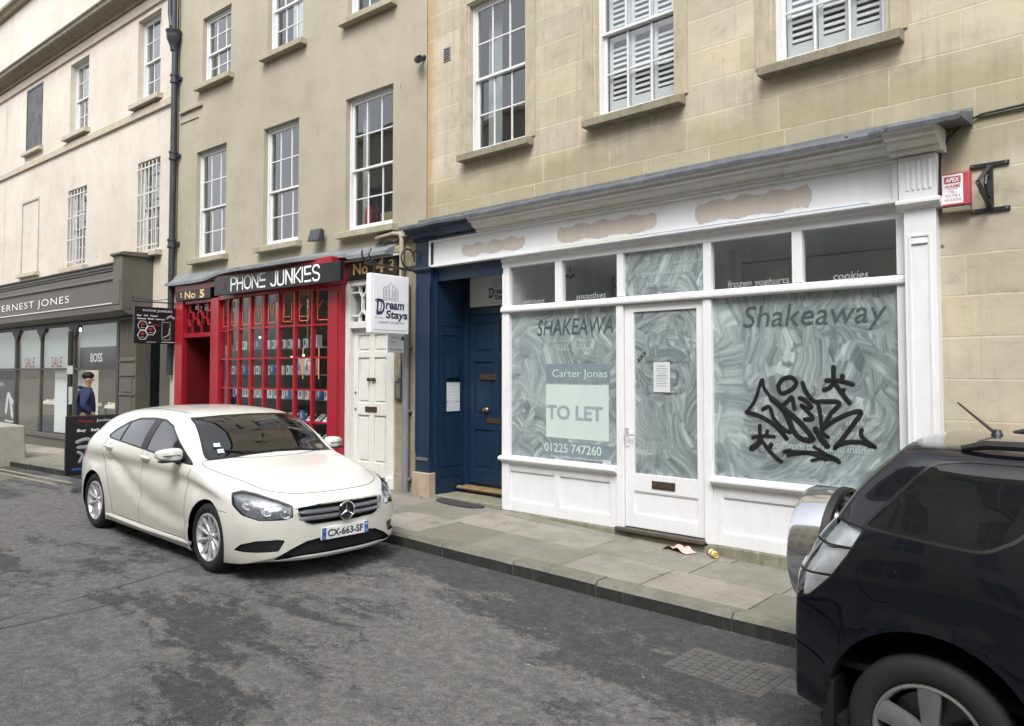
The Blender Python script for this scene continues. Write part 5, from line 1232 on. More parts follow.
mb.build('stall_riser','taupe_paint',JS,bevel=.006)
mb=MB()
JX=lambda px:uB(px,350,-.26)[0]
JM=[JX(-40),JX(16),JX(73.5),JX(118)]
for x in JM: mb.box(x-.06,x+.05,-.27,-.16,.55,3.2)
mb.box(JX(41)-.03,JX(41)+.03,-.265,-.2,.55,3.2)
mb.box(-20,-8.85,-.265,-.2,2.10,2.15); mb.box(-20,-8.85,-.27,-.16,3.12,3.2)
for x in JM[:3]+[JX(41)]: 
    for q in (-1,1): mb.prism([(x,3.2),(x+q*.34,3.2),(x+q*.26,3.08),(x+q*.08,2.92),(x,2.8)],lambda p,q,d:(p,d,q),-.275,-.22)
mb.build('window_frame','taupe_dark',JS)
mb=MB(); mb.quad((-20,-.23,.55),(-8.85,-.23,.55),(-8.85,-.23,3.15),(-20,-.23,3.15)); mb.build('window_glass','shop_glass',JS)
mb=MB(); 
mb.box(JM[1]+.10,JX(41)-.04,-.16,-.12,2.15,3.13,k=0); mb.mark(); mb.box(JX(41)+.04,JM[2]-.07,-.16,-.12,2.15,3.13,k=0); mb.mark(); mb.box(JM[2]+.10,JM[3]-.05,-.15,-.11,2.62,3.13,k=0); mb.mark(); mb.box(JM[2]+.10,JM[3]-.05,-.16,-.10,2.15,2.62,k=1); mb.mark(); mb.box(JM[0]+.1,JM[1]-.1,-.15,-.11,2.15,3.13,k=0); mb.mark()
mb.box(JM[0]+.1,JM[1]-.12,-.16,-.12,.6,2.08,k=1); mb.mark()
fw=front(-.162)
put_text(mb,'BOSS',fw,uB(96.5,361,-.16)[0],2.38,w=.62,h=.20,d=.003,bold=.02,k=2)
for px in (30,57): u=uB(px,365,-.16)[0]; mb.mark(); put_text(mb,'SALE',fw,u,2.30,w=.66,h=.26,d=.003,bold=.0,k=3)
mb.mark(); put_text(mb,'on',fw,uB(4,325,-.14)[0],1.72,w=.3,h=.09,d=.003,k=2)
for pts,w in (([(JM[1]-.95,1.0),(JM[1]-.8,1.45),(JM[1]-.6,1.25),(JM[1]-.5,.95),(JM[1]-.3,.9)],.16),([(JM[1]-.6,1.35),(JM[1]-.35,1.2),(JM[1]-.2,1.0)],.1),([(JM[1]-1.0,.76),(JM[1]-.5,.74),(JM[1]-.2,.78)],.05)): mb.stroke(pts,w,fw,t=.004,k=2)
mb.build('window_poster',['poster_pale','sign_black','sign_white','sale_red'],JS)
mb=MB(); room(mb,-20,-8.86,-.15,3.6,.3,3.18); JI=mb.build('shop_interior','interior_wall',JS)
emis('shop_lamp',(1.,.86,.66),45.)
mb=MB()
for x in (-14.4,-13.3,-12.2,-11.1,-10.1,-9.3):
    for y in (.6,1.8): mb.mark(); mb.cyl((x,y,3.1),(x,y,3.17),.06,10)
mb.build('downlight','shop_lamp',JI)
mb=MB(); 
for x0,x1 in ((-14.2,-11.4),(-10.4,-8.95)): mb.box(x0,x1,.0,.5,.35,.95,k=0); mb.box(x0+.1,x1-.1,.02,.45,1.25,1.32,k=1); mb.box(x0+.1,x0+.14,.02,.06,.95,1.25,k=0); mb.box(x1-.14,x1-.1,.02,.06,.95,1.25,k=0)
mb.box(-12.95,-11.2,-.05,.25,.6,2.1,k=1); mb.box(-14,-9,3.0,3.4,.3,2.3,k=0); mb.box(-13.2,-9.2,2.9,3.0,1.3,2.1,k=2)
mb.build('display_case',['dark_grey','interior_pale','warm_board'],JI)
mb=MB(); rr=random.Random(8)
for i in range(36): x=-10.3+i*.038; mb.sphere((x,rr.uniform(.05,.4),1.345),rr.uniform(.015,.035),8)
for i in range(30): x=-14.0+i*.04; mb.sphere((x,rr.uniform(.05,.4),1.345),rr.uniform(.012,.03),8)
o=mb.build('jewellery_display','gold_leaf',JI); o['kind']='stuff'
# doorway right of the pilaster
mb=MB(); mb.box(-8.10,-7.66,.5,.55,.2,3.2,k=0); mb.quad((-8.1,0,.2),(-8.1,.5,.2),(-8.1,.5,3.2),(-8.1,0,3.2)); mb.box(-7.66,-7.20,-.02,.5,.15,3.0,k=1); mb.box(-8.1,-7.2,-.03,.5,3.0,3.22,k=1)
mb.box(-7.98,-7.84,.48,.499,2.2,2.31,k=2); mb.box(-7.98,-7.84,.48,.499,2.05,2.16,k=2)
mb.build('side_doorway',['sign_black','taupe_paint','green_sign'],JS)
mb=MB(); mb.box(-7.20,-6.92,-.04,.1,.15,3.95); mb.build('pier','cream_trim',CB,bevel=.008)
# black hanging sign
HS=thing('black_hanging_sign','black hanging sign with red hexagons and white lettering between two shops','hanging sign',(-6.95,0,3),FB)
mb=MB(); mb.box(-6.98,-6.92,-.875,-.035,2.60,3.30,k=0); mp=right(-6.919)
mb.build('panel','sign_black',HS,bevel=.004)
mb=MB()
put_text(mb,'PHONE JUNKIES',mp,-.44,3.225,w=.56,h=.055,bold=-.01,k=0)
put_text(mb,'Buy   Sell   Repair',mp,-.63,3.13,w=.40,h=.035,bold=.02,k=0); put_text(mb,'Phones  iPads  Laptops',mp,-.56,3.07,w=.52,h=.035,bold=.02,k=0)
def hexa(c,z,r): return [(c+r*math.cos(math.pi*k/3),z+r*math.sin(math.pi*k/3)) for k in range(7)]
for c,z in ((-.72,2.94),(-.72,2.76),(-.565,2.85)):
    mb.stroke(hexa(c,z,.095),.009,mp,smooth=False,k=0); mb.stroke([(c-.012,z+.02),(c+.012,z+.02)],.05,mp,smooth=False,k=1); put_text(mb,'repair',mp,c,z-.04,w=.08,h=.02,k=0)
mb.stroke([(-.59,3.0),(-.585,3.0)],.035,mp,smooth=False,k=0); rect(mb,-.54,-.40,2.95,2.965,mp,.001,1)
mb.stroke([(-.35,2.70),(-.35,3.0),(-.34,3.02),(-.20,3.02),(-.19,3.0),(-.19,2.70),(-.2,2.68),(-.34,2.68),(-.35,2.70)],.010,mp,smooth=False,k=2)
mb.stroke([(-.33,2.72),(-.22,2.78),(-.20,2.9)],.02,mp,k=2); mb.stroke([(-.25,3.1),(-.18,3.14),(-.12,3.10)],.04,mp,k=2)
put_text(mb,'01225 466 900',mp,-.56,2.63,w=.18,h=.018,k=0); rect(mb,-.36,-.06,2.632,2.640,mp,.001,0)
mb.build('lettering',['letter_white','sale_red','letter_grey'],HS)
mb=MB(); mb.tube([(-6.95,-.90,3.40),(-6.95,0,3.40)],.012,6); mb.tube([(-6.95,-.90,3.40),(-6.95,-.90,3.50)],.01,6); mb.tube([(-6.95,-.90,3.46),(-6.95,-.45,3.43),(-6.95,0,3.52)],.006,5)
for v in (-.82,-.08): mb.tube([(-6.95,v,3.3),(-6.95,v,3.40)],.007,5)
mb.build('bracket','black_iron',HS,smooth=True)
# ================================================================ opposite terrace (behind the viewer; seen only in reflections)
OT=thing('opposite_terrace','long stone terrace with sash windows standing opposite across the street','building',(0,-5.4,0))
holes=[]; 
for i in range(-9,6):
    x=i*2.6+.4
    for z0,z1 in ((.9,3.1),(4.4,6.4),(7.4,9.2)): holes.append((x,x+1.15,z0,z1))
mb=MB(); 
xs=sorted({-26,20}|{h[i] for h in holes for i in (0,1)}); zs=sorted({-1.6,11.2}|{h[i] for h in holes for i in (2,3)})
for i in range(len(xs)-1):
    for j in range(len(zs)-1):
        cx=(xs[i]+xs[i+1])/2; cz=(zs[j]+zs[j+1])/2
        hit=any(h[0]<cx<h[1] and h[2]<cz<h[3] for h in holes); v=-5.4-(.15 if hit else 0)
        if not hit: mb.quad((xs[i],v,zs[j]),(xs[i+1],v,zs[j]),(xs[i+1],v,zs[j+1]),(xs[i],v,zs[j+1]))
for a,b,c,d in holes:
    v,w=-5.4,-5.55; mb.quad((a,v,c),(a,w,c),(a,w,d),(a,v,d)); mb.quad((b,v,c),(b,v,d),(b,w,d),(b,w,c)); mb.quad((a,v,d),(a,w,d),(b,w,d),(b,v,d)); mb.quad((a,v,c),(b,v,c),(b,w,c),(a,w,c))
mb.box(-26,20,-12,-5.25,11.2,11.4); mb.quad((-26,-12,-1.6),(20,-12,-1.6),(20,-12,11.2),(-26,-12,11.2)); mb.quad((-26,-12,-1.6),(-26,-5.4,-1.6),(-26,-5.4,11.2),(-26,-12,11.2)); mb.quad((20,-12,-1.6),(20,-5.4,-1.6),(20,-5.4,11.2),(20,-12,11.2))
mb.build('wall','far_render',OT)
mb=MB()
for a,b,c,d in holes:
    for x in (a,(a+b)/2-.02,b-.05): mb.box(x,x+.05,-5.54,-5.5,c,d)
    for z in (c,(c+d)/2-.02,d-.05): mb.box(a,b,-5.539,-5.501,z,z+.05)
mb.build('window_frames','sash_white',OT)
mb=MB()
for a,b,c,d in holes: mb.quad((a,-5.545,c),(b,-5.545,c),(b,-5.545,d),(a,-5.545,d))
mb.build('window_panes','mid_grey',OT)
# ================================================================ vehicles
def backdark(name):
    """inside of the shell is dark trim"""
    m=M(name); t=m.node_tree; out=[n for n in t.nodes if n.type=='OUTPUT_MATERIAL'][0]; l=out.inputs[0].links[0].from_socket
    g=t.nodes.new('ShaderNodeNewGeometry'); mx=t.nodes.new('ShaderNodeMixShader'); d=t.nodes.new('ShaderNodeBsdfDiffuse'); d.inputs[0].default_value=(.03,.03,.032,1)
    t.links.new(g.outputs['Backfacing'],mx.inputs[0]); t.links.new(l,mx.inputs[1]); t.links.new(d.outputs[0],mx.inputs[2]); t.links.new(mx.outputs[0],out.inputs[0])
backdark('car_white'); backdark('car_navy')
def cr1(vals,t):
    """Catmull-Rom with non-uniform knots (monotone-limited slopes): vals list of (k,v)"""
    ks=[k for k,_ in vals]
    if t<=ks[0]: return vals[0][1]
    if t>=ks[-1]: return vals[-1][1]
    i=max(j for j in range(len(ks)-1) if ks[j]<=t)
    h=ks[i+1]-ks[i]; d=(vals[i+1][1]-vals[i][1])/h
    def slope(j):
        if j==0 or j==len(ks)-1: return None
        h0=ks[j]-ks[j-1]; h1=ks[j+1]-ks[j]; a=(vals[j][1]-vals[j-1][1])/h0; b=(vals[j+1][1]-vals[j][1])/h1
        if a*b<=0: return 0.
        w1=2*h1+h0; w2=h1+2*h0; return (w1+w2)/(w1/a+w2/b)
    m0=slope(i); m1=slope(i+1)
    if m0 is None: m0=1.5*d-.5*(m1 or 0) if m1 is not None else d
    if m1 is None: m1=1.5*d-.5*m0
    u=(t-ks[i])/h
    return vals[i][1]*(2*u**3-3*u*u+1)+h*m0*(u**3-2*u*u+u)+vals[i+1][1]*(-2*u**3+3*u*u)+h*m1*(u**3-u*u)
def inner(poly,d):
    P=[Vector(p) for p in poly]; ar=sum(P[i].x*P[(i+1)%len(P)].y-P[(i+1)%len(P)].x*P[i].y for i in range(len(P))); out=[]
    for i in range(len(P)):
        a,b,c=P[i-1],P[i],P[(i+1)%len(P)]; n1=Vector((-(b-a).y,(b-a).x)).normalized(); n2=Vector((-(c-b).y,(c-b).x)).normalized(); n=(n1+n2)
        n=n.normalized()*d/max(.5,n.normalized().dot(n1)); out.append(tuple(b+(n if ar>0 else -n)))
    return out
class Shell:
    def __init__(s,table,bowf,bowr,L,x0,zc_f,zc_r,capf,capr,ns=.05,arch=(),archr=.36,archz=.32,zbot=.17,sculpt=None):
        # table rows: (s, [(y2,z2)...(y8,z8)], z9)
        s.x0=x0; rows=[]
        for st,pts,z9 in table: rows.append((st,[(0,zbot),(pts[0][0]*.6,zbot)]+[(pts[0][0]-.05,pts[0][1]-.015)]+pts+[(0,z9)]))
        n=len(rows[0][1])
        SS=[]; a=rows[0][0]; 
        while a<rows[-1][0]-1e-6:
            SS.append(a); a+=ns*(.5 if (a<.35 or a>rows[-1][0]-.4) else 1)
        SS.append(rows[-1][0])
        def sect(t): return [(cr1([(r[0],r[1][k][0]) for r in rows],t),cr1([(r[0],r[1][k][1]) for r in rows],t)) for k in range(n)]
        S=[]
        f=sect(SS[0]); 
        for off,k in capf: S.append((SS[0]-off,[(y*k,zc_f+(z-zc_f)*k) for y,z in f]))
        for t in SS: S.append((t,sect(t)))
        r=sect(SS[-1])
        for off,k in capr: S.append((SS[-1]+off,[(y*k,zc_r+(z-zc_r)*k) for y,z in r]))
        s.bm=bmesh.new(); V=[]
        for st,sec in S:
            P=crom([(y,z) for y,z in sec],6); row=[]
            for j,p in enumerate(P):
                y=max(0,p.x); z=p.y; bf=bowf*(y/.88)**2.4*max(0,1-max(0,st)/.95)**1.3; br=bowr*(y/.88)**2.4*max(0,1-max(0,(L-st))/.9)**1.2
                sx=st+bf-br; X=s.x0-sx
                if sculpt and y>.55: y+=sculpt(X,z)
                # wheel arch lips swell outwards
                if y>.6:
                    for ax in arch:
                        d=math.hypot(X-ax,z-archz)
                        if z<archz+.5 and d<archr+.16: y+= .016*max(0,1-abs(d-archr-.01)/.13)
                row.append(s.bm.verts.new((X,-y,z)))   # near (right-hand) side is -y
            V.append(row)
        for i in range(len(V)-1):
            for j in range(len(V[0])-1):
                try: s.bm.faces.new((V[i][j],V[i][j+1],V[i+1][j+1],V[i+1][j]))
                except ValueError: pass
        bmesh.ops.remove_doubles(s.bm,verts=s.bm.verts,dist=1e-4)
        bmesh.ops.recalc_face_normals(s.bm,faces=s.bm.faces)
        # make outward
        f=max(s.bm.faces,key=lambda f:f.calc_center_median().z)
        if f.normal.z<0: bmesh.ops.reverse_faces(s.bm,faces=s.bm.faces)
        s.lay=s.bm.faces.layers.int.new('reg'); s.names=['body']
    PJ={'side':(lambda p:(p.x,p.z),Vector((0,1,0))),'front':(lambda p:(-p.y,p.z),Vector((1,0,0))),'top':(lambda p:(p.x,-p.y),Vector((0,0,1))),
        'corner':(lambda p:((-p.y-p.x)/math.sqrt(2),p.z),Vector((1,-1,0)).normalized()),'rcorner':(lambda p:((-p.y+p.x)/math.sqrt(2),p.z),Vector((1,1,0)).normalized())}
    def cut(s,poly,pj,reg,sel=lambda c,n:True,only=('body',)):
        pf,dr=s.PJ[pj]; bm=s.bm; rid=s.names.index(reg) if reg in s.names else len(s.names)
        if rid==len(s.names): s.names.append(reg)
        onl=[s.names.index(o) for o in only]
        # 3D vectors of the projected axes
        e0=pf(Vector((0,0,0))); ax=Vector((pf(Vector((1,0,0)))[0],pf(Vector((0,1,0)))[0],pf(Vector((0,0,1)))[0])); az=Vector((pf(Vector((1,0,0)))[1],pf(Vector((0,1,0)))[1],pf(Vector((0,0,1)))[1]))
        x0=min(p[0] for p in poly)-.02; x1=max(p[0] for p in poly)+.02; z0=min(p[1] for p in poly)-.02; z1=max(p[1] for p in poly)+.02
        for i in range(len(poly)):
            a=poly[i]; b=poly[(i+1)%len(poly)]
            A=ax*a[0]+az*a[1]; B=ax*b[0]+az*b[1]; d=(B-A)
            if d.length<1e-6: continue
            nn=d.cross(dr).normalized()
            bx0,bx1=min(a[0],b[0])-.004,max(a[0],b[0])+.004; bz0,bz1=min(a[1],b[1])-.004,max(a[1],b[1])+.004
            fs=[]
            for f in bm.faces:
                if f[s.lay] not in onl: continue
                P=[pf(v.co) for v in f.verts]; xs=[p[0] for p in P]; zs=[p[1] for p in P]
                if max(xs)<bx0 or min(xs)>bx1 or max(zs)<bz0 or min(zs)>bz1: continue
                if not sel(f.calc_center_median(),f.normal): continue
                fs.append(f)
            if not fs: continue
            es={e for f in fs for e in f.edges}; vs={v for f in fs for v in f.verts}
            bmesh.ops.bisect_plane(bm,geom=list(fs)+list(es)+list(vs),dist=1e-5,plane_co=A,plane_no=nn)
        for f in bm.faces:
            if f[s.lay] not in onl: continue
            c=f.calc_center_median()
            if not sel(c,f.normal): continue
            q=pf(c)
            if x0<q[0]<x1 and z0<q[1]<z1 and inpoly(q,poly): f[s.lay]=rid
    def seam(s,path,pj,w=.007,sel=lambda c,n:True,only=('body',),reg='seam'):
        P=[Vector(p) for p in path]
        for i in range(len(P)-1):
            d=(P[i+1]-P[i]).normalized(); n=Vector((-d.y,d.x))*w/2; e=d*w*.3
            s.cut([tuple(P[i]+n-e),tuple(P[i+1]+n+e),tuple(P[i+1]-n+e),tuple(P[i]-n-e)],pj,reg,sel,only)
    def part(s,reg,name,mat,parent,inset=0.,mirror=True,side=None,label=None):
        """mesh of one region; side None = both halves in one, else -1 (near) / +1 (far)"""
        if isinstance(reg,str): reg=[reg]
        ids=[s.names.index(r) for r in reg if r in s.names]
        s.bm.normal_update(); vs=[];ns=[];fs=[]
        for sd in ((-1,1) if side is None else (side,)):
            idx={}
            for f in s.bm.faces:
                if f[s.lay] in ids:
                    L=[]
                    for v in f.verts:
                        if v not in idx:
                            idx[v]=len(vs); n=v.normal.copy(); co=v.co-n*inset
                            if abs(v.co.y)<1e-4: n.y=0; co.y=0
                            if sd==1: co=Vector((co.x,-co.y,co.z)); n=Vector((n.x,-n.y,n.z))
                            vs.append(co); ns.append(n.normalized())
                        L.append(idx[v])
                    fs.append(L if sd==-1 else L[::-1])
        if not fs: return None
        me=bpy.data.meshes.new(name); me.from_pydata(vs,[],fs); me.materials.append(M(mat))
        for p in me.polygons: p.use_smooth=True
        me.normals_split_custom_set_from_vertices(ns)
        o=bpy.data.objects.new(name,me); COL.objects.link(o); o.parent=parent; ORG[o.name]=Vector((0,0,0))
        if label: o['label']=label
        return o
def inpoly(q,poly):
    r=False; n=len(poly); j=n-1
    for i in range(n):
        a,b=poly[i],poly[j]
        if (a[1]>q[1])!=(b[1]>q[1]) and q[0]<(b[0]-a[0])*(q[1]-a[1])/(b[1]-a[1])+a[0]: r=not r
        j=i
    return r
def rnd_poly(pts,n=4):
    return [(p.x,p.y) for p in crom([Vector(p) for p in pts],n,closed=True)]
def round_corners(pts,r=.03,n=4):
    out=[]; m=len(pts)
    for i in range(m):
        p=Vector(pts[i]); a=Vector(pts[i-1]); b=Vector(pts[(i+1)%m]); da=(a-p); db=(b-p); ra=min(r,da.length*.45); rb=min(r,db.length*.45)
        A=p+da.normalized()*ra; B=p+db.normalized()*rb
        for k in range(n+1):
            t=k/n; q=A*(1-t)**2+p*2*t*(1-t)+B*t*t; out.append((q.x,q.y))
    return out
def wheel(parent,x,y,z,r,rimr,w,side,nsp,style,disc=True):
    """side -1: outer face towards -y"""
    s=side; c=Vector((x,y,z))   # y = outer face plane
    ax=(0,s,0)
    mb=MB(); R0=r
    prof=[(rimr+.004,-.02),(rimr+.012,-.004),(rimr+.03,.004),((r+rimr)/2,.010),(r-.03,.004),(r-.012,-.008),(r,-.03),(r+.001,-.05),(r+.001,-w+.05),(r,-w+.03),(r-.02,-w),(rimr+.02,-w),(rimr,-w+.03)]
    mb.lathe(prof,c,ax,56)
    # tread blocks
    for k in range(64):
        a=2*math.pi*k/64; u=Vector((math.cos(a),0,math.sin(a))); t=Vector((-math.sin(a),0,math.cos(a)))
        p=c+u*(r-.001); 
        for (h0,h1) in ((-.035,-.075),(-.085,-.12)):
            q=[p+Vector((0,s*h0,0))-t*.006,p+Vector((0,s*h0,0))+t*.006,p+Vector((0,s*h1,0))+t*.006,p+Vector((0,s*h1,0))-t*.006]
            mb.add([v+u*.003 for v in q]+[v for v in q],[(0,1,2,3),(0,4,5,1),(2,6,7,3),(1,5,6,2),(3,7,4,0)])
    wh=mb.build('wheel','tyre',parent,smooth=50)
    mb=MB(); mb.lathe([(rimr+.006,-.012),(rimr+.004,.0),(rimr-.006,.003),(rimr-.014,-.004),(rimr-.022,-.03),(rimr-.03,-.10),(rimr-.02,-w+.02)],c,ax,56)
    def P(rad,ang,h): return c+Vector((math.cos(ang)*rad,s*h,math.sin(ang)*rad))
    for k in range(nsp):
        a0=2*math.pi*k/nsp+.31
        if style=='twin':
            arms=[(a0-.17,a0-.15),(a0+.17,a0+.15)]; wi,wo=.014,.022
        elif style=='thin': arms=[(a0,a0)]; wi,wo=.012,.019
        else: arms=[(a0,a0)]; wi,wo=.038,.056
        for ai,ao in arms:
            ri=.045; ro=rimr-.008; rows=[]
            for q in range(6):
                f=q/5; rad=ri+(ro-ri)*f; an=ai*(1-f)+ao*f if style!='twin' else (a0+(ai-a0)*(.45+.55*f)); hw=(wi+(wo-wi)*f); h=.0-.035*(1-f)**1.2*0-.028+.026*f; da=hw/rad/1.0
                rows.append([P(rad,an-da,h-.028),P(rad,an-da*.92,h-.004),P(rad,an-da*.35,h+.004),P(rad,an+da*.35,h+.004),P(rad,an+da*.92,h-.004),P(rad,an+da,h-.028)])
            vs=[v for rr_ in rows for v in rr_]; fs=[(i*6+j,i*6+j+1,(i+1)*6+j+1,(i+1)*6+j) for i in range(5) for j in range(5)]
            mb.add(vs,fs)
    mb.lathe([(.0,-.018),(.03,-.018),(.034,-.022),(.05,-.026),(.062,-.05),(.062,-.08)],c,ax,24)
    mb.build('rim','alloy' if style=='thin' else 'alloy_worn',wh,smooth=45)
    mb=MB(); mb.lathe([(0,-.085),(rimr-.05,-.085),(rimr-.045,-.095),(0,-.095)],c,ax,40); mb.build('brake_disc','brake_disc',wh,smooth=40)
    mb=MB()
    for k in range(5): a=2*math.pi*k/5+.31; mb.cyl(P(.038,a+.3,-.034),P(.038,a+.3,-.024),.007,8)
    mb.build('wheel_bolt','alloy_dark',wh)
    return wh
def interior(parent,xs,w,zf,zseat,rear=True,rhd=False):
    mb=MB()
    def seat(x,y,wd):
        mb.grid(lambda a,b:(x-.02-.10*b-.0,y-wd/2+wd*a,zseat+.05+.58*b) if True else 0,6,6)
        mb.box(x-.05,x+.46,y-wd/2,y+wd/2,zseat-.12,zseat+.06)
        mb.add([(x-.02,y-wd/2,zseat),(x-.02,y+wd/2,zseat),(x-.16,y+wd/2,zseat+.62),(x-.16,y-wd/2,zseat+.62),(x-.14,y-wd/2,zseat),(x-.14,y+wd/2,zseat),(x-.25,y+wd/2,zseat+.60),(x-.25,y-wd/2,zseat+.60)],[(0,1,2,3),(5,4,7,6),(3,2,6,7),(0,3,7,4),(1,5,6,2)])
        mb.box(x-.27,x-.18,y-.12,y+.12,zseat+.64,zseat+.80)
    for x in xs:
        for y in (-.36,.36): seat(x,y,.50)
    mb.build('seat','seat_cloth',parent,bevel=.02,seg=2)
# ---------------------------------------------------------------- white hatchback
FS=.86; LL=4.27
CAR=thing('parked_hatchback','glossy white five door hatchback parked at the kerb, grime along its sills','car',(0,0,0),FW)
T=[(.0,[(.76,.205),(.79,.34),(.79,.50),(.72,.62),(.62,.665),(.48,.685),(.26,.70)],.705),
(.06,[(.80,.185),(.825,.33),(.83,.51),(.77,.65),(.67,.70),(.51,.725),(.28,.742)],.748),
(.18,[(.84,.172),(.865,.33),(.868,.54),(.825,.69),(.72,.748),(.55,.777),(.3,.797)],.805),
(.35,[(.86,.165),(.885,.33),(.886,.58),(.855,.725),(.75,.785),(.57,.822),(.3,.845)],.853),
(.60,[(.865,.16),(.888,.33),(.892,.63),(.867,.78),(.765,.838),(.585,.878),(.3,.903)],.912),
(.90,[(.865,.16),(.888,.33),(.892,.665),(.872,.825),(.785,.885),(.60,.925),(.3,.952)],.961),
(1.10,[(.862,.16),(.884,.33),(.888,.68),(.868,.86),(.80,.915),(.63,.955),(.32,.985)],.993),
(1.28,[(.858,.16),(.88,.33),(.884,.69),(.862,.885),(.81,.95),(.715,1.005),(.37,1.085)],1.10),
(1.50,[(.855,.16),(.878,.33),(.882,.70),(.860,.925),(.80,1.06),(.665,1.175),(.36,1.255)],1.272),
(1.75,[(.853,.16),(.876,.33),(.88,.705),(.858,.94),(.785,1.15),(.622,1.305),(.34,1.372)],1.388),
(1.98,[(.853,.16),(.876,.33),(.88,.71),(.857,.95),(.772,1.175),(.612,1.35),(.33,1.405)],1.418),
(2.2,[(.853,.16),(.876,.33),(.88,.715),(.857,.965),(.765,1.19),(.608,1.365),(.33,1.418)],1.430),
(2.6,[(.853,.16),(.876,.33),(.88,.73),(.857,.995),(.762,1.205),(.62,1.37),(.33,1.422)],1.433),
(3.1,[(.855,.165),(.88,.34),(.887,.77),(.858,1.015),(.757,1.20),(.61,1.355),(.33,1.405)],1.415),
(3.5,[(.86,.17),(.885,.36),(.892,.80),(.855,1.03),(.748,1.18),(.60,1.31),(.33,1.36)],1.37),
(3.8,[(.855,.19),(.88,.38),(.886,.81),(.84,1.02),(.73,1.14),(.59,1.25),(.33,1.30)],1.315),
(4.0,[(.845,.21),(.87,.40),(.872,.80),(.82,.985),(.71,1.09),(.57,1.18),(.33,1.235)],1.248),
(4.12,[(.835,.225),(.86,.41),(.86,.78),(.80,.94),(.69,1.01),(.55,1.07),(.33,1.10)],1.11),
(4.22,[(.82,.235),(.845,.42),(.84,.74),(.77,.86),(.66,.91),(.5,.94),(.3,.955)],.96)]
def crease(X,z):
    if not(-3.3<X<.45): return 0
    fade=max(0,min(1,(X+3.2)/.5))*max(0,min(1,(.40-X)/.35))
    # shoulder line falling gently from the headlamp to the tail, and the sweeping line from the haunch down to the sill
    zs=cr1([(-3.4,.85),(-2.7,.87),(-1.6,.875),(-.8,.855),(-.1,.785),(.4,.70)],X); zl=cr1([(-3.3,1.1),(-2.9,1.0),(-2.6,.91),(-2.25,.76),(-1.9,.61),(-1.5,.48),(-.9,.365),(-.4,.33),(.5,.33)],X)
    o=0
    d=zs-z
    if d>0: o-=.034*math.exp(-(d/.17)**2)*min(1,d/.05)
    d=z-zl
    if d>0 and z<zs: o-=.042*math.exp(-(d/.13)**2)*min(1,d/.05)*max(0,min(1,(-.25-X)/.5))
    return o*fade
B=Shell(T,.30,.20,LL,FS,.44,.55,[(.052,0.),(.052,.45),(.050,.72),(.042,.88),(.022,.97)],[(.02,.97),(.038,.85),(.045,.5),(.045,0.)],arch=(0.,-2.70),archr=.352,archz=.316,ns=.04,sculpt=crease)
near=lambda c,n:c.y<-.5
sdf=lambda c,n:n.y<-.35 and c.y<-.45
# wheel arches
for ax in (0.,-2.70):
    B.cut([(ax+.352*math.cos(a),.316+.352*math.sin(a)) for a in [2*math.pi*k/40 for k in range(40)]],'side','hole',lambda c,n:c.y<-.5)
B.cut([(-4,.0),(4,.0),(4,.15),(-4,.15)],'side','hole',lambda c,n:False)
# side glass: one outline, then divided
DLO=round_corners([(-.40,.932),(-1.07,.973),(-1.9,1.026),(-2.38,1.055),(-2.45,1.085),(-2.34,1.165),(-2.15,1.255),(-1.93,1.305),(-1.6,1.325),(-1.34,1.32),(-1.10,1.272),(-.86,1.17),(-.62,1.05)],.03)
B.cut(DLO,'side','trim',sdf)
def clip(poly,x0,x1):
    def cl(P,x,keep):
        out=[]
        for i in range(len(P)):
            a,b=P[i],P[(i+1)%len(P)]; ia,ib=keep(a[0],x),keep(b[0],x)
            if ia: out.append(a)
            if ia!=ib: t=(x-a[0])/(b[0]-a[0]); out.append((x,a[1]+(b[1]-a[1])*t))
        return out
    return cl(cl(poly,x0,lambda v,x:v>=x),x1,lambda v,x:v<=x)
DI=inner(DLO,.016)
for a,b in ((-1.41,0),(-2.09,-1.55),(-4,-2.125)): B.cut(clip(DI,a,b),'side','side_glass',sdf,only=('trim',))
# windscreen, rear window
ws=[(-.02,1.015),(.30,1.005),(.55,.985),(.70,.975),(.715,.99),(.665,1.16),(.60,1.325),(.575,1.352),(.30,1.375),(-.02,1.382)]
B.cut(ws,'front','wtrim',lambda c,n:-1.25<c.x<.2 and c.z>.9 and n.x>.15)
wsi=[(-.03,1.035),(.30,1.025),(.55,1.005),(.675,1.0),(.645,1.16),(.585,1.32),(.56,1.338),(.30,1.36),(-.03,1.366)]
B.cut(wsi,'front','windscreen',lambda c,n:-1.25<c.x<.2 and c.z>.9 and n.x>.15,only=('wtrim',))
B.cut([(-.02,1.0),(.56,.99),(.60,1.02),(.54,1.17),(-.02,1.20)],'front','rear_glass',lambda c,n:c.x<-3.0 and n.x<-.3)
# lamps, grille and intakes
hl=round_corners([(a-.608,b) for a,b in [(.375,.568),(.44,.545),(.66,.545),(.82,.585),(.925,.665),(.955,.765),(.86,.785),(.72,.765),(.52,.712),(.385,.665)]],.016)
fsel=lambda c,n:c.x>.0
B.cut(hl,'corner','hlseam',lambda c,n:c.x>.0 and c.y<-.3)
B.cut(inner(hl,.006),'corner','headlight',lambda c,n:c.x>.0 and c.y<-.3,only=('hlseam',))
gr=[(-.02,.484),(.33,.484),(.40,.503),(.46,.575),(.482,.635),(.465,.655),(.33,.664),(-.02,.668)]
B.cut(gr,'front','grille_rim',lambda c,n:c.x>.3 and n.x>.3)
B.cut([(-.02,.492),(.325,.492),(.392,.510),(.450,.58),(.470,.632),(.457,.646),(.33,.655),(-.02,.659)],'front','grille',lambda c,n:c.x>.3 and n.x>.3,only=('grille_rim',))
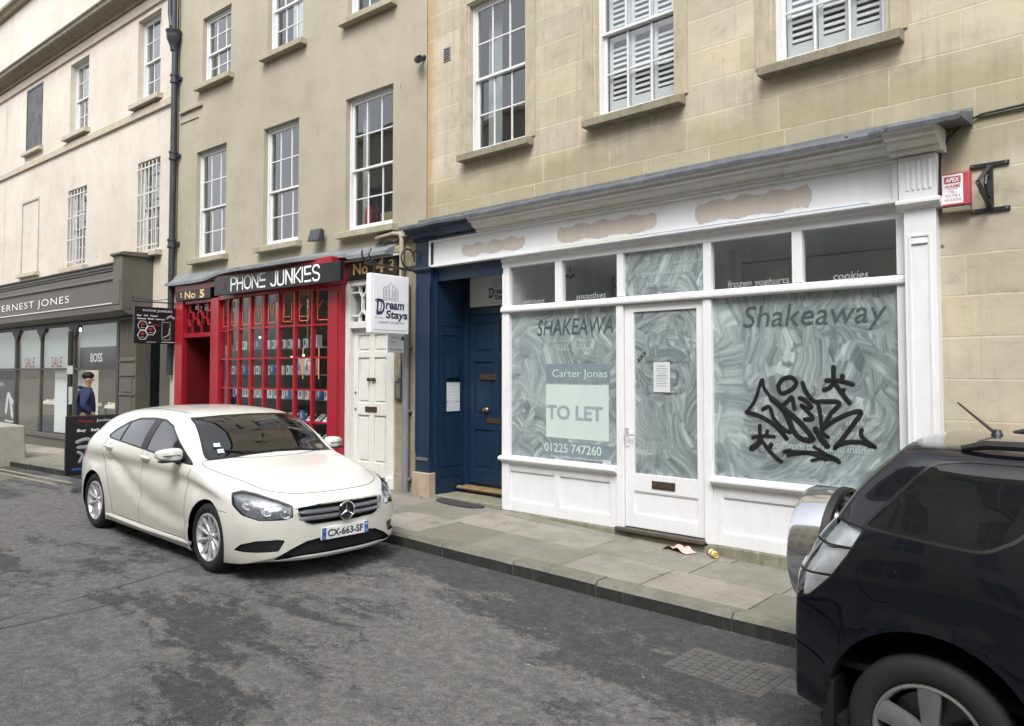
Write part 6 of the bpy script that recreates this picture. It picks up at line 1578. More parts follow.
B.cut([(-.02,.222),(.42,.220),(.62,.200),(.645,.21),(.52,.285),(.38,.345),(.28,.358),(-.02,.362)],'front','intake',lambda c,n:c.x>.3 and n.x>.2)
B.cut([(-.02,.205),(.42,.203),(.60,.188),(.65,.196),(.62,.200),(.42,.220),(-.02,.222)],'front','lip',lambda c,n:c.x>.3)
B.cut(round_corners([(.61,.275),(.82,.268),(.865,.278),(.84,.335),(.77,.372),(.62,.378),(.565,.368)],.012),'front','side_intake',lambda c,n:c.x>.1 and c.y<-.4)
B.cut([(-.02,.30),(.50,.29),(.62,.23),(.5,.215),(-.02,.21)],'front','rear_trim',lambda c,n:c.x<-3.0)
B.cut(round_corners([(.30,.66),(.36,.62),(.62,.62),(.80,.68),(.86,.76),(.80,.80),(.5,.80),(.36,.77)],.03),'rcorner','tail_lamp',lambda c,n:False)
tl=round_corners([(-3.05,.93),(-2.98,.88),(-3.10,.78),(-3.5,.80),(-3.5,.95)],.03)
B.cut(tl,'side','tail_lamp',lambda c,n:c.x<-2.9 and c.y<-.45)
# shut lines
B.seam([(-.40,.905),(-.455,.70),(-.47,.45),(-.44,.235)],'side',sel=sdf)
B.seam([(-1.48,.995),(-1.50,.70),(-1.49,.235)],'side',sel=sdf)
B.seam([(-.44,.235),(-1.0,.225),(-1.49,.235),(-2.18,.24)],'side',.006,sel=sdf)
B.seam([(-2.42,1.055),(-2.50,.93),(-2.46,.80),(-2.33,.62),(-2.22,.40),(-2.18,.24)],'side',sel=sdf)
B.seam([(.355,.595),(.25,.60),(.15,.565)],'side',.005,sel=sdf)
B.seam([(.62,.735),(.63,.30),(.60,-.35),(.60,.735)][:1]+[(.615,.655)],'top',sel=lambda c,n:False)
# bonnet edge seen from above: (x, y)
B.seam([tuple(q) for q in crom([Vector(q) for q in [(.80,-.01),(.775,.25),(.70,.45),(.56,.60),(.32,.675),(.05,.735),(-.25,.775),(-.36,.76)]],4)],'top',.007,sel=lambda c,n:n.z>.15 and c.z>.6)
B.seam([(-.36,.74),(-.30,.50),(-.21,.2),(-.19,-.01)],'top',.012,sel=lambda c,n:n.z>.3 and c.z>.8)
B.seam([(-1.16,.52),(-3.10,.50)],'top',.010,sel=lambda c,n:n.z>.5 and c.z>1.2)
B.part(['body'],'body','car_white',CAR); B.part(['seam','hlseam'],'shut_lines','white_seam',CAR,.005)
for sd in (-1,1): B.part('trim','window_trim','car_trim',CAR,.001,side=sd); B.part('side_glass','side_window','car_glass',CAR,.005,side=sd)
B.part('wtrim','windscreen_seal','car_trim',CAR,.001)
WSC=B.part('windscreen','windscreen','screen_glass',CAR,.002); B.part('rear_glass','rear_window','car_glass',CAR,.004)
for sd in (-1,1):
    h=B.part('headlight','headlight','lamp_lens',CAR,.002,side=sd)
    B.part('headlight','reflector','lamp_dark',h,.03,side=sd)
    mb=MB()
    hf=[f for f in B.bm.faces if f[B.lay]==B.names.index('headlight')]
    for (a,z,r) in ((.46-.608,.612,.050),(.60-.608,.625,.046),(.78-.608,.665,.040)):
        f=min(hf,key=lambda f:((-f.calc_center_median().y-f.calc_center_median().x)/1.4142-a)**2+(f.calc_center_median().z-z)**2); cc=f.calc_center_median(); nn=f.normal.copy(); dd=(nn+Vector((1.2,0,0))).normalized()
        if sd==1: cc.y=-cc.y; dd.y=-dd.y
        mb.lathe([(r*.25,-.022),(r*.75,-.012),(r,.0),(r*1.1,.002),(r*1.1,-.012)],cc-dd*.020,dd,22); mb.sphere(cc-dd*.034,r*.34,10)
    mb.stroke([(0,0),(1,0)],.001,lambda a,b,d:(0,0,-.0)) if False else None
    mb.build('lamp_bowl','lamp_silver',h,smooth=True)
    B.part('tail_lamp','tail_lamp','lamp_red',CAR,.002,side=sd)
B.part('grille_rim','grille_surround','chrome',CAR,-.004); B.part('intake','lower_intake','under_black',CAR,.03); [B.part('side_intake','side_intake','black_plastic',CAR,.018,side=sd) for sd in (-1,1)]; B.part('lip','front_lip','white_paint',CAR,-.004); B.part('rear_trim','rear_diffuser','black_plastic',CAR,.004)
GRL=B.part('grille','grille','under_black',CAR,.04)
def fx(y,z):
    """front surface x at (y,z) of the nose"""
    yy=abs(y); k=max(yy/.79,abs(z-.44)/.26); base=.0-.0; cap=.052 if k<.45 else .052-.052*((k-.45)/.55)**3
    return FS+cap-.30*(yy/.88)**2.4
mb=MB()
for zc,hh in ((.545,.020),(.600,.020)):
    mb.mark()
    for i in range(16):
        y0=-.455+.91*i/16; y1=-.455+.91*(i+1)/16
        if abs((y0+y1)/2)<.075: continue
        q=[]
        for y in (y0,y1):
            x=fx(y,zc)-.012+.008; s_=min(1,(.46-abs(y))/.05+.35); q.append([(x,y,zc-hh*s_),(x+.008,y,zc-hh*.2*s_),(x+.006,y,zc+hh*.6*s_),(x-.012,y,zc+hh*s_)])
        for j in range(3): mb.quad(q[0][j],q[1][j],q[1][j+1],q[0][j+1])
mb.build('slat','grille_silver',GRL,smooth=True)
mb=MB(); c=Vector((fx(0,.575)+.012,0,.575)); mb.lathe([(.083,-.01),(.090,.0),(.088,.010),(.078,.012),(.074,.004),(.074,-.004)],c,(1,0,0),40)
for k in range(3):
    a=math.pi/2+2*math.pi*k/3; u=Vector((0,math.cos(a),math.sin(a))); t=Vector((0,-math.sin(a),math.cos(a)))
    vs=[c+t*.014+Vector((.002,0,0)),c-t*.014+Vector((.002,0,0)),c+u*.078+Vector((.004,0,0)),c+Vector((.013,0,0))]
    mb.add(vs,[(0,2,3),(2,1,3),(1,0,3)])
mb.build('star_emblem','chrome',CAR,smooth=30)
mb=MB(); mb.lathe([(0,-.004),(.074,-.004),(.074,-.03),(0,-.03)],c,(1,0,0),30); mb.build('emblem_backing','black_plastic',CAR)
mb=MB(); mb.lathe([(0,.004),(.013,.004),(.016,.0),(.016,-.006)],(fx(0,.69)-.015,0,.690),(.8,0,.6),18); mb.build('bonnet_badge','mirror_glass',CAR,smooth=True)
# number plate
mb=MB(); xp=FS+.058; pm=lambda a,b,d:(xp+d,a,b); z0,z1=.338,.445
mb.box(xp-.02,xp,-.26,.26,z0,z1,k=0); 
rect(mb,-.258,-.215,z0+.002,z1-.002,pm,.001,1); rect(mb,.215,.258,z0+.002,z1-.002,pm,.001,1)
put_text(mb,'CX-663-SF',pm,0,(z0+z1)/2,w=.395,h=.068,d=.002,bold=.025,k=2)
put_text(mb,'F',pm,-.237,z0+.022,h=.02,d=.002,k=0); rect(mb,.228,.246,z1-.035,z1-.015,pm,.002,0); put_text(mb,'59',pm,.237,z0+.022,h=.018,d=.002,k=0)
for k in range(10): a=2*math.pi*k/10; mb.lathe([(0,.0),(.0022,.0)],(xp+.002,-.237+.011*math.cos(a),z1-.027+.011*math.sin(a)),(1,0,0),5,k=3)
simple('star_yellow',(.7,.55,.05),.5)
mb.build('number_plate',['plate_white','plate_blue','sign_black','star_yellow'],CAR)
# mirrors, handles, wipers, stickers
def mirror(sd):
    mb=MB(); y=sd*.955; x=-.64; z=1.025
    def f(a,b):
        th=a*2*math.pi; ph=(b-.5)*math.pi
        cx=math.copysign(abs(math.cos(th))**.6,math.cos(th)); sy=math.copysign(abs(math.sin(th))**.6,math.sin(th)); cp=math.cos(ph)**.55; sp=math.copysign(abs(math.sin(ph))**.8,math.sin(ph))
        return (x+.055*cp*cx+(.02 if cx>0 else 0)-.05*abs(sp)*(sd*sp>0),y+.115*sp,z+(.062-.012*sp*sd)*cp*sy)
    mb.grid(f,28,16); m=mb.build('door_mirror','car_white',CAR,smooth=180,merge=True)
    mb=MB(); mb.tube([(x-.0,sd*.90,z-.05),(x-.02,sd*.84,z-.075)],[.03,.04],10); mb.box(x-.03,x+.07,y-.10,y+.09,z-.068,z-.05); mb.box(x+.055,x+.079,y-.09,y+.08,z-.006,z+.002); mb.build('mirror_foot','black_plastic',m,bevel=.006)
    mb=MB(); mb.box(x-.062,x-.050,y-.09,y+.085,z-.045,z+.05); mb.build('mirror_glass','mirror_glass',m,bevel=.004)
mirror(-1); mirror(1)
def surf_y(x,z):
    best=None
    for f in B.bm.faces:
        c=f.calc_center_median()
        if c.y<-.5:
            d=(c.x-x)**2+(c.z-z)**2
            if best is None or d<best[0]: best=(d,c.y)
    return best[1]
for (x,z) in ((-1.36,.925),(-2.31,.965)):
    yy=surf_y(x,z)
    for sd in (-1,1):
        Y=abs(yy)
        mb=MB(); mb.lathe([(.0,-.012),(.03,-.008),(.042,.001),(.045,.0015)],(x+.01,sd*(Y-.003),z),(0,sd,.1),20); mb.build('handle_recess','sill_stone' if False else 'white_grimy',CAR,smooth=True)
        mb=MB(); mb.tube([(x+.085,sd*(Y+.004),z+.0),(x+.06,sd*(Y+.028),z+.004),(x-.07,sd*(Y+.028),z+.012),(x-.10,sd*(Y+.004),z+.012)],[.011,.013,.015,.013],8); mb.build('door_handle','car_white',CAR,smooth=True)
mb=MB(); mb.lathe([(0,.002),(.014,.002),(.014,-.002)],(.26,-surf_y(.26,.5)*0-.868,.50),(.3,-1,0),12); mb.build('side_reflector','sill_stone' if False else 'white_seam',CAR)
# sill strip between the wheels
for sd in (-1,1):
    mb=MB(); mb.tube([(-.36,sd*.868,.205),(-1.3,sd*.872,.198),(-2.33,sd*.872,.21)],[.02,.026,.022],8); mb.build('side_sill','car_white',CAR,smooth=True)
mb=MB()
def scr(y,z):  # point on windscreen centre-ish
    best=min((f for f in B.bm.faces if f[B.lay] in (B.names.index('windscreen'),B.names.index('wtrim'))),key=lambda f:(f.calc_center_median().y+abs(y))**2+(f.calc_center_median().z-z)**2).calc_center_median(); return Vector((best.x+.012,y,best.z+.01))
for a,b in (((.52,1.0),(-.10,1.03)),((-.05,1.01),(-.58,1.06))): mb.tube([scr(*a),scr((a[0]+b[0])/2,(a[1]+b[1])/2-.0),scr(*b)],.008,6)
mb.build('wiper','black_plastic',CAR)
mb=MB()
for z in (1.045,1.09):
    p=scr(-.55,z)-Vector((.006,0,0)); mb.quad(p+Vector((.01,-.04,-.018)),p+Vector((.01,.03,-.018)),p+Vector((-.012,.03,.018)),p+Vector((-.012,-.04,.018)))
mb.build('screen_sticker','paper_blue',CAR)
# arch liners, underside, cabin
mb=MB()
for ax in (0,-2.70):
    for sd in (-1,1):
        N=24; r=.358
        for i in range(N):
            a=-.35+(math.pi+.7)*i/N; b=-.35+(math.pi+.7)*(i+1)/N
            mb.quad((ax+r*math.cos(a),sd*.83,.316+r*math.sin(a)),(ax+r*math.cos(b),sd*.83,.316+r*math.sin(b)),(ax+r*math.cos(b),sd*.5,.316+r*math.sin(b)),(ax+r*math.cos(a),sd*.5,.316+r*math.sin(a)))
        mb.box(ax-.36,ax+.36,sd*.49,sd*.50,.16,.68); mb.mark()
mb.build('arch_liner','under_black',CAR)
mb=MB(); mb.box(-3.2,.40,-.78,.78,.165,.19); mb.box(.3,.36,-.6,.6,.3,.66); mb.box(-3.1,-.35,-.80,.80,.32,.36); mb.build('underbody','under_black',CAR)
interior(CAR,(-1.55,-2.45),0,0,.50)
mb=MB(); mb.grid(lambda a,b:(-.38-.40*b,-.76+1.52*a,.93+.035*math.sin(b*3.1)),8,6); mb.box(-.80,-.70,-.76,.76,.6,.93)
mb.lathe([(.175,-.012),(.19,0),(.175,.012),(.165,0),(.175,-.012)],(-.95,.37,.90),(-1,0,.45),24); mb.build('dashboard','seat_cloth',CAR,smooth=40)
mb=MB(); mb.box(-.98,-.955,-.09,.09,1.25,1.31); mb.build('rear_view_mirror','black_plastic',CAR,bevel=.01)
for ax in (0,-2.70):
    for sd in (-1,1): wheel(CAR,ax,sd*.872,.316,.316,.216,.20,sd,10,'thin')
def place_car(root,fx_,rx_,off):
    """stand the car on its wheel contact points: fx_,rx_ = world contact of the near front / rear tyre"""
    a=Vector(fx_); b=Vector(rx_); d=(a-b).normalized(); yv=Vector((0,0,1)).cross(d).normalized(); zv=d.cross(yv)
    m=Matrix((d,yv,zv)).transposed().to_4x4(); m.translation=a+yv*off; root.matrix_world=m
xf,yf=-6.93,3.345; xr,yr=-9.63,3.29
place_car(CAR,(xf,yf,rz(xf)),(xr,yr,rz(xr)),.86)
# ---------------------------------------------------------------- dark four wheel drive
SUV=thing('parked_four_by_four','dark navy four by four with hard spare wheel cover, cut off by the right edge','car',(0,0,0),FW)
T=[(.0,[(.78,.34),(.82,.5),(.81,.70),(.75,.85),(.66,.90),(.5,.93),(.3,.945)],.95),
(.25,[(.86,.30),(.885,.5),(.885,.75),(.85,.91),(.76,.97),(.58,1.0),(.3,1.02)],1.025),
(.85,[(.88,.29),(.905,.5),(.91,.82),(.885,.96),(.80,1.03),(.62,1.07),(.3,1.09)],1.095),
(1.25,[(.88,.29),(.905,.5),(.91,.83),(.885,.99),(.80,1.06),(.64,1.10),(.3,1.13)],1.135),
(1.6,[(.88,.29),(.905,.5),(.91,.84),(.88,1.02),(.79,1.20),(.70,1.30),(.35,1.36)],1.37),
(1.95,[(.88,.29),(.905,.5),(.91,.85),(.88,1.05),(.775,1.36),(.66,1.53),(.34,1.60)],1.61),
(2.25,[(.88,.29),(.905,.5),(.91,.86),(.88,1.07),(.765,1.42),(.65,1.62),(.34,1.67)],1.68),
(2.9,[(.88,.29),(.905,.5),(.915,.87),(.885,1.10),(.765,1.43),(.65,1.645),(.34,1.69)],1.70),
(3.35,[(.885,.30),(.91,.52),(.92,.89),(.895,1.16),(.785,1.43),(.665,1.64),(.34,1.69)],1.70),
(3.67,[(.885,.32),(.91,.54),(.92,.90),(.89,1.17),(.79,1.43),(.69,1.635),(.36,1.685)],1.695),
(3.78,[(.882,.33),(.908,.55),(.918,.91),(.888,1.165),(.785,1.39),(.685,1.56),(.36,1.60)],1.61),
(3.90,[(.88,.34),(.905,.56),(.917,.92),(.885,1.155),(.78,1.33),(.68,1.44),(.36,1.475)],1.48),
(4.025,[(.875,.36),(.90,.58),(.912,.92),(.875,1.11),(.775,1.20),(.67,1.26),(.36,1.285)],1.29),
(4.10,[(.87,.37),(.90,.58),(.905,.90),(.865,1.05),(.77,1.12),(.66,1.165),(.36,1.185)],1.19),
(4.155,[(.865,.38),(.89,.58),(.895,.86),(.85,.98),(.76,1.03),(.65,1.06),(.36,1.08)],1.085)]
SX=3.50; S=Shell(T,.28,.05,4.17,SX,.62,.66,[(.04,0.),(.04,.5),(.036,.8),(.02,.95)],[(.012,.985),(.022,.93),(.028,.6),(.028,0.)],arch=(0.,2.64),archr=.455,archz=.39,zbot=.30)
ss=lambda c,n:n.y<-.3 and c.y<-.45
for ax in (0.,2.64): S.cut([(ax+.455*math.cos(a),.39+.455*math.sin(a)) for a in [2*math.pi*k/44 for k in range(44)]],'side','hole',lambda c,n:c.y<-.5)
q=round_corners([(-.33,1.262),(.02,1.238),(.21,1.232),(.33,1.30),(.43,1.42),(.60,1.615),(.36,1.635),(.10,1.63),(-.04,1.605),(-.18,1.45)],.04)
S.cut(q,'side','qtrim',ss); S.cut(inner(q,.014),'side','quarter_glass',ss,only=('qtrim',))
q2=round_corners([(.42,1.19),(1.62,1.12),(1.58,1.52),(1.52,1.60),(.78,1.62),(.56,1.38)],.05); q3=round_corners([(1.68,1.10),(2.50,1.06),(2.1,1.42),(1.85,1.55),(1.66,1.56)],.05)
for z in (q2,q3): S.cut(z,'side','side_glass',ss)
S.cut([(-.02,1.14),(.70,1.12),(.66,1.35),(.60,1.54),(-.02,1.57)],'front','windscreen',lambda c,n:c.x>1.3 and n.x>.2)
S.cut([(-.02,1.10),(.60,1.10),(.58,1.46),(-.02,1.50)],'front','rear_glass',lambda c,n:c.x<0 and n.x<-.2)
# tail lamp wrapping the corner
tlp=round_corners([(-.300,1.262),(-.365,1.12),(-.44,1.0),(-.55,.885),(-.66,.86),(-.80,.88),(-.85,1.25),(-.70,1.31),(-.48,1.28)],.02)
S.cut(tlp,'side','lampseam',lambda c,n:c.x<-.2 and c.y<-.55)
S.cut(inner(tlp,.010),'side','tail_lamp',lambda c,n:c.x<-.2 and c.y<-.55,only=('lampseam',))
for za,zb_ in ((1.165,1.135),(1.02,.99)): S.seam([(-.30,za),(-.9,zb_)],'side',.010,sel=lambda c,n:c.x<-.2,only=('tail_lamp',))
S.cut(round_corners([(-.02,1.10),(.10,1.10),(.10,.7),(-.02,.7)],.02),'front','hole2',lambda c,n:False)
cap=[(-.215+.098*math.cos(a),1.035+.098*math.sin(a)) for a in [2*math.pi*k/28 for k in range(28)]]
capi=[(-.215+.092*math.cos(a),1.035+.092*math.sin(a)) for a in [2*math.pi*k/28 for k in range(28)]]
S.cut(cap,'side','seam',ss); S.cut(capi,'side','fuel_cap',ss,only=('seam',))
S.cut([(-.54,.845),(-.44,.80),(-.39,.76),(-.40,.42),(-.37,.2),(-1.2,.2),(-1.2,.86),(-.62,.86)],'side','bumper',lambda c,n:c.x<-.2)
S.seam([(-.80,.86),(-.62,.855),(-.54,.845),(-.46,.81),(-.40,.755)],'side',.008,sel=lambda c,n:c.x<0)
S.seam([(-.66,.67),(-.52,.62),(-.46,.58)],'side',.010,sel=lambda c,n:c.x<0,only=('bumper',))
S.seam([(.52,1.13),(.62,.95),(.60,.72),(.50,.62)],'side',sel=ss); S.seam([(1.64,1.10),(1.66,.6),(1.64,.34)],'side',sel=ss); S.seam([(2.5,1.0),(2.42,.6),(2.42,.34)],'side',sel=ss)
hlS=round_corners([(.30,.62),(.5,.60),(.95,.70),(1.0,.84),(.6,.86),(.32,.80)],.04)
S.cut([(a-SX/1.414*0,b) for a,b in []] or [(-9,-9),(-8,-9),(-8,-8)],'front','none',lambda c,n:False)
S.cut([(.44,.66),(.80,.68),(.80,.86),(.46,.84)],'front','headlight',lambda c,n:c.x>3.0 and n.x>.2)
S.cut([(-.02,.70),(.38,.70),(.40,.86),(-.02,.88)],'front','grille',lambda c,n:c.x>3.0 and n.x>.2)
S.part('body','body','car_navy',SUV); S.part(['seam','lampseam'],'shut_lines','navy_seam',SUV,.004); S.part('bumper','rear_bumper','car_navy',SUV,-.004)
for sd in (-1,1): S.part('qtrim','window_trim','car_trim',SUV,.001,side=sd)
for sd in (-1,1):
    S.part('quarter_glass','quarter_window','privacy_glass',SUV,.004,side=sd); S.part('side_glass','side_window','privacy_glass',SUV,.004,side=sd); S.part('headlight','headlight','lamp_lens',SUV,.002,side=sd)
    t=S.part('tail_lamp','tail_lamp','lamp_lens',SUV,-.004,side=sd); S.part('tail_lamp','reflector','lamp_silver',t,.030,side=sd)
S.part('fuel_cap','fuel_cap','car_navy',SUV,-.001,side=-1); S.part('windscreen','windscreen','car_glass',SUV,.003); S.part('rear_glass','rear_window','privacy_glass',SUV,.003); S.part('grille','grille','under_black',SUV,.02)
# plastic arch flare edge, mud flap, liner
mb=MB()
for ax in (0,2.64):
    for sd in (-1,1):
        N=26; r=.462
        for i in range(N):
            a=-.35+(math.pi+.7)*i/N; b=-.35+(math.pi+.7)*(i+1)/N
            mb.quad((ax+r*math.cos(a),sd*.89,.39+r*math.sin(a)),(ax+r*math.cos(b),sd*.89,.39+r*math.sin(b)),(ax+r*math.cos(b),sd*.5,.39+r*math.sin(b)),(ax+r*math.cos(a),sd*.5,.39+r*math.sin(a)))
        mb.box(ax-.46,ax+.46,sd*.49,sd*.50,.25,.86); mb.mark()
mb.build('arch_liner','under_black',SUV)
for sd in (-1,1):
    mb=MB(); mb.prism([(-.47,.50),(-.42,.50),(-.42,.16),(-.48,.15)],lambda a,b,d:(a,sd*d,b),.68,.90); mb.build('mud_flap','black_plastic',SUV,bevel=.006)
mb=MB(); mb.box(-.5,3.2,-.85,.85,.27,.31); mb.box(-.5,3.0,-.8,.8,.55,.58); mb.build('underbody','under_black',SUV)
interior(SUV,(2.0-.35,.8),0,0,.75)
# roof rails and aerial
for sd in (-1,1):
    mb=MB(); mb.tube([(.06,sd*.62,1.67),(.16,sd*.62,1.695),(.5,sd*.61,1.708),(1.2,sd*.615,1.708),(1.75,sd*.62,1.67)],[.014,.022,.022,.022,.014],8); mb.build('roof_rail','black_plastic',SUV,smooth=True)
mb=MB(); mb.tube([(.08,.0,1.71),(-.10,.0,1.862)],[.009,.005],8); mb.lathe([(.0,.03),(.015,.028),(.03,.0)],(.09,.0,1.70),(0,0,1),12); mb.build('aerial','black_plastic',SUV,smooth=True)
# spare wheel with bright hard cover on the tail door
SPX=-.705; mb=MB(); c=(SPX+.02,-.03,.955)
mb.lathe([(.0,.235),(.25,.232),(.31,.222),(.34,.205),(.352,.175),(.355,.02),(.34,.0)],c,(-1,0,0),56); sp=mb.build('spare_wheel_cover','chrome',SUV,smooth=35)
mb=MB(); mb.lathe([(.352,.03),(.365,.02),(.362,-.02),(.34,-.03)],c,(-1,0,0),56); mb.build('cover_edge','black_plastic',sp,smooth=True)
mb=MB(); mb.lathe([(0,.237),(.21,.237),(.215,.230)],c,(-1,0,0),40); mb.build('cover_face','car_navy',sp,smooth=40)
for ax in (0,2.64):
    for sd in (-1,1): wheel(SUV,ax,sd*.895,.36,.36,.235,.23,sd,5,'wide')
xr=-1.05; place_car(SUV,(xr+2.64,3.90,rz(xr+2.64)),(xr,3.90,rz(xr)),.895)
SUV.matrix_world=SUV.matrix_world@Matrix.Translation((-2.64,0,0))
# ================================================================ small things in the street
AB=thing('pavement_sign','black framed swinging poster sign on a moulded base behind the white car','pavement sign',(-12.8,4.45,.2),FW)
X=-12.8; zb=rz(X)
mb=MB(); mb.box(X-.03,X+.03,3.93,4.83,.50,1.40,k=0); mb.build('frame','sign_black',AB,bevel=.012)
mb=MB(); mp=right(X+.031); mp2=lambda a,b,d:(X+.031+d,a,b)
mb.add([mp2(3.97,.54,0),mp2(4.79,.54,0),mp2(4.79,1.36,0),mp2(3.97,1.36,0)],[(0,1,2,3)],0)
put_text(mb,'Phone',mp2,4.20,1.315,w=.20,h=.05,k=1); put_text(mb,'Junkies',mp2,4.47,1.315,w=.24,h=.05,k=2); put_text(mb,'Buy   Sell   Repair',mp2,4.38,1.17,w=.60,h=.055,bold=.02,k=2); put_text(mb,'Phones',mp2,4.60,1.10,w=.2,h=.045,bold=.02,k=2)
rect(mb,4.02,4.30,.58,.61,mp2,.001,3); 
for pts,w in (([(4.08,1.0),(4.2,1.04),(4.3,1.0),(4.25,.93),(4.1,.92)],.05),([(4.1,.85),(4.16,.80),(4.12,.70)],.04),([(4.22,.85),(4.26,.75)],.03)): mb.stroke(pts,w,mp2,k=4)
mb.build('poster',['sign_black','sale_red','letter_white','plate_blue','letter_grey'],AB)
mb=MB(); mb.box(X-.03,X+.03,4.32,4.44,zb+.06,.52); mb.build('stem','black_plastic',AB)
mb=MB(); mb.lathe([(0,.13),(.07,.12),(.16,.08),(.26,.05),(.29,.0)],(X,4.30,zb),(0,0,1),26); o=mb.build('base','black_plastic',AB,smooth=True)
AB.location=AB.location
mb=MB(); x1,x0=-17.9,-19.9; y0,y1=4.15,4.80; z=rz(-18); mb.add([(x0,y0,z-.05),(x1,y0,z-.05),(x1,y1,z-.05),(x0,y1,z-.05),(x0+.03,y0+.04,z+.80),(x1-.04,y0+.04,z+.80),(x1-.04,y1-.04,z+.80),(x0+.03,y1-.04,z+.80)],[(0,1,2,3),(7,6,5,4),(0,4,5,1),(1,5,6,2),(2,6,7,3),(3,7,4,0)])
tagm(mb.build('concrete_block','concrete_block',None,bevel=.03,seg=3),'large pale grey concrete barrier block at the left edge of the road','barrier block')
PO=thing('black_post','slim black street post with white stickers in front of the jewellery window','post',(-16.1,5.0,.3),FW)
mb=MB(); mb.tube([(-16.1,5.0,pz(-16)),(-16.1,5.0,2.82)],.045,12); mb.tube([(-16.1,5.0,pz(-16)),(-16.1,5.0,pz(-16)+.5)],.065,12); mb.sphere((-16.1,5.0,2.82),.05,10); mb.build('shaft','cable_black',PO,smooth=True)
mb=MB(); mb.box(-16.052,-16.046,4.93,5.03,2.02,2.18); mb.mark(); mb.box(-16.052,-16.046,4.965,5.03,1.45,1.78); mb.build('sticker','paper',PO)
# person by the jewellery window
PR_=thing('person','person in a navy hooded jacket and dark cap, walking past the lit jewellery window','person',(0,0,0),FW)
def skin(name,pts,edges,rad,mat,parent,sub=2):
    me=bpy.data.meshes.new(name); me.from_pydata(pts,edges,[]); o=bpy.data.objects.new(name,me); COL.objects.link(o)
    md=o.modifiers.new('s','SKIN'); o.modifiers.new('d','SUBSURF').levels=sub; o.modifiers['d'].render_levels=sub
    for v,r in zip(me.skin_vertices[0].data,rad): v.radius=(r if hasattr(r,'__len__') else (r,r))
    me.skin_vertices[0].data[0].use_root=True
    bpy.context.view_layer.update(); dg=bpy.context.evaluated_depsgraph_get(); m2=bpy.data.meshes.new_from_object(o.evaluated_get(dg)); bpy.data.objects.remove(o)
    m2.materials.clear(); m2.materials.append(M(mat)); 
    for p in m2.polygons: p.use_smooth=True; p.material_index=0
    o=bpy.data.objects.new(name,m2); COL.objects.link(o); o.parent=parent; ORG[o.name]=Vector((0,0,0)); return o
# faces +x locally
pts=[(0,0,.90),(0,0,1.10),(0,0,1.32),(0.01,0,1.45),(.03,0,1.53),(.04,0,1.62),(.045,0,1.70),
 (0,.09,.88),(.10,.10,.48),(.04,.10,.08),(.16,.11,.035), (0,-.09,.88),(-.03,-.10,.48),(-.16,-.10,.10),(-.05,-.11,.035),
 (0,.19,1.40),(-.04,.24,1.13),(.10,.22,.92),(.16,.20,.86),(0,-.19,1.40),(-.03,-.24,1.13),(.12,-.20,.96),(.18,-.17,.93)]
ed=[(0,1),(1,2),(2,3),(3,4),(4,5),(5,6),(0,7),(7,8),(8,9),(9,10),(0,11),(11,12),(12,13),(13,14),(2,15),(15,16),(16,17),(17,18),(2,19),(19,20),(20,21),(21,22)]
rad=[(.15,.12),(.15,.11),(.17,.12),(.09,.08),(.055,.055),(.095,.085),(.085,.075),.095,.065,.048,.045,.095,.065,.048,.045,.065,.05,.035,.04,.065,.05,.035,.04]
BO=skin('body',pts,ed,rad,'skin',PR_)
jp=[(0,0,.86),(0,0,1.05),(0,0,1.30),(0,0,1.42),(.01,0,1.50),(0,.20,1.38),(-.045,.255,1.13),(.09,.225,.95),(0,-.20,1.38),(-.035,-.255,1.13),(.11,-.21,.98)]
skin('jacket',jp,[(0,1),(1,2),(2,3),(3,4),(2,5),(5,6),(6,7),(2,8),(8,9),(9,10)],[(.20,.16),(.20,.16),(.21,.16),(.15,.13),(.11,.11),.095,.078,.06,.095,.078,.06],'navy_jacket',PR_)
skin('jacket_panel',[(-.02,0,.95),(-.02,0,1.22)],[(0,1)],[(.205,.165),(.20,.165)],'royal_blue',PR_,2)
skin('hood',[(-.09,0,1.43),(-.07,0,1.52)],[(0,1)],[(.12,.10),(.10,.08)],'navy_jacket',PR_)
skin('trousers',[(0,0,.92),(0,.09,.84),(.10,.10,.48),(.04,.10,.12),(0,-.09,.84),(-.03,-.10,.48),(-.15,-.10,.14)],[(0,1),(1,2),(2,3),(0,4),(4,5),(5,6)],[(.17,.14),.12,.085,.07,.12,.085,.07],'jeans',PR_)
mb=MB(); mb.sphere((.03,0,1.715),.108,16,(1.05,.92,.75)); mb.add([(.10,-.07,1.70),(.10,.07,1.70),(.19,.05,1.685),(.19,-.05,1.685)],[(0,1,2,3)]); mb.build('cap','hair_dark',PR_,smooth=True)
for sd,x in ((1,.13),(-1,-.08)):
    mb=MB(); mb.sphere((x,sd*.105,.04),.05,12,(2.4,.95,.8)); mb.build('shoe','sign_black',PR_,smooth=True)
mb=MB(); mb.sphere((.135,0,1.63),.018,8); 
for s_ in (-1,1): mb.sphere((.03,s_*.092,1.63),.022,8,(.8,.4,1.2))
mb.build('face_features','skin',PR_,smooth=True)
px_=(-16.3,5.35); PR_.matrix_world=Matrix.Translation((px_[0],px_[1],pz(px_[0])+.0))@Matrix.Rotation(R(70),4,'Z')@Matrix.Scale(.97,4)
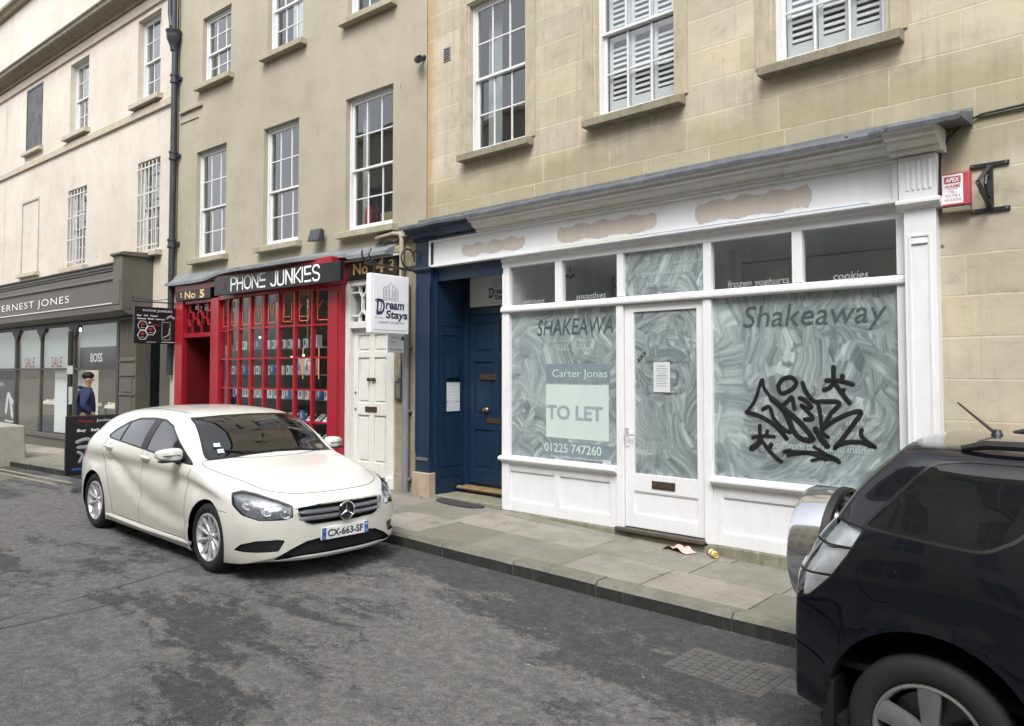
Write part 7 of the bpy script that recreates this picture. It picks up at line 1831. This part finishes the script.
# litter
mb=MB(); rr=random.Random(5); ox,oy=-4.06,6.84; oz=pz(ox)+.012
def tf(a,b):
    x=(a-.5)*.30+(b-.5)*.05; y=(b-.5)*.13+math.sin(a*5)*.02; hh=.035*abs(math.sin(a*7+b*3))+.02*abs(math.sin(b*9+a*4)); return (ox+x,oy-.0+y,oz+hh*(1-abs(2*a-1)**3))
mb.grid(tf,16,8); tagm(mb.build('crumpled_wrapper','tissue_pink',None,smooth=50),'crumpled pinkish paper wrapper lying on the flags below the shop door','litter')
CN=thing('drinks_can','small yellow and white drinks can lying on the pavement by the plinth','can',(0,0,0))
u=(-3.72,6.90); z=pz(u[0])+.038; d=Vector((.75,-.62,0)).normalized(); p=Vector((u[0],u[1],z))
mb=MB(); mb.lathe([(.0,-.083),(.026,-.083),(.033,-.072),(.033,.068),(.027,.083),(.024,.083),(.022,.079),(0,.079)],p,d,22); mb.build('can_body','can_yellow',CN,smooth=35)
mb=MB(); mb.lathe([(.0335,-.035),(.0335,-.005)],p,d,22); mb.lathe([(.0334,.045),(.0334,.068)],p,d,22); mb.build('label_band','sign_white',CN,smooth=True)
mb=MB(); rr=random.Random(12)
def crumb(mb,x,y,z,s):
    mb.add([(x+rr.uniform(-s,s),y+rr.uniform(-s,s),z) for _ in range(3)]+[(x,y,z+s*.6)],[(0,1,2),(0,1,3),(1,2,3),(2,0,3)])
for _ in range(14): x=-4.05+rr.uniform(-.25,.3); crumb(mb,x,6.55+rr.uniform(-.12,.12),pz(x)+.008,.014)
for _ in range(70):
    x=rr.uniform(-9,0); y=ky(x)-rr.uniform(.02,1.6)**1.0; crumb(mb,x,y,rz(x)+.002,rr.uniform(.005,.014))
for _ in range(90):
    x=rr.uniform(-9,-1); y=rr.uniform(2.2,5.2); crumb(mb,x,y,rz(x)+.002,rr.uniform(.004,.011))
o=mb.build('street_grit','gum',None); o['kind']='stuff'
mb=MB(); x,y=-2.5,4.76; N=9
for i in range(N):
    for j in range(6):
        a=x-.30+i*.07; b=y-.20+j*.07; mb.box(a,a+.045,b,b+.045,rz(a)-.002,rz(a)+.007)
a,b,c,d=x-.33,x+.36,y-.23,y+.24; mb.add([(a,c,rz(a)-.03),(b,c,rz(b)-.03),(b,d,rz(b)-.03),(a,d,rz(a)-.03),(a,c,rz(a)+.003),(b,c,rz(b)+.003),(b,d,rz(b)+.003),(a,d,rz(a)+.003)],[(3,2,1,0),(4,5,6,7),(0,1,5,4),(1,2,6,5),(2,3,7,6),(3,0,4,7)])
tagm(mb.build('drain_cover','manhole_iron',None),'square cast iron drain cover worn into the road near the kerb','drain cover')
# ---------------------------------------------------------------- camera, light, world
cd=bpy.data.cameras.new('camera'); cam=bpy.data.objects.new('camera',cd); COL.objects.link(cam); scn.camera=cam
cd.sensor_fit='HORIZONTAL'; cd.sensor_width=36; cd.lens=36*FOC/1024; cd.clip_start=.05; cd.clip_end=2000
cd.shift_y=(363-CY)/1024*-1.0
m=Matrix((_rt,_up,-_fw)).transposed().to_4x4(); m.translation=(0,0,H); cam.matrix_world=m
w=bpy.data.worlds.new('World'); scn.world=w; w.use_nodes=True; nt=w.node_tree; nt.nodes.clear()
sky=nt.nodes.new('ShaderNodeTexSky'); sky.sky_type='NISHITA'; sky.sun_disc=False; sky.sun_elevation=R(52); sky.sun_rotation=R(150); sky.air_density=1; sky.dust_density=3; sky.ozone_density=1
hs=nt.nodes.new('ShaderNodeHueSaturation'); hs.inputs['Saturation'].default_value=.22
bg=nt.nodes.new('ShaderNodeBackground'); bg.inputs[1].default_value=.15; out=nt.nodes.new('ShaderNodeOutputWorld')
nt.links.new(sky.outputs[0],hs.inputs['Color']); nt.links.new(hs.outputs[0],bg.inputs[0]); nt.links.new(bg.outputs[0],out.inputs[0])
sd=bpy.data.lights.new('sun','SUN'); sd.energy=1.0; sd.angle=R(25); sd.color=(1,.97,.93); so=bpy.data.objects.new('sun',sd); COL.objects.link(so)
# direction towards the sun: high, from behind and right of the viewer
el,az=R(52),R(150)
sv=Vector((math.sin(az)*math.cos(el),math.cos(az)*math.cos(el),math.sin(el))); so.rotation_euler=sv.to_track_quat('Z','Y').to_euler()
scn.view_settings.view_transform='Standard'; scn.view_settings.look='None'; scn.view_settings.exposure=1.3; scn.view_settings.gamma=1
